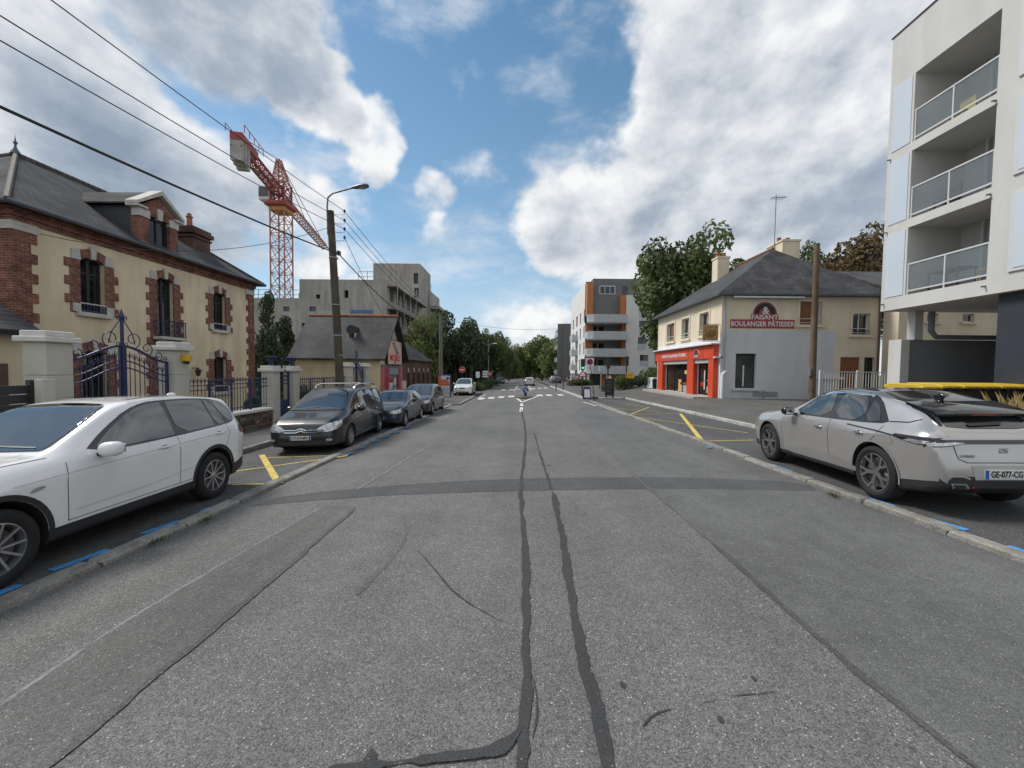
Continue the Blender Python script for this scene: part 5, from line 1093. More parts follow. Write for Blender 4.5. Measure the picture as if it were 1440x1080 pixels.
glasshouse(c, [[(1.66, 1.00), (2.08, 1.27), (2.34, 1.36), (2.52, 1.375), (2.56, 1.01)], [(2.66, 1.01), (2.62, 1.38), (2.95, 1.375), (3.20, 1.345), (3.27, 1.03)], [(3.32, 1.03), (3.26, 1.325), (3.42, 1.24), (3.54, 1.09), (3.56, 1.045)]],
    [(1.54, .975), (2.03, 1.315), (2.36, 1.42), (2.7, 1.438), (3.15, 1.41), (3.38, 1.335), (3.62, 1.12), (3.72, 1.035), (3.3, 1.005), (2.6, .99)], [(1.34, .62), (1.36, .68), (2.0, .60), (2.12, .50), (2.14, .2)], None)
for side, sg in (('L', 1), ('R', -1)):
    c.line('quarter_line', m_gloss, side, c.S([(3.70, 1.06), (3.95, 1.075), (4.05, 1.12)]), .012, .004)
c.decal('black_roof', m_gloss, 'T', [(c.X(q), y) for q, y in ((2.06, .0), (2.06, .50), (2.16, .585), (2.5, .625), (3.0, .605), (3.5, .575), (3.9, .54), (3.99, .5), (4.0, 0))]+[(c.X(q), -y) for q, y in ((3.99, .5), (3.9, .54), (3.5, .575), (3.0, .605), (2.5, .625), (2.16, .585), (2.06, .50))], .004, 0, mx=.05)
# rear end
c.decal('rear_window', m_carglass, 'B', [(-.56, 1.03), (.56, 1.03), (.53, 1.115), (.48, 1.185), (-.48, 1.185), (-.53, 1.115)], .006, 1)
spo = MB().prism([(c.X(3.70), 1.325), (c.X(4.02), 1.255), (c.X(4.16), 1.195), (c.X(4.13), 1.165), (c.X(3.95), 1.17), (c.X(3.70), 1.25)], 'y', -.60, .60).build('roof_spoiler', m_gloss, c.t, bevel=.015, smooth=40, local=True)
for sg in (1, -1): MB().prism([(c.X(3.80), 1.26), (c.X(4.12), 1.18), (c.X(4.22), 1.06), (c.X(4.05), 1.10)], 'y', sg*.58, sg*.615).build('spoiler_fin', m_gloss, c.t, bevel=.008, local=True)
MB().box(c.X(4.17), c.X(4.14), -.16, .16, 1.175, 1.19).build('brake_lamp', m_tail, c.t, local=True)
c.decal('light_bar', m_gloss, 'B', [(-.84, .865), (.84, .865), (.84, .915), (-.84, .915)], .004, 0)
for side, sg in (('L', 1), ('R', -1)):
    c.decal('tail_light', m_gloss, side, c.S([(3.86, .905), (3.90, .93), (4.34, .93), (4.38, .86), (4.20, .84), (4.06, .86)]), .008, 0); c.decal('tail_light_strip', m_lamp, side, c.S([(4.02, .87), (4.10, .895), (4.33, .885), (4.34, .865), (4.20, .85)]), .012, 0)
    c.decal('tail_light', m_gloss, 'B', [(sg*.40, .885), (sg*.52, .90), (sg*.86, .905), (sg*.86, .82), (sg*.62, .84)], .008, 0); c.decal('tail_light_strip', m_lamp, 'B', [(sg*.45, .88), (sg*.60, .89), (sg*.84, .87), (sg*.84, .835), (sg*.63, .85)], .012, 0)
    c.decal('exhaust_trim', m_chrome, 'B', [(sg*.42, .35), (sg*.47, .415), (sg*.66, .42), (sg*.62, .345), (sg*.46, .33)], .006, 0, mx=.03); c.decal('exhaust_insert', m_trim, 'B', [(sg*.455, .357), (sg*.485, .402), (sg*.63, .405), (sg*.60, .357), (sg*.48, .345)], .009, 0, mx=.03)
    c.decal('reflector', m_tail, 'B', [(sg*.30, .35), (sg*.39, .40), (sg*.42, .37), (sg*.36, .335)], .008, 0)
    c.line('bumper_crease', pm('crease_dark', (.34, .33, .32), .3, 0, coat=1), 'B', [(sg*.42, .47), (sg*.50, .50), (sg*.70, .505)], .02, .003)  # bumper fold shown by a strip of darker silver painted as its shade
c.decal('rear_diffuser', m_trim, 'B', [(-.62, .24), (.62, .24), (.60, .33), (.30, .37), (-.30, .37), (-.60, .33)], .005, 0)
c.decal('plate_recess', pm('silver_recess', (.40, .385, .37), .35, .05, coat=1), 'B', [(-.36, .46), (.36, .46), (.40, .62), (-.40, .62)], .003, 0)
c.plate('B', .525, 'GE-077-CG')
c.line('tailgate_gap', m_seam, 'B', [(-.60, .86), (-.55, .70), (-.44, .655), (.44, .655), (.55, .70), (.60, .86)], .009, .003)
hb_ = c.hit('B', 0, .79)[0]; text_obj('DS', 'badge', m_chrome, .085, (hb_.x-.008, 0, .79), facing(-1, 0), None, .004, 0).parent = c.t; hb_ = c.hit('B', .47, .73)[0]; text_obj('E-TENSE', 'badge', m_chrome, .045, (hb_.x-.012, .44, .73), facing(-1, 0), None, .004, .0005).parent = c.t
c.line('rear_wiper', m_trim, 'B', [(-.15, 1.075), (.28, 1.06)], .03, .02)
for pts in ([(1.36, .93), (1.32, .7), (1.36, .33)], [(2.60, 1.0), (2.60, .33)], [(3.66, 1.0), (3.58, .85), (3.42, .72)]): c.both(c.line, c.S(pts), 'panel_gap', m_seam, .007, .0025)
c.both(c.decal, c.S([(1.38, .34), (1.9, .43), (2.5, .44), (3.0, .42), (3.28, .345), (3.2, .30), (1.6, .29)]), 'lower_door_trim', pm('silver_dark', (.20, .195, .19), .35, .05, coat=.6), .004)
c.both(c.line, c.S([(3.0, .95), (3.5, .93), (3.86, .905)]), 'crease', m_gloss, .02, .004)
c.both(c.decal, c.S([(3.62, .79), (3.60, .90), (3.86, .89), (3.88, .78)]), 'fuel_flap', sp, .004, rnd=2)
c.arches(sp, .02, .012); c.wheels('y5', 5, .258, pm('alloy_diamond', (.38, .38, .39), .25, 0, metal=.9))
c.mirror(1.66, .985, m_gloss, .89, .085, .115, .075); c.handle(2.38, .845, m_chrome, .17); c.handle(3.30, .87, m_chrome, .17)
MB().ball((c.X(3.55), 0, 1.375), .10, .028, .045, 8).build('roof_antenna', m_gloss, c.t, smooth=60, local=True)
c.line('drip_rail', m_chrome, 'T', [(c.X(2.1), .655), (c.X(3.5), .60)], .012, .003)
# ---------------- black people carrier
P_MPV = dict(L=4.72, W=1.85, wb=2.82, fo=1.0, rw=.335, ra=.38, kr=.94, trimz=0, tuck=.03,
  top=[(0, .48), (.02, .66), (.08, .80), (.3, .93), (.85, 1.07), (1.0, 1.13), (1.9, 1.60), (2.1, 1.67), (2.5, 1.73), (3.2, 1.75), (4.2, 1.72), (4.5, 1.67), (4.58, 1.45), (4.66, 1.05), (4.71, .8), (4.72, .5)],
  belt=[(0, .46), (.03, .62), (.15, .75), (.5, .89), (1.0, 1.0), (1.5, 1.03), (3, 1.06), (4.3, 1.08), (4.6, 1.0), (4.72, .48)], sh=[(0, .42), (.2, .62), (.9, .80), (2, .84), (4.3, .90), (4.62, .8), (4.72, .42)],
  w=[(0, .55), (.04, .70), (.15, .80), (.45, .89), (.9, .92), (4.2, .92), (4.55, .87), (4.72, .75)], zb=[(0, .26), (.1, .20), (.5, .2), (4.2, .22), (4.72, .38)], sill=[(0, .32), (.6, .30), (4, .32), (4.72, .45)],
  wr=[(0, .8), (.9, .80), (1.5, .77), (1.9, .73), (4.3, .70), (4.5, .74), (4.72, .85)], wbelt=[(0, .97), (.5, .94), (1.1, .94), (4.2, .94), (4.72, .97)])
bp_ = paintmat('black_paint', (.010, .011, .013), .3, .0, .7)
mpv = Car('parked_people_carrier', 'black people carrier with silver roof bars parked nose-on by the small blue gate', P_MPV, bp_); c = mpv
glasshouse(c, [[(1.25, 1.06), (1.75, 1.38), (1.92, 1.44), (1.95, 1.07)], [(2.02, 1.07), (2.0, 1.48), (2.25, 1.585), (2.72, 1.62), (2.76, 1.09)], [(2.86, 1.09), (2.82, 1.625), (3.55, 1.63), (3.62, 1.10)], [(3.72, 1.10), (3.66, 1.63), (4.25, 1.60), (4.45, 1.30), (4.42, 1.13)]],
    [(1.12, 1.03), (1.7, 1.41), (2.2, 1.62), (2.8, 1.66), (4.2, 1.645), (4.45, 1.55), (4.52, 1.2), (4.45, 1.08), (3, 1.06)], [(.95, .4), (.95, .70), (1.05, .74), (1.86, .64), (1.98, .54), (2.0, .2)], None, m_trim)
for sg in (1, -1):
    side = 'L' if sg > 0 else 'R'
    c.decal('headlight', m_lamp, 'F', [(sg*.38, .62), (sg*.40, .70), (sg*.62, .82), (sg*.84, .86), (sg*.86, .70), (sg*.70, .60)], .012, 1); c.decal('headlight', m_lamp, side, c.S([(.10, .64), (.12, .76), (.55, .90), (.50, .80), (.28, .66)]), .012, 1)
    MB().tube([(c.X(2.25), sg*.58, 1.70), (c.X(2.35), sg*.60, 1.80), (c.X(2.6), sg*.61, 1.83), (c.X(4.0), sg*.60, 1.83), (c.X(4.25), sg*.59, 1.80), (c.X(4.35), sg*.58, 1.72)], .020, 6).build('roof_rail', m_chrome if sg else m_trim, c.t, smooth=50, local=True)
    c.decal('fog_lamp', m_lamp, 'F', [(sg*.62, .36), (sg*.74, .36), (sg*.74, .43), (sg*.62, .43)], .01, 1); c.decal('tail_light', m_tail, side, c.S([(4.48, 1.0), (4.45, 1.5), (4.56, 1.45), (4.66, 1.0)]), .008, 1)
MB().tube([(c.X(2.7), -.62, 1.85), (c.X(2.7), .62, 1.85)], .02, 6).build('roof_bar', m_chrome, c.t, smooth=50, local=True); MB().tube([(c.X(3.8), -.62, 1.85), (c.X(3.8), .62, 1.85)], .02, 6).build('roof_bar', m_trim, c.t, smooth=50, local=True)
c.decal('grille', m_trim, 'F', [(-.40, .56), (.40, .56), (.42, .68), (-.42, .68)], .006, 0); c.line('grille_bar', m_chrome, 'F', [(-.40, .66), (-.12, .655), (0, .70), (.12, .655), (.40, .66)], .022, .014); c.line('grille_bar', m_chrome, 'F', [(-.40, .60), (-.12, .595), (0, .64), (.12, .595), (.40, .60)], .022, .014)
c.decal('lower_grille', m_trim, 'F', [(-.50, .27), (.50, .27), (.55, .37), (-.55, .37)], .006, 0); c.plate('F', .455, 'CV-014-MD')
for pts in ([(1.25, .98), (1.35, .8), (1.40, .33)], [(2.78, 1.06), (2.80, .33)], [(3.66, 1.08), (3.7, .8), (3.5, .6)]): c.both(c.line, c.S(pts), 'panel_gap', m_seam, .008, .0025)
c.both(c.line, c.S([(1.5, .60), (3.4, .62)]), 'side_moulding', m_gloss, .05, .012); c.line('bonnet_gap', m_seam, 'T', [(c.X(.28), .0), (c.X(.34), .45), (c.X(.90), .72)], .008, .003); c.line('bonnet_gap', m_seam, 'T', [(c.X(.28), .0), (c.X(.34), -.45), (c.X(.90), -.72)], .008, .003)
c.line('wiper', m_trim, 'T', [(c.X(1.0), .62), (c.X(1.10), -.05)], .028, .02); c.line('wiper', m_trim, 'T', [(c.X(1.0), -.62), (c.X(1.10), -.0)], .028, .02)
c.wheels('five', 7, .215); c.mirror(1.62, 1.05, bp_, .90); c.handle(2.58, .93, m_chrome); c.handle(3.48, .95, m_chrome)
# ---------------- smaller cars
P_HATCH = dict(L=4.24, W=1.75, wb=2.66, fo=.72, rw=.315, ra=.355, kr=.93, trimz=0, tuck=.03, n=48,
  top=[(0, .46), (.02, .62), (.1, .74), (.4, .84), (1.2, .95), (1.35, 1.0), (2.0, 1.34), (2.3, 1.41), (2.7, 1.43), (3.3, 1.39), (3.8, 1.30), (4.0, 1.05), (4.15, .95), (4.22, .75), (4.24, .45)],
  belt=[(0, .44), (.03, .58), (.15, .70), (.5, .80), (1.3, .90), (2, .92), (3.5, .96), (4.0, .95), (4.18, .85), (4.24, .44)], sh=[(0, .40), (.2, .58), (.9, .74), (3.5, .82), (4.1, .78), (4.24, .40)],
  w=[(0, .55), (.05, .70), (.2, .80), (.6, .86), (1, .875), (3.6, .875), (4.0, .83), (4.24, .68)], zb=[(0, .25), (.1, .18), (4, .2), (4.24, .34)], sill=[(0, .3), (.6, .28), (3.7, .3), (4.24, .4)],
  wr=[(0, .8), (1.2, .8), (1.8, .74), (2.1, .70), (3.6, .67), (3.9, .72), (4.24, .85)], wbelt=[(0, .97), (.5, .93), (1.3, .93), (3.7, .92), (4.24, .97)])
P_MINI = dict(P_HATCH, L=4.35, wb=2.77, fo=.80, W=1.78, rw=.32, ra=.36,
  top=[(0, .48), (.02, .66), (.1, .80), (.4, .92), (.95, 1.02), (1.1, 1.08), (1.9, 1.48), (2.15, 1.555), (2.6, 1.60), (3.4, 1.58), (3.95, 1.48), (4.15, 1.15), (4.28, 1.0), (4.33, .8), (4.35, .45)],
  belt=[(0, .46), (.03, .62), (.15, .75), (.5, .86), (1.1, .96), (2, 1.0), (3.5, 1.04), (4.1, 1.02), (4.28, .9), (4.35, .46)], sh=[(0, .42), (.2, .6), (.9, .78), (3.5, .88), (4.2, .82), (4.35, .42)],
  w=[(0, .55), (.05, .72), (.2, .82), (.6, .87), (1, .89), (3.7, .89), (4.1, .85), (4.35, .7)], wr=[(0, .8), (.95, .8), (1.6, .76), (1.95, .71), (3.7, .68), (4.0, .72), (4.35, .85)], wbelt=[(0, .97), (.5, .93), (1.1, .94), (3.8, .93), (4.35, .97)])
def small_car(name, label, p, paint, wins, ws, cow, lampz, mir, group=None, plate='AB-218-CK', grille=True, rear=None, wheel='five'):
    c = Car(name, label, p, paint, group); x = p['L']
    glasshouse(c, wins, None, ws, None)
    for sg in (1, -1):
        side = 'L' if sg > 0 else 'R'; z = lampz
        c.decal('headlight', m_lamp, 'F', [(sg*.40, z-.06), (sg*.42, z+.02), (sg*.70, z+.08), (sg*.80, z+.09), (sg*.82, z-.03), (sg*.70, z-.07)], .012, 1); c.decal('headlight', m_lamp, side, c.S([(.06, z-.05), (.10, z+.06), (.45, z+.12), (.40, z+.02), (.2, z-.05)]), .012, 1)
        c.decal('tail_light', m_tail, side, c.S([(x-.32, z+.05), (x-.30, z+.20), (x-.08, z+.17), (x-.06, z+.05)]), .008, 1); c.decal('tail_light', m_tail, 'B', [(sg*.45, z+.05), (sg*.45, z+.18), (sg*.76, z+.18), (sg*.78, z+.05)], .008, 1)
    if grille: c.decal('grille', m_trim, 'F', [(-.30, lampz-.08), (.30, lampz-.08), (.28, lampz+.03), (-.28, lampz+.03)], .006, 1)
    c.decal('lower_grille', m_trim, 'F', [(-.55, .24), (.55, .24), (.60, .34), (-.60, .34)], .006, 0); c.plate('F', .42, plate)
    if rear: c.decal('rear_window', m_carglass, 'B', rear, .006, 1); c.plate('B', .62, plate)
    c.both(c.line, c.S([(cow+.45, lampz-.4+.08), (x-1.2, lampz-.4+.1)]), 'side_moulding', m_trim, .03, .008)
    for q in (cow+.15, (cow+x)/2+.05): c.both(c.line, c.S([(q, lampz+.18), (q, .34)]), 'panel_gap', m_seam, .008, .0025)
    c.wheels(wheel, 7, .215); c.mirror(mir[0], mir[1], paint, p['W']/2-.03, .08, .10, .07); c.handle((cow+x)/2-.12, lampz+.12, paint, .17); return c
hw_ = [[(1.62, .95), (2.05, 1.23), (2.35, 1.32), (2.5, 1.325), (2.54, .96)], [(2.64, .96), (2.60, 1.33), (3.1, 1.315), (3.35, 1.27), (3.45, 1.0)]]
hws = [(1.30, .4), (1.30, .60), (1.36, .64), (1.95, .56), (2.05, .48), (2.06, .2)]
mwn = [[(1.25, 1.01), (1.72, 1.27), (1.80, 1.29), (1.82, 1.01)], [(1.9, 1.02), (1.88, 1.33), (2.2, 1.45), (2.5, 1.485), (2.55, 1.03)], [(2.65, 1.03), (2.6, 1.49), (3.2, 1.485), (3.45, 1.45), (3.5, 1.06)], [(3.58, 1.06), (3.54, 1.44), (3.75, 1.38), (3.95, 1.2), (3.95, 1.08)]]
mws = [(1.05, .4), (1.05, .64), (1.12, .68), (1.85, .58), (1.96, .50), (1.98, .2)]
navy = paintmat('navy_paint', (.014, .019, .030), .3, .0, .7); browny = paintmat('grey_brown_paint', (.036, .030, .031), .3, .0, .7); cwhite = paintmat('white_paint_car', (.62, .62, .61), .3)
hb = small_car('parked_hatchback', 'dark navy hatchback parked behind the black people carrier', P_HATCH, navy, hw_, hws, 1.3, .64, (1.75, .96))
mc = small_car('parked_compact_car', 'dark grey-brown compact car with tall windscreen parked behind the navy hatchback', P_MINI, browny, mwn, mws, 1.05, .70, (1.72, 1.04))
pc_ = small_car('parked_van_car', 'white compact people carrier parked beyond the advertising panel', P_MINI, cwhite, mwn, mws, 1.05, .70, (1.72, 1.04), plate='FT-530-LD')
DN, UP = -math.pi/2, math.pi/2
# ---------------- where the cars stand
suv.place(-5.50, 4.58, RAD(-87.8), .93, .03, 1.06)
ds.place(6.08, 6.86, RAD(87.2), .95, .04, 1.13)
mpv.place(-5.38, 11.45, RAD(-85.5), .96, .03, .94)
hb.place(-4.95, 15.45, RAD(-89), .93, .03)
mc.place(-4.95, 19.9, RAD(-89), .97, .03, .95)
pc_.place(-4.95, 36.0, RAD(-88.5), .98, .11, .98)
# ================================================================== BUILDING SITE
m_conc = pm('raw_concrete', (.34, .32, .295), .92, .14, .25, .3, 12, streak=.28, dirt=(.25, .24, .205), fine=.08, fscale=3)
m_steel = pm('galvanised', (.30, .31, .32), .5, .1, metal=.5); m_plank = pm('scaffold_plank', (.24, .20, .15), .8, .25, 4)
con = thing('concrete_building', 'unfinished grey concrete apartment building with scaffold walkways on its side', 'building', (-24, 56, zg(-16, 56)))
CXF, CYF = -17.0, 49.6
def pxr(x0, y0, x1, y1, Y): a, b = AY(x0, y0, Y), AY(x1, y1, Y); return (a.x, b.x, b.z, a.z)
lowT, hiT = AY(390, 419, CYF).z, AY(480, 393, CYF).z; XLm = AY(421, 400, CYF).x
holesF = [pxr(398, 431, 407, 438, CYF), pxr(435, 431, 444, 438, CYF), pxr(386, 453, 396, 470, CYF), pxr(424, 454, 440, 474, CYF), pxr(444, 414, 450, 420, CYF), pxr(484, 408, 490, 419, CYF)]
mb = MB(); fn = lambda u, z, d: (u, CYF+d, z)
wallholes(mb, fn, XLm, CXF, -1.2, hiT, [h for h in holesF if h[0] > XLm], .4); wallholes(mb, fn, -37.5, XLm, -1.2, lowT, [h for h in holesF if h[0] < XLm], .4)
SY1 = 68.0; fl = [hiT-3.0*k for k in range(1, 6)]
side = [(51.0+2.6*k, 52.7+2.6*k, z-2.5+.1, z-.45) for z in [hiT]+fl[:4] for k in range(6)]
wallholes(mb, lambda u, z, d: (CXF-d, u, z), CYF, SY1, -1.2, hiT, side, .5)
mb.quad((XLm, CYF, lowT), (XLm, SY1, lowT), (XLm, SY1, hiT), (XLm, CYF, hiT)).quad((XLm, CYF, hiT), (CXF, CYF, hiT), (CXF, SY1, hiT), (XLm, SY1, hiT)).quad((-37.5, CYF, lowT), (XLm, CYF, lowT), (XLm, SY1, lowT), (-37.5, SY1, lowT))
mb.quad((-30, CYF+3, -1), (-18, CYF+3, -1), (-18, CYF+3, 12), (-30, CYF+3, 12)); mb.quad((CXF-3, CYF+3, -1), (CXF-3, SY1, -1), (CXF-3, SY1, 12), (CXF-3, CYF+3, 12)); mb.build('wall', m_conc, con, fix=False)
for h in holesF[:2]: MB().box(h[0]+.05, h[1]-.05, CYF+.2, CYF+.25, h[2]+.05, h[3]-.05).build('window', pm('blue_film', (.05, .07, .16), .4, .2), con)
for h in holesF[2:]: MB().box(h[0], h[1], CYF+.35, CYF+.39, h[2], h[3]).build('opening', m_under if 'm_under' in globals() else m_dark, con)  # black slabs stand in for the unlit rooms behind the holes
TY = 67.0; tx0, tx1, tz = AY(525, 400, TY).x, AY(590.5, 400, TY).x, AY(560, 370.5, TY).z
th = [pxr(581.5, 384, 588, 399, TY), pxr(582.5, 405, 589, 419, TY)]; mb = MB(); wallholes(mb, lambda u, z, d: (u, TY+d, z), tx0, tx1, 5, tz, th, .4); mb.quad((tx1, TY, 5), (tx1, TY+8, 5), (tx1, TY+8, tz), (tx1, TY, tz)).quad((tx0, TY, tz), (tx1, TY, tz), (tx1, TY+8, tz), (tx0, TY+8, tz)).quad((tx0, TY, 5), (tx0, TY+8, 5), (tx0, TY+8, tz), (tx0, TY, tz)).build('stair_tower', m_conc, con, fix=False)
for h in th: MB().box(h[0], h[1], TY+.3, TY+.35, h[2], h[3]).build('opening', m_dark, con)  # same dark fill painted for the unlit tower interior
BY_ = 73.0; r_ = pxr(592, 408, 604, 470, BY_); MB().box(r_[0], r_[1], BY_, BY_+9, -1, r_[3]).build('rear_block', m_conc, con)
for yy in (429.5, 439.5, 449): 
    s_ = pxr(604, yy, 617.5, yy+4.5, BY_); MB().box(s_[0], s_[1], BY_+.2, BY_+7, s_[2], s_[3]).build('balcony_slab', m_conc, con)
MB().box(AY(492, 0, CYF).x, AY(523, 0, CYF).x, CYF-.1, CYF-.02, AY(500, 439.5, CYF).z, AY(500, 436, CYF).z).build('blue_beam', pm('blue_beam', (.04, .12, .42), .5, .1), con)
MB().box(AY(446, 0, CYF).x, AY(492, 0, CYF).x, CYF-.06, CYF-.01, AY(470, 442, CYF).z, AY(470, 437, CYF).z).build('pale_band', pm('pale_conc', (.36, .34, .31), .9, .15, 1), con)
for k, z in enumerate([hiT-.1]+fl[:4]):
    w = MB().box(CXF, CXF+1.1, CYF+.5, SY1-.5, z-.62, z-.5).build('walkway', m_plank, con)
    rr = MB()
    for y in np.arange(CYF+.6, SY1-.4, 2.4): rr.bar((CXF+1.08, y, z-.5), (CXF+1.08, y, z+.6), .05)
    for dz in (.05, .5): rr.bar((CXF+1.08, CYF+.5, z+dz), (CXF+1.08, SY1-.5, z+dz), .05)
    rr.build('guard_rail', m_steel, w)
for y in (50.5, 53.5, 56.5, 60): MB().tube([(CXF+1.15, y, -1), (CXF+1.15, y, hiT+.8)], .05, 5).build('scaffold_pole', m_steel, con)
def roofrail(x0, x1, y, z, n, par):
    r = MB()
    for k in range(n+1): r.bar((x0+(x1-x0)*k/n, y, z), (x0+(x1-x0)*k/n, y, z+1.3), .06)
    for dz in (.6, 1.25): r.bar((x0, y, z+dz), (x1, y, z+dz), .06)
    r.build('guard_rail', m_steel, par)
roofrail(-37, XLm-.3, CYF+1, lowT, 6, con); roofrail(-21, -17.4, CYF+1, hiT, 3, con); roofrail(r_[0], r_[1], BY_+1, r_[3], 3, con)
MB().tube([(AY(463, 0, CYF).x, CYF+2, hiT), (AY(463, 0, CYF).x, CYF+2, hiT+.8)], .15, 8).build('vent_pipe', m_steel, con)
# ================================================================== TOWER CRANE
m_cred = pm('crane_red', (.26, .045, .036), .55, .25, 2); m_cpale = pm('crane_pale', (.33, .14, .105), .5, .15, 2); m_cgrey = pm('ballast', (.30, .29, .27), .9, .2, 1)
KX_, KY_ = -36.8, 60.0; cr = thing('tower_crane', 'red lattice tower crane standing behind the unfinished concrete building', 'crane', (KX_, KY_, zg(-16, 60)))
def lattice(p0, p1, half, n, mat, name, up, r=.07, tri=False, par=None, taper=1.0):
    p0, p1 = Vector(p0), Vector(p1); d = (p1-p0).normalized(); u = Vector(up); e = d.cross(u).normalized(); u = e.cross(d)
    cs = [(0, .9), (-1, -.6), (1, -.6)] if tri else [(-1, -1), (1, -1), (1, 1), (-1, 1)]; mb = MB(); q = len(cs)
    def pt(i, k): h = half*(1+(taper-1)*i/n); return p0.lerp(p1, i/n)+e*(cs[k][0]*h)+u*(cs[k][1]*h)
    for k in range(q): mb.bar(pt(0, k), pt(n, k), r*1.9)
    for i in range(n):
        for k in range(q):
            k2 = (k+1) % q; mb.bar(pt(i, k), pt(i+1, k2) if i % 2 else pt(i+1, k2), r); mb.bar(pt(i, k), pt(i, k2), r)
            if not tri: mb.bar(pt(i, k2), pt(i+1, k), r*.8)
    return mb.build(name, mat, par or cr)
JZ = 28.3; jd = Vector((-42.2+33.9, 84-46.6, 0)).normalized(); K0 = Vector((KX_, KY_, 0))
lattice((KX_, KY_, -1.5), (KX_, KY_, 26.2), 1.08, 14, m_cpale, 'mast', (1, 0, 0), .085)
MB().box(KX_-1.7, KX_+1.7, KY_-1.7, KY_+1.7, 26.2, 26.9).build('slewing_ring', m_cred, cr, bevel=.2); MB().box(KX_-1.2, KX_+1.2, KY_-1.2, KY_+1.2, 25.6, 26.2).build('ring_collar', pm('crane_ochre', (.38, .20, .05), .6, .2), cr)
lattice((KX_, KY_, 26.9), (KX_, KY_, 30), 1.0, 2, m_cred, 'turret', (1, 0, 0), .12); apex = Vector((KX_-.3, KY_, 33.6)); lattice((KX_, KY_, 30), apex, .9, 5, m_cpale, 'tower_head', (1, 0, 0), .08, taper=.25)
lattice(K0+jd*1+Vector((0, 0, JZ)), K0+jd*26+Vector((0, 0, JZ-.2)), .85, 18, m_cpale, 'jib', (0, 0, 1), .09, tri=True, taper=.8)
lattice(K0-jd*1+Vector((0, 0, JZ)), K0-jd*14+Vector((0, 0, JZ+.3)), .55, 10, m_cred, 'counter_jib', (0, 0, 1), .09)
sdv = jd.cross(Vector((0, 0, 1)))
e0 = K0-jd*12.2+Vector((0, 0, JZ-.6))
for k in range(3): MB().bar(e0-jd*(k*.75)+Vector((0, 0, 1.0)), e0-jd*(k*.75)+Vector((0, 0, -1.7+.2*k)), 1.3, .6, up=tuple(jd)).build('ballast_block', m_cgrey, cr)
MB().bar(K0-jd*9.6+Vector((0, 0, JZ+.8)), K0-jd*14.0+Vector((0, 0, JZ+.9)), 1.4, 1.0).build('winch_house', m_cred, cr, bevel=.1)
cb = K0-sdv*1.9+jd*(-.2)
MB().box(cb.x-.8, cb.x+.8, cb.y-.8, cb.y+.8, 27.0, 29.1).build('cab', pm('cab_white', (.5, .5, .5), .5, .1), cr, bevel=.08); MB().box(cb.x-.72, cb.x+.72, cb.y-.83, cb.y-.805, 27.5, 28.9).build('cab_window', m_glass, cr); MB().box(cb.x-.84, cb.x-.806, cb.y-.7, cb.y+.7, 27.5, 28.9).build('cab_window', m_glass, cr)
for tgt in (K0+jd*11+Vector((0, 0, JZ+.8)), K0+jd*21+Vector((0, 0, JZ+.7)), K0-jd*10.5+Vector((0, 0, JZ+2.1))): MB().tube([apex, tgt], .055, 5).build('tie_bar', m_cred, cr)
hr = MB()
for s_ in (-1, 1):
    for k in range(5): p = K0-jd*(9+k*1.3)+sdv*s_+Vector((0, 0, JZ+1.2)); hr.bar(p, p+Vector((0, 0, .9)), .06)
    hr.bar(K0-jd*9+sdv*s_+Vector((0, 0, JZ+2.1)), K0-jd*14.2+sdv*s_+Vector((0, 0, JZ+2.1)), .06)
hr.build('hand_rail', m_cred, cr)
# ================================================================== ORANGE AND GREY APARTMENTS
m_ag = pm('slate_cladding', (.15, .145, .145), .75, .06, 2, fine=.08, fscale=4); m_aw = pm('white_facade', (.66, .66, .655), .85, .04, 1, streak=.05); m_ao = pm('orange_panel', (.42, .155, .05), .6, .08, 2); m_abal = pm('balcony_grey', (.42, .445, .46), .45, .08, 3); m_alg = pm('pale_grey_facade', (.62, .61, .60), .85, .04, 1, streak=.05)
ap = thing('balcony_apartments', 'orange, white and dark grey apartments with wrapping grey balconies', 'apartments', (16, 70, zp(16, 64)))
QY = 64.0; Xo = AY(826, 450, QY).x; Xc = AY(847, 450, QY).x; Xb = AY(881, 450, QY).x; Xw = 26.0
zt_dark = AY(860, 389.5, QY).z; zt_w = AY(900, 415, QY).z; zt_l = AY(826, 396, QY).z; zb0 = -.5
lv = [AY(850, y, QY).z for y in (452.5, 476, 500, 524)]   # balcony floor levels
MB().box(Xc-1.4, Xw, QY+1.2, QY+12, lv[0], zt_dark).build('upper_block', m_ag, ap); MB().box(Xo+.5, Xb+.2, QY+2.0, QY+12, zb0, lv[0]).build('recess_wall', m_ag, ap)
mb = MB(); wh = []
for (x0, y0, x1, y1) in ((899, 426, 910, 446), (899, 451, 910, 468), (897, 474, 908, 492), (900, 499, 911, 515)): wh.append(pxr(x0, y0, x1, y1, QY))
wallholes(mb, lambda u, z, d: (u, QY+d, z), Xb, Xw, zb0, zt_w, wh, .3); mb.quad((Xb, QY, zb0), (Xb, QY+2, zb0), (Xb, QY+2, zt_w), (Xb, QY, zt_w)).quad((Xb, QY, zt_w), (Xw, QY, zt_w), (Xw, QY+2, zt_w), (Xb, QY+2, zt_w)); mb.build('pale_block', m_alg, ap)
for h in wh:
    w = MB().box(h[0], h[1], QY+.2, QY+.26, h[2], h[3]).build('window', m_dark, ap)
    MB().box(h[0]+.08, (h[0]+h[1])/2-.04, QY+.17, QY+.195, h[2]+.8, h[3]-.08).build('pane', m_glass, w); MB().box((h[0]+h[1])/2+.04, h[1]-.08, QY+.17, QY+.195, h[2]+.8, h[3]-.08).build('pane', m_glass, w); MB().box(h[0], h[1], QY-.05, QY-.01, h[2], h[2]+(h[3]-h[2])*.48).build('guard', m_abal, w)
o1 = pxr(843, 402, 865, 414, QY+1.2)
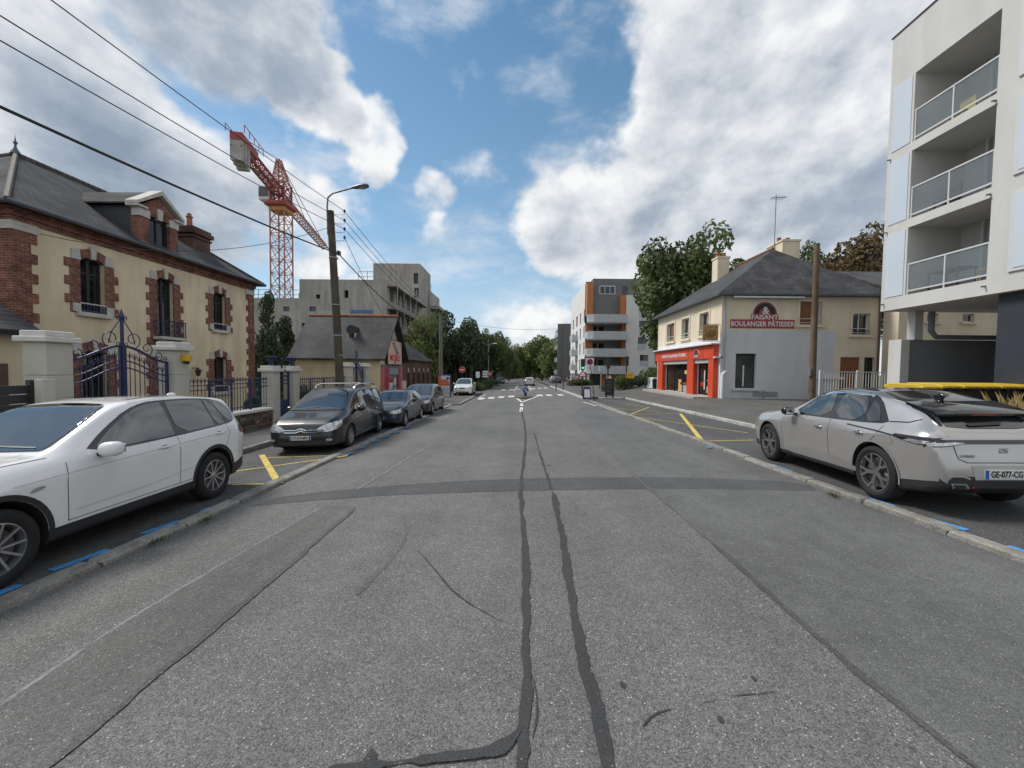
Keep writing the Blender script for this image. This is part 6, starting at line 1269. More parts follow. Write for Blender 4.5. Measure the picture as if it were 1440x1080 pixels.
w = MB().box(o1[0], o1[1], QY+1.1, QY+1.19, o1[2], o1[3]).build('window', m_pvc, ap)
for a, b in ((.05, .32), (.36, .64), (.68, .95)): q = o1[1]-o1[0]; MB().box(o1[0]+q*a, o1[0]+q*b, QY+1.06, QY+1.095, o1[2]+.12, o1[3]-.12).build('pane', m_glass, w)
MB().box(pxr(879, 403, 885, 414, QY)[0], pxr(879, 403, 885, 414, QY)[1], QY+1.1, QY+1.19, o1[2], o1[3]).build('window', m_glass, ap)
MB().box(Xo, Xo+1.0, QY+.6, QY+2.6, lv[0], zt_l).build('orange_fin', m_ao, ap); MB().box(Xb-.9, Xb-.003, QY+.3, QY+2, lv[0], zt_w).build('orange_fin', m_ao, ap)
for i, z in enumerate(lv):
    if i: MB().box(Xo+.1, Xo+1.2, QY+1.5, QY+2.1, z, lv[i-1]-.2).build('orange_fin', m_ao, ap); MB().box(Xb-.5, Xb-.003, QY+.6, QY+1.99, z, lv[i-1]-.2).build('orange_fin', m_ao, ap)
    MB().box(Xo, Xb-.003, QY-.8, QY+2, z-.22, z).build('balcony_slab', m_alg, ap)
    g = MB().prism([(Xo, QY+2), (Xo, QY-.2), (Xo+.9, QY-.82), (Xb-.004, QY-.82), (Xb-.004, QY-.76), (Xo+.95, QY-.76), (Xo+.06, QY-.15), (Xo+.06, QY+2)], 'z', z-.2, z+1.12).build('balcony_front', m_abal, ap)
    for a in (.18, .36): MB().box(Xo+(Xb-Xo)*a, Xo+(Xb-Xo)*(a+.13), QY+1.9, QY+1.97, z, z+2.1).build('french_window', m_glass, ap)
MB().box(Xo+2.6, Xb+6, QY+.8, QY+2, zb0, lv[3]-.22).build('ground_orange', m_ao, ap); MB().box(Xo+.4, Xo+2.6, QY+.9, QY+2, zb0, lv[3]-.22).build('entrance', m_dark, ap)
for x in (Xo+.15, Xo+3.2): MB().box(x, x+.25, QY-.6, QY-.35, zb0, lv[3]-.22).build('column', m_aw, ap)
# street side
ww = []
for k in range(4):
    for (a, b) in ((66.5, 67.6), (70.5, 71.8), (74.5, 76.5), (79.5, 81)): ww.append((a, b, lv[3]+.3+k*2.8, lv[3]+2.3+k*2.8))
mb = MB(); zs_ = AX(812, 412, Xo).z; wallholes(mb, lambda u, z, d: (Xo+d, u, z), QY+2, 84, lv[3]-.3, zs_, ww, .3); mb.quad((Xo, 84, zb0), (Xo+10, 84, zb0), (Xo+10, 84, zs_), (Xo, 84, zs_)).quad((Xo, QY+2, zs_), (Xo+8, QY+2, zs_), (Xo+8, 84, zs_), (Xo, 84, zs_)).build('street_wall', m_aw, ap)
for i, (a, b, c_, d_) in enumerate(ww): MB().box(Xo+.22, Xo+.27, a, b, c_, d_).build('window', pm('red_door', (.26, .06, .03), .6, .1) if i % 4 == 2 else m_glass, ap)
for k in range(3): 
    z = lv[3]+.3+(k+.05)*2.8; MB().prism([(Xo-1.1, 74), (Xo-.003, 74), (Xo-.003, 77.2), (Xo-1.1, 77.2)], 'z', z-.15, z+1.0).build('street_balcony', m_abal, ap)
for y in (66, 70, 74, 78, 82): MB().box(Xo+.05, Xo+.5, y, y+.5, -1.4, lv[3]-.3).build('column', m_aw, ap)
MB().box(Xo+2.5, Xo+2.7, QY+2, 84, -1.4, lv[3]-.3).build('ground_wall', m_ag, ap)
ag = thing('grey_apartments', 'narrow dark grey apartment building with glazed balconies beyond the white facade', 'apartments', (14, 95, zg(12, 95)))
x0, x1 = AY(792, 480, 92).x, AY(803, 480, 92).x+1; z1 = AY(795, 455, 92).z
MB().box(x0, x0+11, 92, 112, -1.8, z1).build('wall', pm('dark_grey_wall', (.14, .14, .145), .8, .06, 2), ag)
for k in range(4):
    z = z1-3.0*(k+1); MB().box(x0-1.3, x0-.003, 92.6, 100, z, z+1.1).build('balcony', pm('glazed_balcony', (.30, .35, .36), .2, .1), ag); MB().box(x0-.06, x0-.01, 93, 99.5, z+1.15, z+2.6).build('window', m_glass, ag)
MB().box(x0-1.3, x0, 92.4, 92.6, z1-13, z1).build('fin', m_ag, ag)
# ================================================================== TREES
def foliage(name, c, var=.45, trans=.35):
    m = bpy.data.materials.new(name); m.use_nodes = True; nt = m.node_tree; N = nt.nodes; Lk = nt.links; N.clear()
    tc = N.new('ShaderNodeTexCoord'); nz = N.new('ShaderNodeTexNoise'); nz.inputs['Scale'].default_value = 2.3; nz.inputs['Detail'].default_value = 3; Lk.new(tc.outputs['Object'], nz.inputs['Vector'])
    oi = N.new('ShaderNodeObjectInfo'); r = N.new('ShaderNodeMapRange'); Lk.new(nz.outputs[0], r.inputs[0]); r.inputs[1].default_value = .3; r.inputs[2].default_value = .7; r.inputs[3].default_value = 1-var; r.inputs[4].default_value = 1+var
    hs = N.new('ShaderNodeHueSaturation'); hs.inputs['Color'].default_value = (*c, 1); Lk.new(r.outputs[0], hs.inputs['Value'])
    r2 = N.new('ShaderNodeMapRange'); Lk.new(oi.outputs['Random'], r2.inputs[0]); r2.inputs[3].default_value = .475; r2.inputs[4].default_value = .515; Lk.new(r2.outputs[0], hs.inputs['Hue'])
    d = N.new('ShaderNodeBsdfDiffuse'); t = N.new('ShaderNodeBsdfTranslucent'); mx = N.new('ShaderNodeMixShader'); mx.inputs[0].default_value = trans; g = N.new('ShaderNodeBsdfGlossy'); g.inputs['Roughness'].default_value = .55; mx2 = N.new('ShaderNodeMixShader'); mx2.inputs[0].default_value = .04
    Lk.new(hs.outputs[0], d.inputs[0]); Lk.new(hs.outputs[0], t.inputs[0]); Lk.new(d.outputs[0], mx.inputs[1]); Lk.new(t.outputs[0], mx.inputs[2]); Lk.new(mx.outputs[0], mx2.inputs[1]); Lk.new(g.outputs[0], mx2.inputs[2])
    o = N.new('ShaderNodeOutputMaterial'); Lk.new(mx2.outputs[0], o.inputs[0]); return m
F_G = foliage('leaf_green', (.080, .120, .034)); F_D = foliage('leaf_dark', (.040, .066, .026), .4, .3); F_Y = foliage('leaf_light', (.13, .165, .045)); F_B = foliage('leaf_brown', (.115, .085, .034)); F_H = foliage('leaf_hedge', (.07, .11, .03))  # backlit dark of avenue trees and sunlit tone of far trees are in these colours
m_bark = pm('bark', (.075, .06, .045), .95, .3, 3, .6, 20)
def crown_mesh(name, seed, n, leaf, mat, shape='round', lobes=15):
    rs = np.random.RandomState(seed); cen = []; 
    for k in range(lobes):
        v = rs.normal(size=3); v /= np.linalg.norm(v); r = rs.uniform(.35, .72) if lobes < 30 else rs.uniform(.25, .80)
        if shape == 'cone': z = rs.uniform(-1, 1); w = .62*(1-(z+1)/2.15); cen.append((*(v[:2]*w*rs.uniform(.3, 1)), z, .20+.30*(1-(z+1)/2)))
        elif shape == 'bush': cen.append((*(v[:2]*r), abs(v[2])*r*.7-.3, rs.uniform(.3, .5)))
        else: cen.append((*(v*r*np.array([1, 1, .92])*(1.12 if lobes < 30 else .95)), rs.uniform(.18, .40) if lobes < 30 else rs.uniform(.14, .32)))
    cen.append((0, 0, -.1, .42)); cen = np.array(cen); wt = cen[:, 3]**2; idx = rs.choice(len(cen), n, p=wt/wt.sum())
    d = rs.normal(size=(n, 3)); d /= np.linalg.norm(d, axis=1)[:, None]; rad = cen[idx, 3]*(1-np.abs(rs.normal(0, .20, n))).clip(.15, 1.1)
    P_ = cen[idx, :3]+d*rad[:, None]; nr = d*.8+rs.normal(0, .6, (n, 3))+np.array([0, 0, .3]); nr /= np.linalg.norm(nr, axis=1)[:, None]
    a = np.cross(nr, rs.normal(size=(n, 3))); a /= np.linalg.norm(a, axis=1)[:, None]; b = np.cross(nr, a); sz = leaf*rs.uniform(.6, 1.4, n)[:, None]
    V = np.empty((n, 4, 3)); V[:, 0] = P_-a*sz; V[:, 1] = P_+b*sz*.55+nr*sz*.12; V[:, 2] = P_+a*sz; V[:, 3] = P_-b*sz*.55-nr*sz*.05
    me = bpy.data.meshes.new(name); me.vertices.add(4*n); me.vertices.foreach_set('co', V.reshape(-1)); me.loops.add(4*n); me.loops.foreach_set('vertex_index', np.arange(4*n)); me.polygons.add(n); me.polygons.foreach_set('loop_start', np.arange(0, 4*n, 4)); me.polygons.foreach_set('loop_total', np.full(n, 4)); me.materials.append(mat); me.update(); me.validate(); return me
def trunk_mesh(seed, mat=None):
    rs = random.Random(seed); t = MB(); t.tube([(0, 0, 0), (.01, 0, .5), (0, .02, 1.0), (.02, .0, 1.5)], [.075, .055, .045, .02], 9)
    for k in range(7):
        a = k*2.4+rs.random(); z = .75+.09*k; r = rs.uniform(.35, .6); t.tube([(0, 0, z), (r*.45*math.cos(a), r*.45*math.sin(a), z+.18), (r*math.cos(a), r*math.sin(a), z+.48)], [.03, .02, .006], 6)
    return raw('trunk', t, m_bark, smooth=50)
TR = [trunk_mesh(k) for k in range(3)]
CRN = {'green': [crown_mesh('crown', 10+k, 17000, .034, F_G, lobes=60) for k in range(3)], 'dark': [crown_mesh('crown', 20+k, 9000, .044, F_D, lobes=20) for k in range(3)], 'light': [crown_mesh('crown', 30+k, 9000, .044, F_Y, lobes=20) for k in range(2)], 'brown': [crown_mesh('crown', 40, 11000, .036, F_B, lobes=40)], 'conifer': [crown_mesh('crown', 50+k, 8000, .045, F_D, 'cone', 22) for k in range(2)], 'bush': [crown_mesh('foliage', 60+k, 3500, .06, F_H, 'bush', 10) for k in range(3)], 'dbush': [crown_mesh('foliage', 70+k, 3500, .06, F_D, 'bush', 10) for k in range(2)]}
tn = [0]
def tree(px, Y, ytop, wpx, kind, label, group=None, zbase=None, clear=.25):
    p = AY(px, ytop, Y); z0 = (zp(p.x, Y) if p.x > PR else zg(p.x, Y)+.05) if zbase is None else zbase; h = p.z-z0; r = wpx/FPX*Y/2; tn[0] += 1; k = tn[0]
    t = thing({'conifer': 'evergreen_tree'}.get(kind, 'leafy_tree'), label, 'tree', (p.x, Y, z0), k*1.7, group); cz = h*(clear+(1-clear)/2); ch_ = h*(1-clear)/2
    inst('trunk', TR[k % 3], t, (0, 0, 0), (0, 0, k), (h*.42, h*.42, h*.46)); L_ = CRN[kind]; inst('crown', L_[k % len(L_)], t, (0, 0, cz), (0, 0, k*2.1), (r*1.22, r*1.22, ch_*1.10)); return t
def bush(x, Y, h, r, label, kind='bush', group=None, name='shrub', z=None):
    tn[0] += 1; k = tn[0]; z0 = (zp(x, Y) if x > PR else zg(x, Y)+.05) if z is None else z
    t = thing(name, label, 'shrub', (x, Y, z0), k, group); L_ = CRN[kind]; inst('foliage', L_[k % len(L_)], t, (0, 0, h*.42), (0, 0, k*1.3), (r, r, h*.62)); inst('stem', TR[k % 3], t, (0, 0, -.02), (0, 0, 0), (h*.4, h*.4, h*.4)); return t
tree(376, 27, 428, 62, 'conifer', 'dark evergreen tree against the end wall of the town house', clear=.02); tree(402, 29, 458, 62, 'conifer', 'lower dark evergreen tree beside the cottage roof', clear=.02)
bush(-10.6, 18.6, 2.4, 1.0, 'pale green garden shrub behind the far blue railing'); bush(-11.2, 17.0, 1.5, 1.1, 'low garden shrub behind the far blue railing', 'dbush'); bush(-10.3, 4.6, 1.65, .9, 'green garden shrub above the dark slatted panel', z=0)
tree(590, 45, 428, 56, 'light', 'mid green tree in front of the scaffold walkways', clear=.05); tree(566, 45, 470, 40, 'dark', 'small dark tree in front of the scaffold at the cottage', clear=.05)
gl_ = 'trees lining the avenue on the building-site side'; lbl = 'dark leafy avenue tree beyond the brick outbuilding'
for (px, Y, yt, w), od in zip(((612, 50, 452, 50), (640, 54, 428, 72), (625, 62, 462, 60), (664, 62, 452, 56)), ('dark leafy tree just beyond the brick outbuilding', 'tallest dark leafy tree behind the second utility pole', 'broad dark tree tucked behind the tallest avenue tree', 'dark leafy tree above the white notice panel')): tree(px, Y, yt, w, 'dark', od, gl_, clear=.06)
for px, Y, yt, w in ((684, 70, 454, 54), (697, 82, 462, 48), (708, 96, 478, 36), (716, 115, 492, 30), (676, 86, 470, 50)): tree(px, Y, yt, w, 'green', {70: 'green avenue tree behind the nearer double-armed street lamp', 82: 'green avenue tree level with the farther double-armed street lamp', 96: 'green avenue tree just past the farther street lamp', 115: 'smallest green avenue tree at the end of the row', 86: 'green tree standing behind the avenue row'}[Y], gl_, clear=.08)
gm_ = 'trees closing the far end of the avenue'
for px, Y, yt, w in ((727, 160, 486, 30), (742, 122, 479, 40), (763, 118, 470, 50), (785, 108, 475, 46), (752, 140, 474, 46), (774, 140, 472, 46), (797, 120, 480, 34)): tree(px, Y, yt, w, 'light' if Y < 125 else 'green', {160: 'palest green tree closing the vista at the end of the avenue', 118: 'largest sunlit green tree at the end of the avenue', 108: 'sunlit green tree nearest the narrow grey apartments', 122: 'sunlit green tree at the left edge of the far group', 120: 'slim green tree touching the narrow grey apartments', 140: 'green tree behind the largest tree of the far group'}[Y], gm_, clear=.05)
tree(970, 44, 308, 150, 'green', 'tall broad green tree between the balcony apartments and the bakery', clear=.14); tree(938, 47, 425, 48, 'green', 'lower green tree beside the balcony apartments', clear=.12)
tree(1134, 47, 330, 78, 'green', 'dark green tree behind the bakery chimney', clear=.2); tree(1215, 42, 314, 120, 'brown', 'brown-leaved tree behind the bakery roof', clear=.2); tree(1060, 60, 370, 80, 'dark', 'dark tree behind the bakery ridge', clear=.2)
far_wood = MB(); 
for px, Y, h_, r_2 in ((-5.2, 47, 1.5, 1.3), (-5.0, 50, 1.4, 1.5), (-4.9, 54, 1.5, 1.6), (-7.0, 48, 1.3, 1.6), (-8.5, 50, 1.8, 1.8), (-5.0, 59, 1.8, 1.9), (-4.8, 65, 2.0, 2.0)): bush(px, Y, h_, r_2, 'low clipped shrub on the verge behind the no-entry signs', 'bush', 'shrubs on the verge')
for x, Y, h_, r_2 in ((-12, 49, 2.8, 2.5), (-15, 50, 3.2, 3), (-10, 55, 3, 2.6), (-9, 62, 3.2, 3), (-9, 70, 3.5, 3.2), (-9, 80, 4, 4), (-10, 95, 4, 4)): bush(x, Y, h_, r_2, 'dark undergrowth beneath the avenue trees', 'dbush', 'undergrowth beneath the avenue trees')
for x, Y, h_, r_2, lb in ((10.0, 36.5, 2.2, 1.1, 'round green shrub in front of the balcony apartments'), (11.4, 37.5, 1.7, 1.0, 'low dark shrub beside the yellow sign'), (12.6, 36.5, 3.0, 1.3, 'tall hedge shrub above the white planter wall'), (8.7, 38, 1.3, .9, 'low grassy shrub by the chalkboard')): bush(x, Y, h_, r_2, lb, 'dbush' if 'dark' in lb else 'bush')
for x, Y in ((9.0, 58), (10.2, 60), (9.5, 66)): bush(x, Y, 1.6, 1.5, 'low planting before the white street facade', 'bush', 'planting before the white facade')
for x, Y in ((-6, 150), (3, 160), (12, 150), (20, 130), (-14, 130), (14, 118)): bush(x, Y, 4.5, 6, 'far shrubbery at the end of the avenue', 'dbush', 'far shrubbery')
# ================================================================== UTILITY POLES, LAMP AND WIRES
m_pole = pm('pole_timber', (.085, .068, .05), .9, .3, 2, .5, 25, streak=.3); m_wire = pm('wire_black', (.012, .012, .013), .6, 0); m_insul = pm('insulator', (.05, .035, .03), .25, .1); m_lampm = pm('lamp_metal', (.16, .17, .18), .5, .1, metal=.5); m_grey = pm('sign_grey', (.30, .31, .32), .5, .1, metal=.3); m_dgreen = pm('post_dark', (.022, .026, .028), .5, .15)
PX, PYB, PYT, PZ = -7.32, 15.95, 15.1, 7.95
up_ = thing('utility_pole', 'brown timber utility pole carrying a street lamp and four wires', 'utility pole', (PX, PYB, zg(PX, PYB)+.14))
MB().tube([(PX, PYB, zg(PX, PYB)), (PX-.01, (PYB+PYT)/2, 4), (PX-.03, PYT, PZ)], [.175, .155, .13], 14).build('shaft', m_pole, up_, smooth=40)
MB().tube([(PX-.1, PYB-.17, zg(PX, PYB)+.1), (PX-.1, PYB-.14, 1.85)], .055, 8).build('cable_guard', m_pvc, up_, smooth=40)
for z in (2.4, 3.2, 4.4, 6.2): y = PYB+(PYT-PYB)*z/PZ; MB().lathe([(.165, -.02), (.172, -.02), (.172, .02), (.165, .02)], (PX, y, z), 14).build('steel_band', m_steel, up_)
lm = MB().tube([(PX-.13, PYT, PZ-.9), (PX-.15, PYT, PZ+.15), (PX-.12, PYT, PZ+.5), (PX+.05, PYT, PZ+.66), (PX+.3, PYT, PZ+.73), (PX+.85, PYT, PZ+.88)], .032, 8).build('lamp_arm', m_lampm, up_, smooth=50)
hd = MB(); hp = [(PX+.82, .05), (PX+.95, .085), (PX+1.15, .12), (PX+1.32, .12), (PX+1.44, .085), (PX+1.48, .02)]
vs = []; fs = []
for i, (x, r) in enumerate(hp):
    z0 = PZ+.88+(x-PX-.82)*.12
    for j in range(12): a = 2*math.pi*j/12; vs.append((x, PYT+r*1.25*math.cos(a), z0+r*(.75 if math.sin(a) > 0 else .55)*math.sin(a)))
for i in range(len(hp)-1):
    for j in range(12): fs.append((i*12+j, i*12+(j+1) % 12, i*12+12+(j+1) % 12, i*12+12+j))
fs += [tuple(range(11, -1, -1)), tuple(60+j for j in range(12))]
hd = hd.add(vs, fs).build('lamp_head', m_lampm, up_, smooth=50); MB().ball((PX+1.2, PYT, PZ+.875), .17, .10, .035, 8).build('lamp_lens', pm('lens_glass', (.30, .31, .30), .2, .1), hd, smooth=60)
att = []
for k, (ypx) in enumerate((297, 310, 322, 334)):
    z = AY(484.5, ypx, PYT).z; x = AY(484.5, ypx, PYT).x; att.append((x, PYT, z))
    MB().tube([(PX+.10, PYT, z-.10), (PX+.26, PYT, z-.14), (x, PYT, z-.12), (x, PYT, z-.02)], .012, 5).build('bracket', m_steel, up_); MB().lathe([(0, -.05), (.035, -.05), (.05, -.01), (.03, .0), (.045, .04), (.02, .06), (0, .07)], (x, PYT, z), 10).build('insulator', m_insul, up_, smooth=40)
za = AY(480, 357, 15.4).z; MB().box(PX+.12, PX+.22, 15.3, 15.45, za-.06, za+.10).build('cable_clamp', m_dark, up_)
zc2 = 3.9; MB().bar((PX-.2, 15.55, 3.95), (PX+.45, 15.55, 3.98), .06).build('cross_arm', m_dark, up_)
P2X, P2Y = -7.3, 36.5; z2 = AY(619, 444, P2Y).z
u2 = thing('utility_pole', 'second timber utility pole rising in front of the dark avenue trees', 'utility pole', (P2X, P2Y, zg(P2X, P2Y)+.14)); MB().tube([(P2X, P2Y, zg(P2X, P2Y)), (P2X-.05, P2Y, z2)], [.19, .14], 12).build('shaft', pm('pole_grey', (.17, .15, .125), .9, .25, 2, streak=.2), u2, smooth=40)
for k in range(4): MB().bar((P2X+.1, P2Y, z2-.2-k*.25), (P2X+.35, P2Y, z2-.2-k*.25), .03).build('bracket', m_steel, u2)
def wire(name, label, a, b, sag, r=.012, n=24, grp='overhead wires along the street'):
    a, b = Vector(a), Vector(b); pts = [a.lerp(b, i/n)-Vector((0, 0, sag*4*(i/n)*(1-i/n))) for i in range(n+1)]
    o = MB().tube(pts, r, 5).build(name, m_wire, None); return tag(o, label, 'wire', grp)
def wire_thru(name, label, a, px, py, X, yend, r, grp):
    # wire leaves the pole at a and passes the point of the street plane X seen at that pixel
    m = AX(px, py, X); t = (a[1]-m.y)/(a[1]-yend); end_z = a[2]; line = a[2]; sag = (line-m.z)/(4*t*(1-t)) if 0 < t < 1 else .5
    return wire(name, label, a, (a[0]+(m.x-a[0])/t, yend, end_z), sag, r, 30, grp)
for a, (px, py), od in zip(att, ((72, 0), (0, 22), (0, 57), (0, 100)), ('topmost', 'second', 'third', 'lowest')):
    if od == 'lowest': continue
    wire_thru('overhead_wire', f'{od} thin overhead wire from the lamp pole past the town house', a, px, py, -6.85, -30, .010, 'overhead wires along the street')
    wire('overhead_wire', f'{od} thin overhead wire between the two timber poles', a, (P2X+.3, P2Y, z2-.2-.25*('topmost', 'second', 'third').index(od)), .45, .011)
wire_thru('overhead_cable', 'thick black overhead cable from the lamp pole past the town house', (PX+.15, 15.4, za), 0, 150, -6.95, -30, .024, 'overhead cables')
wire('overhead_cable', 'thick black overhead cable between the two timber poles', (PX+.15, 15.4, za), (P2X+.2, P2Y, z2-1.4), .9, .022, grp='overhead cables')
wire('service_wire', 'thin service wire from the lamp pole to the town house corner', (PX-.1, PYT, AY(462, 320, PYT).z), (HX+.05, 12.0, 5.95), .7, .010, grp='service wires'); wire('service_wire', 'slack service wire from the lamp pole towards the brick outbuilding', att[3], (-9.6, 33, 3.6), .5, .010, grp='service wires')
wire('span_wire', 'thin wire crossing high above the far end of the avenue', AY(640, 452, 70), AY(805, 461, 70), .8, .022, grp='service wires')
# ================================================================== SIGNS
def post(name, label, cat, x, y, z0, z1, r=.035, mat=None, top=None):
    t = thing(name, label, cat, (x, y, z0)); tx, ty = top or (x, y); MB().tube([(x, y, z0-.1), (tx, ty, z1)], r, 8).build('post', mat or m_dgreen, t, smooth=40); return t
m_sred = pm('sign_red_paint', (.48, .02, .025), .4, .04); m_sblue = pm('sign_blue_paint', (.012, .07, .36), .4, .04); m_swhite = pm('sign_white_paint', (.68, .68, .68), .4, .04); m_snavy = pm('sign_navy', (.025, .02, .10), .4, .04)
def disc(name, mat, c, r, par, th=.02, off=0): return MB().lathe([(0, -th), (r, -th), (r, 0), (0, 0)], (c[0], c[1]-off, c[2]), 24, 'y').build(name, mat, par)
def noentry(px, py, Y, dpx, label):
    p = AY(px, py, Y); r = dpx/FPX*Y/2; t = post('no_entry_sign', label, 'sign', p.x, Y, zg(p.x, Y)+.05, p.z+r*.9); disc('disc', m_swhite, p, r*1.06, t, .02, .04); disc('red_face', m_sred, p, r, t, .02, .063); MB().box(p.x-r*.72, p.x+r*.72, Y-.095, Y-.084, p.z-r*.17, p.z+r*.17).build('white_bar', m_swhite, t)
noentry(650, 520, 43, 8.5, 'no-entry sign next to the parked white compact people carrier'); noentry(688.5, 526, 50, 6, 'no-entry sign beside the white direction boards')
ds_ = AY(683, 526, 50); t = post('direction_sign', 'stack of white direction boards beside the farther no-entry sign', 'sign', ds_.x, 50.2, zg(ds_.x, 50), ds_.z+.4)
for k in range(3): MB().box(ds_.x-.42, ds_.x+.28, 50.1, 50.13, ds_.z-.42+k*.30, ds_.z-.20+k*.30).build('board', m_swhite, t)
b_ = AY(672, 527, 46); t = post('notice_sign', 'plain white upright notice panel on the verge', 'sign', b_.x, 46, zg(b_.x, 46), b_.z-.2); MB().box(b_.x-.24, b_.x+.24, 45.9, 45.95, b_.z-.36, b_.z+.36).build('panel', m_swhite, t, bevel=.01)
for px, h, Y in ((662, 513, 44), (664, 516, 44.5)): p = AY(px, h, Y); post('slim_post', 'taller slim dark green post beside the white notice panel' if px == 662 else 'shorter slim dark green post beside the white notice panel', 'post', p.x, Y, zg(p.x, Y), p.z, .06)['group'] = 'slim posts on the verge'
for (px, yt, Y, lb) in ((687, 483, 62, 'nearer double-armed street lamp before the avenue trees'), (701, 497, 82, 'farther double-armed street lamp before the avenue trees')):
    p = AY(px, yt, Y); t = post('street_lamp', lb, 'street lamp', p.x, Y, zg(p.x, Y), p.z-.3, .08, m_grey)
    for s in (-1, 1): MB().tube([(p.x, Y, p.z-.35), (p.x+s*.5, Y, p.z-.05), (p.x+s*.9, Y, p.z)], .04, 6).build('arm', m_grey, t); MB().ball((p.x+s*1.05, Y, p.z), .35, .16, .09, 8).build('lamp_head', m_swhite, t, smooth=60)
# advertising panel
p0, p1 = AY(615, 560, 32.0), AY(634, 527, 32.0); zb_ = zg(-6, 32)+.14
t = thing('advertising_panel', 'dark framed advertising panel with orange and white poster on the left pavement', 'advertising panel', ((p0.x+p1.x)/2, 32, zb_))
MB().box(p0.x, p1.x, 31.95, 32.15, p0.z+.06, p1.z).build('frame', m_snavy, t, bevel=.03); w_, h_ = p1.x-p0.x, p1.z-p0.z
MB().box(p0.x+.08, p1.x-.08, 31.93, 31.948, p0.z+.14, p1.z-.08).build('poster', pm('poster_pale', (.50, .54, .60), .3, .05), t)
MB().box(p0.x+.08, p0.x+w_*.28, 31.92, 31.928, p0.z+.14, p1.z-.08).build('poster_orange', pm('poster_orange', (.55, .12, .05), .3, .1), t)
for k, (a, b) in enumerate(((.20, .86), (.24, .92), (.22, .97))): MB().box(p0.x+w_*a, p0.x+w_*b-.05, 31.91, 31.918, p1.z-h_*(.28+.09*k), p1.z-h_*(.20+.09*k)).build('poster_band', MATS['poster_orange'], t)
for k in range(5): MB().box(p0.x+w_*.33, p0.x+w_*.88, 31.915, 31.925, p1.z-h_*(.58+.06*k), p1.z-h_*(.555+.06*k)).build('poster_text_line', pm('text_grey', (.28, .32, .38), .5, .1), t)
disc('poster_disc', m_snavy, Vector((p1.x-w_*.22, 31.93, p1.z-h_*.15)), .11, t, .012, 0)
for x in (p0.x+.2, p1.x-.2): MB().box(x-.05, x+.05, 32.0, 32.1, zb_-.1, p0.z+.07).build('foot', m_snavy, t)
# right-hand corner
def signal(x, y, z0, label, lit=True, back=False, h=2.9):
    t = post('traffic_light', label, 'traffic light', x, y, z0, z0+h, .055); yy = y-.10
    MB().box(x-.14, x+.14, yy-.10, yy+.10, z0+h-.82, z0+h+.05).build('signal_head', m_dark, t, bevel=.02)
    for k, (mt, on) in enumerate(((pm('red_lens', (.05, .004, .004), .3, 0), 0), (pm('amber_lens', (.05, .025, .002), .3, 0), 0), (pm('green_lens_lit', (.02, .62, .30), .3, 0, emit=1.6), 1))):
        if not back: disc('lens', mt, Vector((x, yy-.10, z0+h-.12-.26*k)), .085, t, .02); MB().tube([(x, yy-.10, z0+h-.03-.26*k), (x, yy-.24, z0+h-.03-.26*k)], .06, 8).build('visor', m_dark, t)
    return t
sx = AY(819, 520, 31).x; z0 = zg(sx, 31)+.13; t = signal(sx, 31, z0, 'traffic light showing green above a triangular warning sign')
c_ = Vector((sx, 30.88, z0+1.82)); MB().prism([(c_.x-.36, c_.z-.30), (c_.x+.36, c_.z-.30), (c_.x, c_.z+.34)], 'y', 30.84, 30.86).build('warning_triangle', m_sred, t); MB().prism([(c_.x-.25, c_.z-.235), (c_.x+.25, c_.z-.235), (c_.x, c_.z+.20)], 'y', 30.82, 30.838).build('triangle_face', m_swhite, t)
b0 = G(836, 560.5, .13); tp = AY(829.5, 509, b0.y); r = .22
t = thing('no_parking_sign', 'round blue no-parking sign on a leaning dark pole with a weighted foot', 'sign', (b0.x, b0.y, zg(b0.x, b0.y)+.13)); MB().tube([(b0.x, b0.y, zg(b0.x, b0.y)+.1), (tp.x, b0.y, tp.z)], .03, 8).build('post', m_dgreen, t, smooth=40)
MB().box(tp.x-.28, tp.x+.28, b0.y-.05, b0.y-.035, tp.z-.28, tp.z+.28).build('backing', m_swhite, t, bevel=.02); disc('red_rim', m_sred, tp, r, t, .015, .052); disc('blue_face', m_snavy, tp, r*.8, t, .015, .069); MB().bar((tp.x-.12, b0.y-.086, tp.z+.12), (tp.x+.12, b0.y-.086, tp.z-.12), .045, .006, up=(0, -1, 0)).build('red_slash', m_sred, t)
MB().box(b0.x-.25, b0.x+.25, b0.y-.2, b0.y+.2, zg(b0.x, b0.y)+.13, zg(b0.x, b0.y)+.24).build('weighted_foot', m_trim, t, bevel=.03)
g0 = G(825, 561.5, .13); t = thing('pavement_board', 'small white pavement board with purple border near the kerb', 'board', (g0.x, g0.y, zg(g0.x, g0.y)+.13)); zb_ = zg(g0.x, g0.y)+.13
for s in (-1, 1): MB().add([(g0.x-.26, g0.y+s*.22, zb_), (g0.x+.26, g0.y+s*.22, zb_), (g0.x+.23, g0.y+s*.03, zb_+.86), (g0.x-.23, g0.y+s*.03, zb_+.86)], [(0, 1, 2, 3)]).build('leaf', m_snavy, t); MB().add([(g0.x-.19, g0.y+s*.195, zb_+.16), (g0.x+.19, g0.y+s*.195, zb_+.16), (g0.x+.17, g0.y+s*.07, zb_+.72), (g0.x-.17, g0.y+s*.07, zb_+.72)] if s > 0 else [(g0.x-.20, g0.y-.198, zb_+.14), (g0.x+.20, g0.y-.198, zb_+.14), (g0.x+.18, g0.y-.075, zb_+.70), (g0.x-.18, g0.y-.075, zb_+.70)], [(0, 1, 2, 3)]).build('poster', m_swhite, t)
g1 = G(857, 558.5, .2); zc_ = zp(g1.x, g1.y); t = thing('chalkboard', 'tall black chalkboard sign with a pointed top on the right pavement', 'board', (g1.x, g1.y, zc_)); hw = 13/FPX*g1.y/2
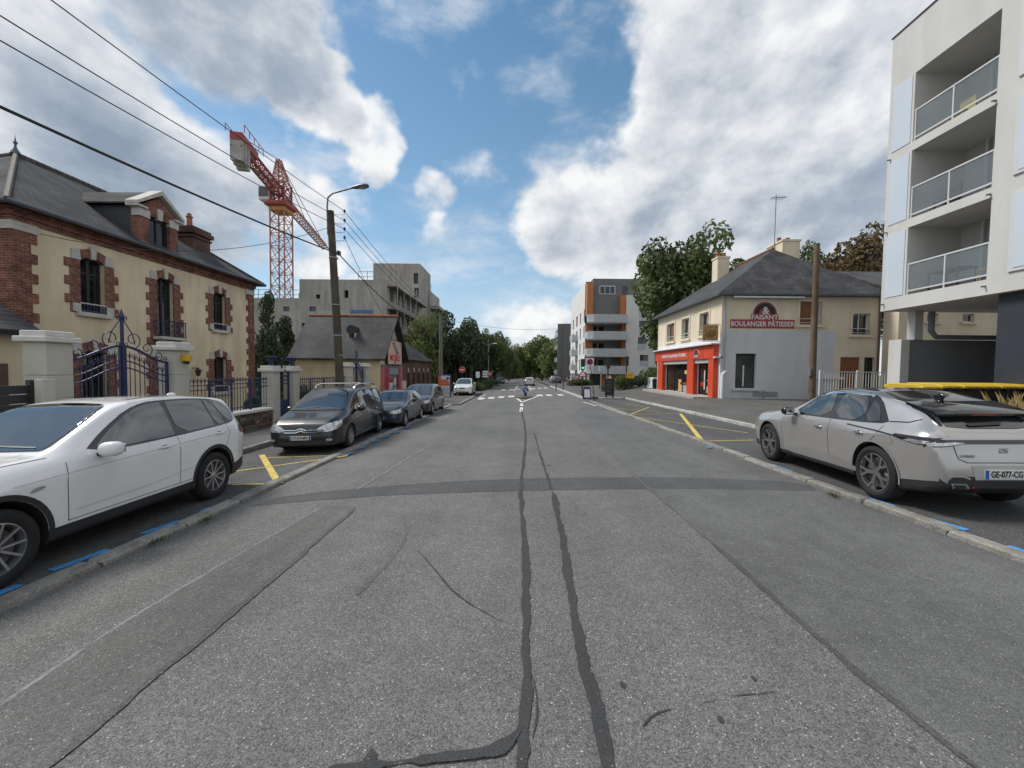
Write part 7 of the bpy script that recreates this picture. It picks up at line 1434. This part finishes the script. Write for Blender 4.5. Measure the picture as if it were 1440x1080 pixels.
MB().box(g1.x-hw, g1.x+hw, g1.y-.03, g1.y+.03, zc_+.16, zc_+1.38).build('frame', m_dark, t, bevel=.012); MB().box(g1.x-hw+.05, g1.x+hw-.05, g1.y-.038, g1.y-.031, zc_+.21, zc_+1.33).build('slate', pm('chalk_slate', (.022, .024, .028), .7, .4, 8), t); MB().prism([(g1.x-.13, zc_+1.38), (g1.x+.13, zc_+1.38), (g1.x+.09, zc_+1.52), (g1.x, zc_+1.60), (g1.x-.09, zc_+1.52)], 'y', g1.y-.03, g1.y+.03).build('crest', pm('crest_cream', (.55, .48, .36), .6, .1), t)
for s in (-1, 1): MB().box(g1.x+s*hw*.7-.03, g1.x+s*hw*.7+.03, g1.y-.12, g1.y+.12, zc_, zc_+.18).build('foot', m_dark, t)
for k in range(5): MB().box(g1.x-hw*.6, g1.x+hw*(.2+.1*(k % 3)), g1.y-.042, g1.y-.0385, zc_+1.12-k*.17, zc_+1.14-k*.17).build('chalk_line', pm('chalk', (.25, .25, .25), .9, .3), t)
for px, Y, lb in ((855, 33, 'traffic light seen from behind on the pavement by the chalkboard'), (881, 36, 'traffic light seen from behind near the round green shrub')): x = AY(px, 520, Y).x; signal(x, Y, zp(x, Y), lb, back=True, h=3.0)
x = AY(847, 512, 33).x; t = post('grey_signal_box', 'pale grey signal cabinet post behind the chalkboard', 'post', x, 33.4, zp(x, 33.4), zp(x, 33)+2.4, .05, m_grey); MB().box(x-.2, x+.2, 33.2, 33.4, zp(x, 33)+1.9, zp(x, 33)+2.4).build('cabinet', m_abal, t, bevel=.02)
x = AY(886, 527, 35).x; t = post('yellow_sign', 'yellow two-line direction sign among the shrubs', 'sign', x, 35, zp(x, 35), zp(x, 35)+1.6, .03)
for k in range(2): MB().box(x-.33, x+.33, 34.9, 34.93, zp(x, 35)+1.05+k*.27, zp(x, 35)+1.28+k*.27).build('panel', pm('yellow_panel', (.60, .40, .02), .5, .05), t)
for px in (782, 792): x = AY(px, 540, 43).x; t = post('bollard', 'short dark bollard on the far pavement by the parked cars', 'bollard', x, 43, zg(x, 43)+.13, zg(x, 43)+1.2, .05); t['group'] = 'bollards on the far pavement'; MB().ball((x, 43, zg(x, 43)+1.22), .07, .07, .06, 6).build('cap', m_dgreen, t, smooth=60)
pl = MB().box(12.0, 13.1, 34.6, 36.2, .2, 1.35).build('planter_wall', m_bwhite, None, bevel=.02); tag(pl, 'low white planter wall at the end of the orange shopfront', 'wall')
t = thing('litter_bin', 'small black litter bin in front of the white planter wall', 'bin', (12.0, 34.2, .4)); MB().lathe([(0, 0), (.2, 0), (.24, .75), (.26, .78), (.22, .8), (0, .78)], (12.0, 34.2, zp(12, 34)), 14).build('body', m_trim, t, smooth=40); MB().ball((12, 34.2, zp(12, 34)+.8), .25, .25, .08, 8).build('lid', m_trim, t, smooth=60)
# refuge with keep-right bollard
isl = MB(); ip = []
for k in range(24): a = 2*math.pi*k/24; ip.append((.45+.75*math.cos(a), 32.2+1.9*math.sin(a)))
vs = [(x, y, zg(x, y)-.02) for x, y in ip]+[(x*1.0, y, zg(x, y)+.12) for x, y in ip]; isl.add(vs, [tuple(range(24, 48))]+[(i, (i+1) % 24, 24+(i+1) % 24, 24+i) for i in range(24)]); o = isl.build('refuge_island', m_pave, None, bevel=.02); tag(o, 'low concrete refuge island between the crossing stripes', 'traffic island')
kp = AY(739, 552, 32); t = thing('keep_right_bollard', 'squat blue keep-right bollard with white arrow on the refuge island', 'bollard', (kp.x, 32, zg(kp.x, 32)+.12)); zk = zg(kp.x, 32)+.12
MB().tube([(kp.x, 32, zk), (kp.x, 32, zk+.25)], .12, 10).build('base', m_trim, t); disc('blue_disc', m_sblue, Vector((kp.x, 31.98, zk+.48)), .24, t, .10); MB().bar((kp.x-.10, 31.87, zk+.60), (kp.x+.08, 31.87, zk+.38), .06, .01, up=(0, -1, 0)).build('arrow', m_swhite, t); MB().prism([(kp.x+.14, zk+.31), (kp.x+.15, zk+.46), (kp.x+.0, zk+.33)], 'y', 31.86, 31.875).build('arrow_head', m_swhite, t)
# ornamental grass by the bins
gr = MB(); rs = random.Random(5)
for k in range(500):
    a, r = rs.uniform(0, 6.28), rs.uniform(0, .55); x, y = 12.9+r*math.cos(a), 9.7+r*math.sin(a)*1.6; h = rs.uniform(.5, 1.15); dx, dy = rs.uniform(-.35, .35), rs.uniform(-.35, .35); z = zp(x, y)
    gr.add([(x-.006, y, z), (x+.006, y, z), (x+dx*.4, y+dy*.4, z+h*.7), (x+dx, y+dy, z+h)], [(0, 1, 2), (0, 2, 3)])
o = gr.build('ornamental_grass', pm('dry_grass', (.30, .21, .08), .9, .3, 3), None, fix=False); tag(o, 'straw coloured ornamental grass clump beside the navy wall', 'grass'); o['kind'] = 'stuff'
# weeds in the kerb joints
for (px, py, s_) in ((222, 758, 1), (290, 729, .9), (1172, 695, .8), (372, 598, .9)):
    p = G(px, py, .06); w = MB()
    for k in range(60):
        a = rs.uniform(0, 6.28); r = rs.uniform(0, .10)*s_; x, y = p.x+r*math.cos(a)*.5, p.y+r*math.sin(a)*1.6; z = zg(x, y)+.03; dx, dy = rs.uniform(-.03, .03), rs.uniform(-.03, .03); w.add([(x-.006, y, z), (x+.006, y, z), (x+dx, y+dy, z+rs.uniform(.02, .06))], [(0, 1, 2)])
    o = w.build('weeds', F_H, bayl if px < 700 else bayr, fix=False); o['kind'] = 'stuff'
# ================================================================== CARS FARTHER DOWN THE STREET
def recolour(o, old, new):
    for q in [o]+list(o.children_recursive):
        if q.type == 'MESH':
            for sl_2 in q.material_slots:
                if sl_2.material == old: sl_2.link = 'OBJECT'; sl_2.material = new
far0 = small_car('distant_car', 'pale silver hatchback driving away on the road', dict(P_HATCH, n=30), paintmat('far_silver', (.42, .40, .39), .3, .3), hw_, hws, 1.3, .64, (1.75, .96), rear=[(-.52, .98), (.52, .98), (.46, 1.24), (-.46, 1.24)]); pf = MATS['far_silver']
far0.place(1.9, 66, UP, 1, 0)
for x, y, hd_, c, lb in ((9.3, 66.5, UP, (.30, .32, .36), 'blue-grey car parked nearest the white street facade'), (8.6, 60.5, UP, (.10, .018, .025), 'dark red car parked by the bollards'), (7.6, 84, UP, (.5, .5, .5), 'white car parked below the far avenue trees'), (7.4, 76, UP, (.05, .05, .055), 'black car parked beside the pale cars'), (-4.0, 84, DN, (.03, .032, .036), 'dark car parked under the avenue trees'), (-4.0, 92, DN, (.22, .22, .23), 'grey car parked under the avenue trees')):
    o = copy_tree(far0.t); o['label'] = lb; o['group'] = 'cars farther down the street'; hx, hy = math.cos(hd_), math.sin(hd_); o.location = (x, y, zg(x, y)+(.13 if x > 5 else 0)); o.rotation_euler = (0, 0, hd_); recolour(o, pf, paintmat('far_%d_%d' % (int(x*10), int(y)), c, .3, .2))
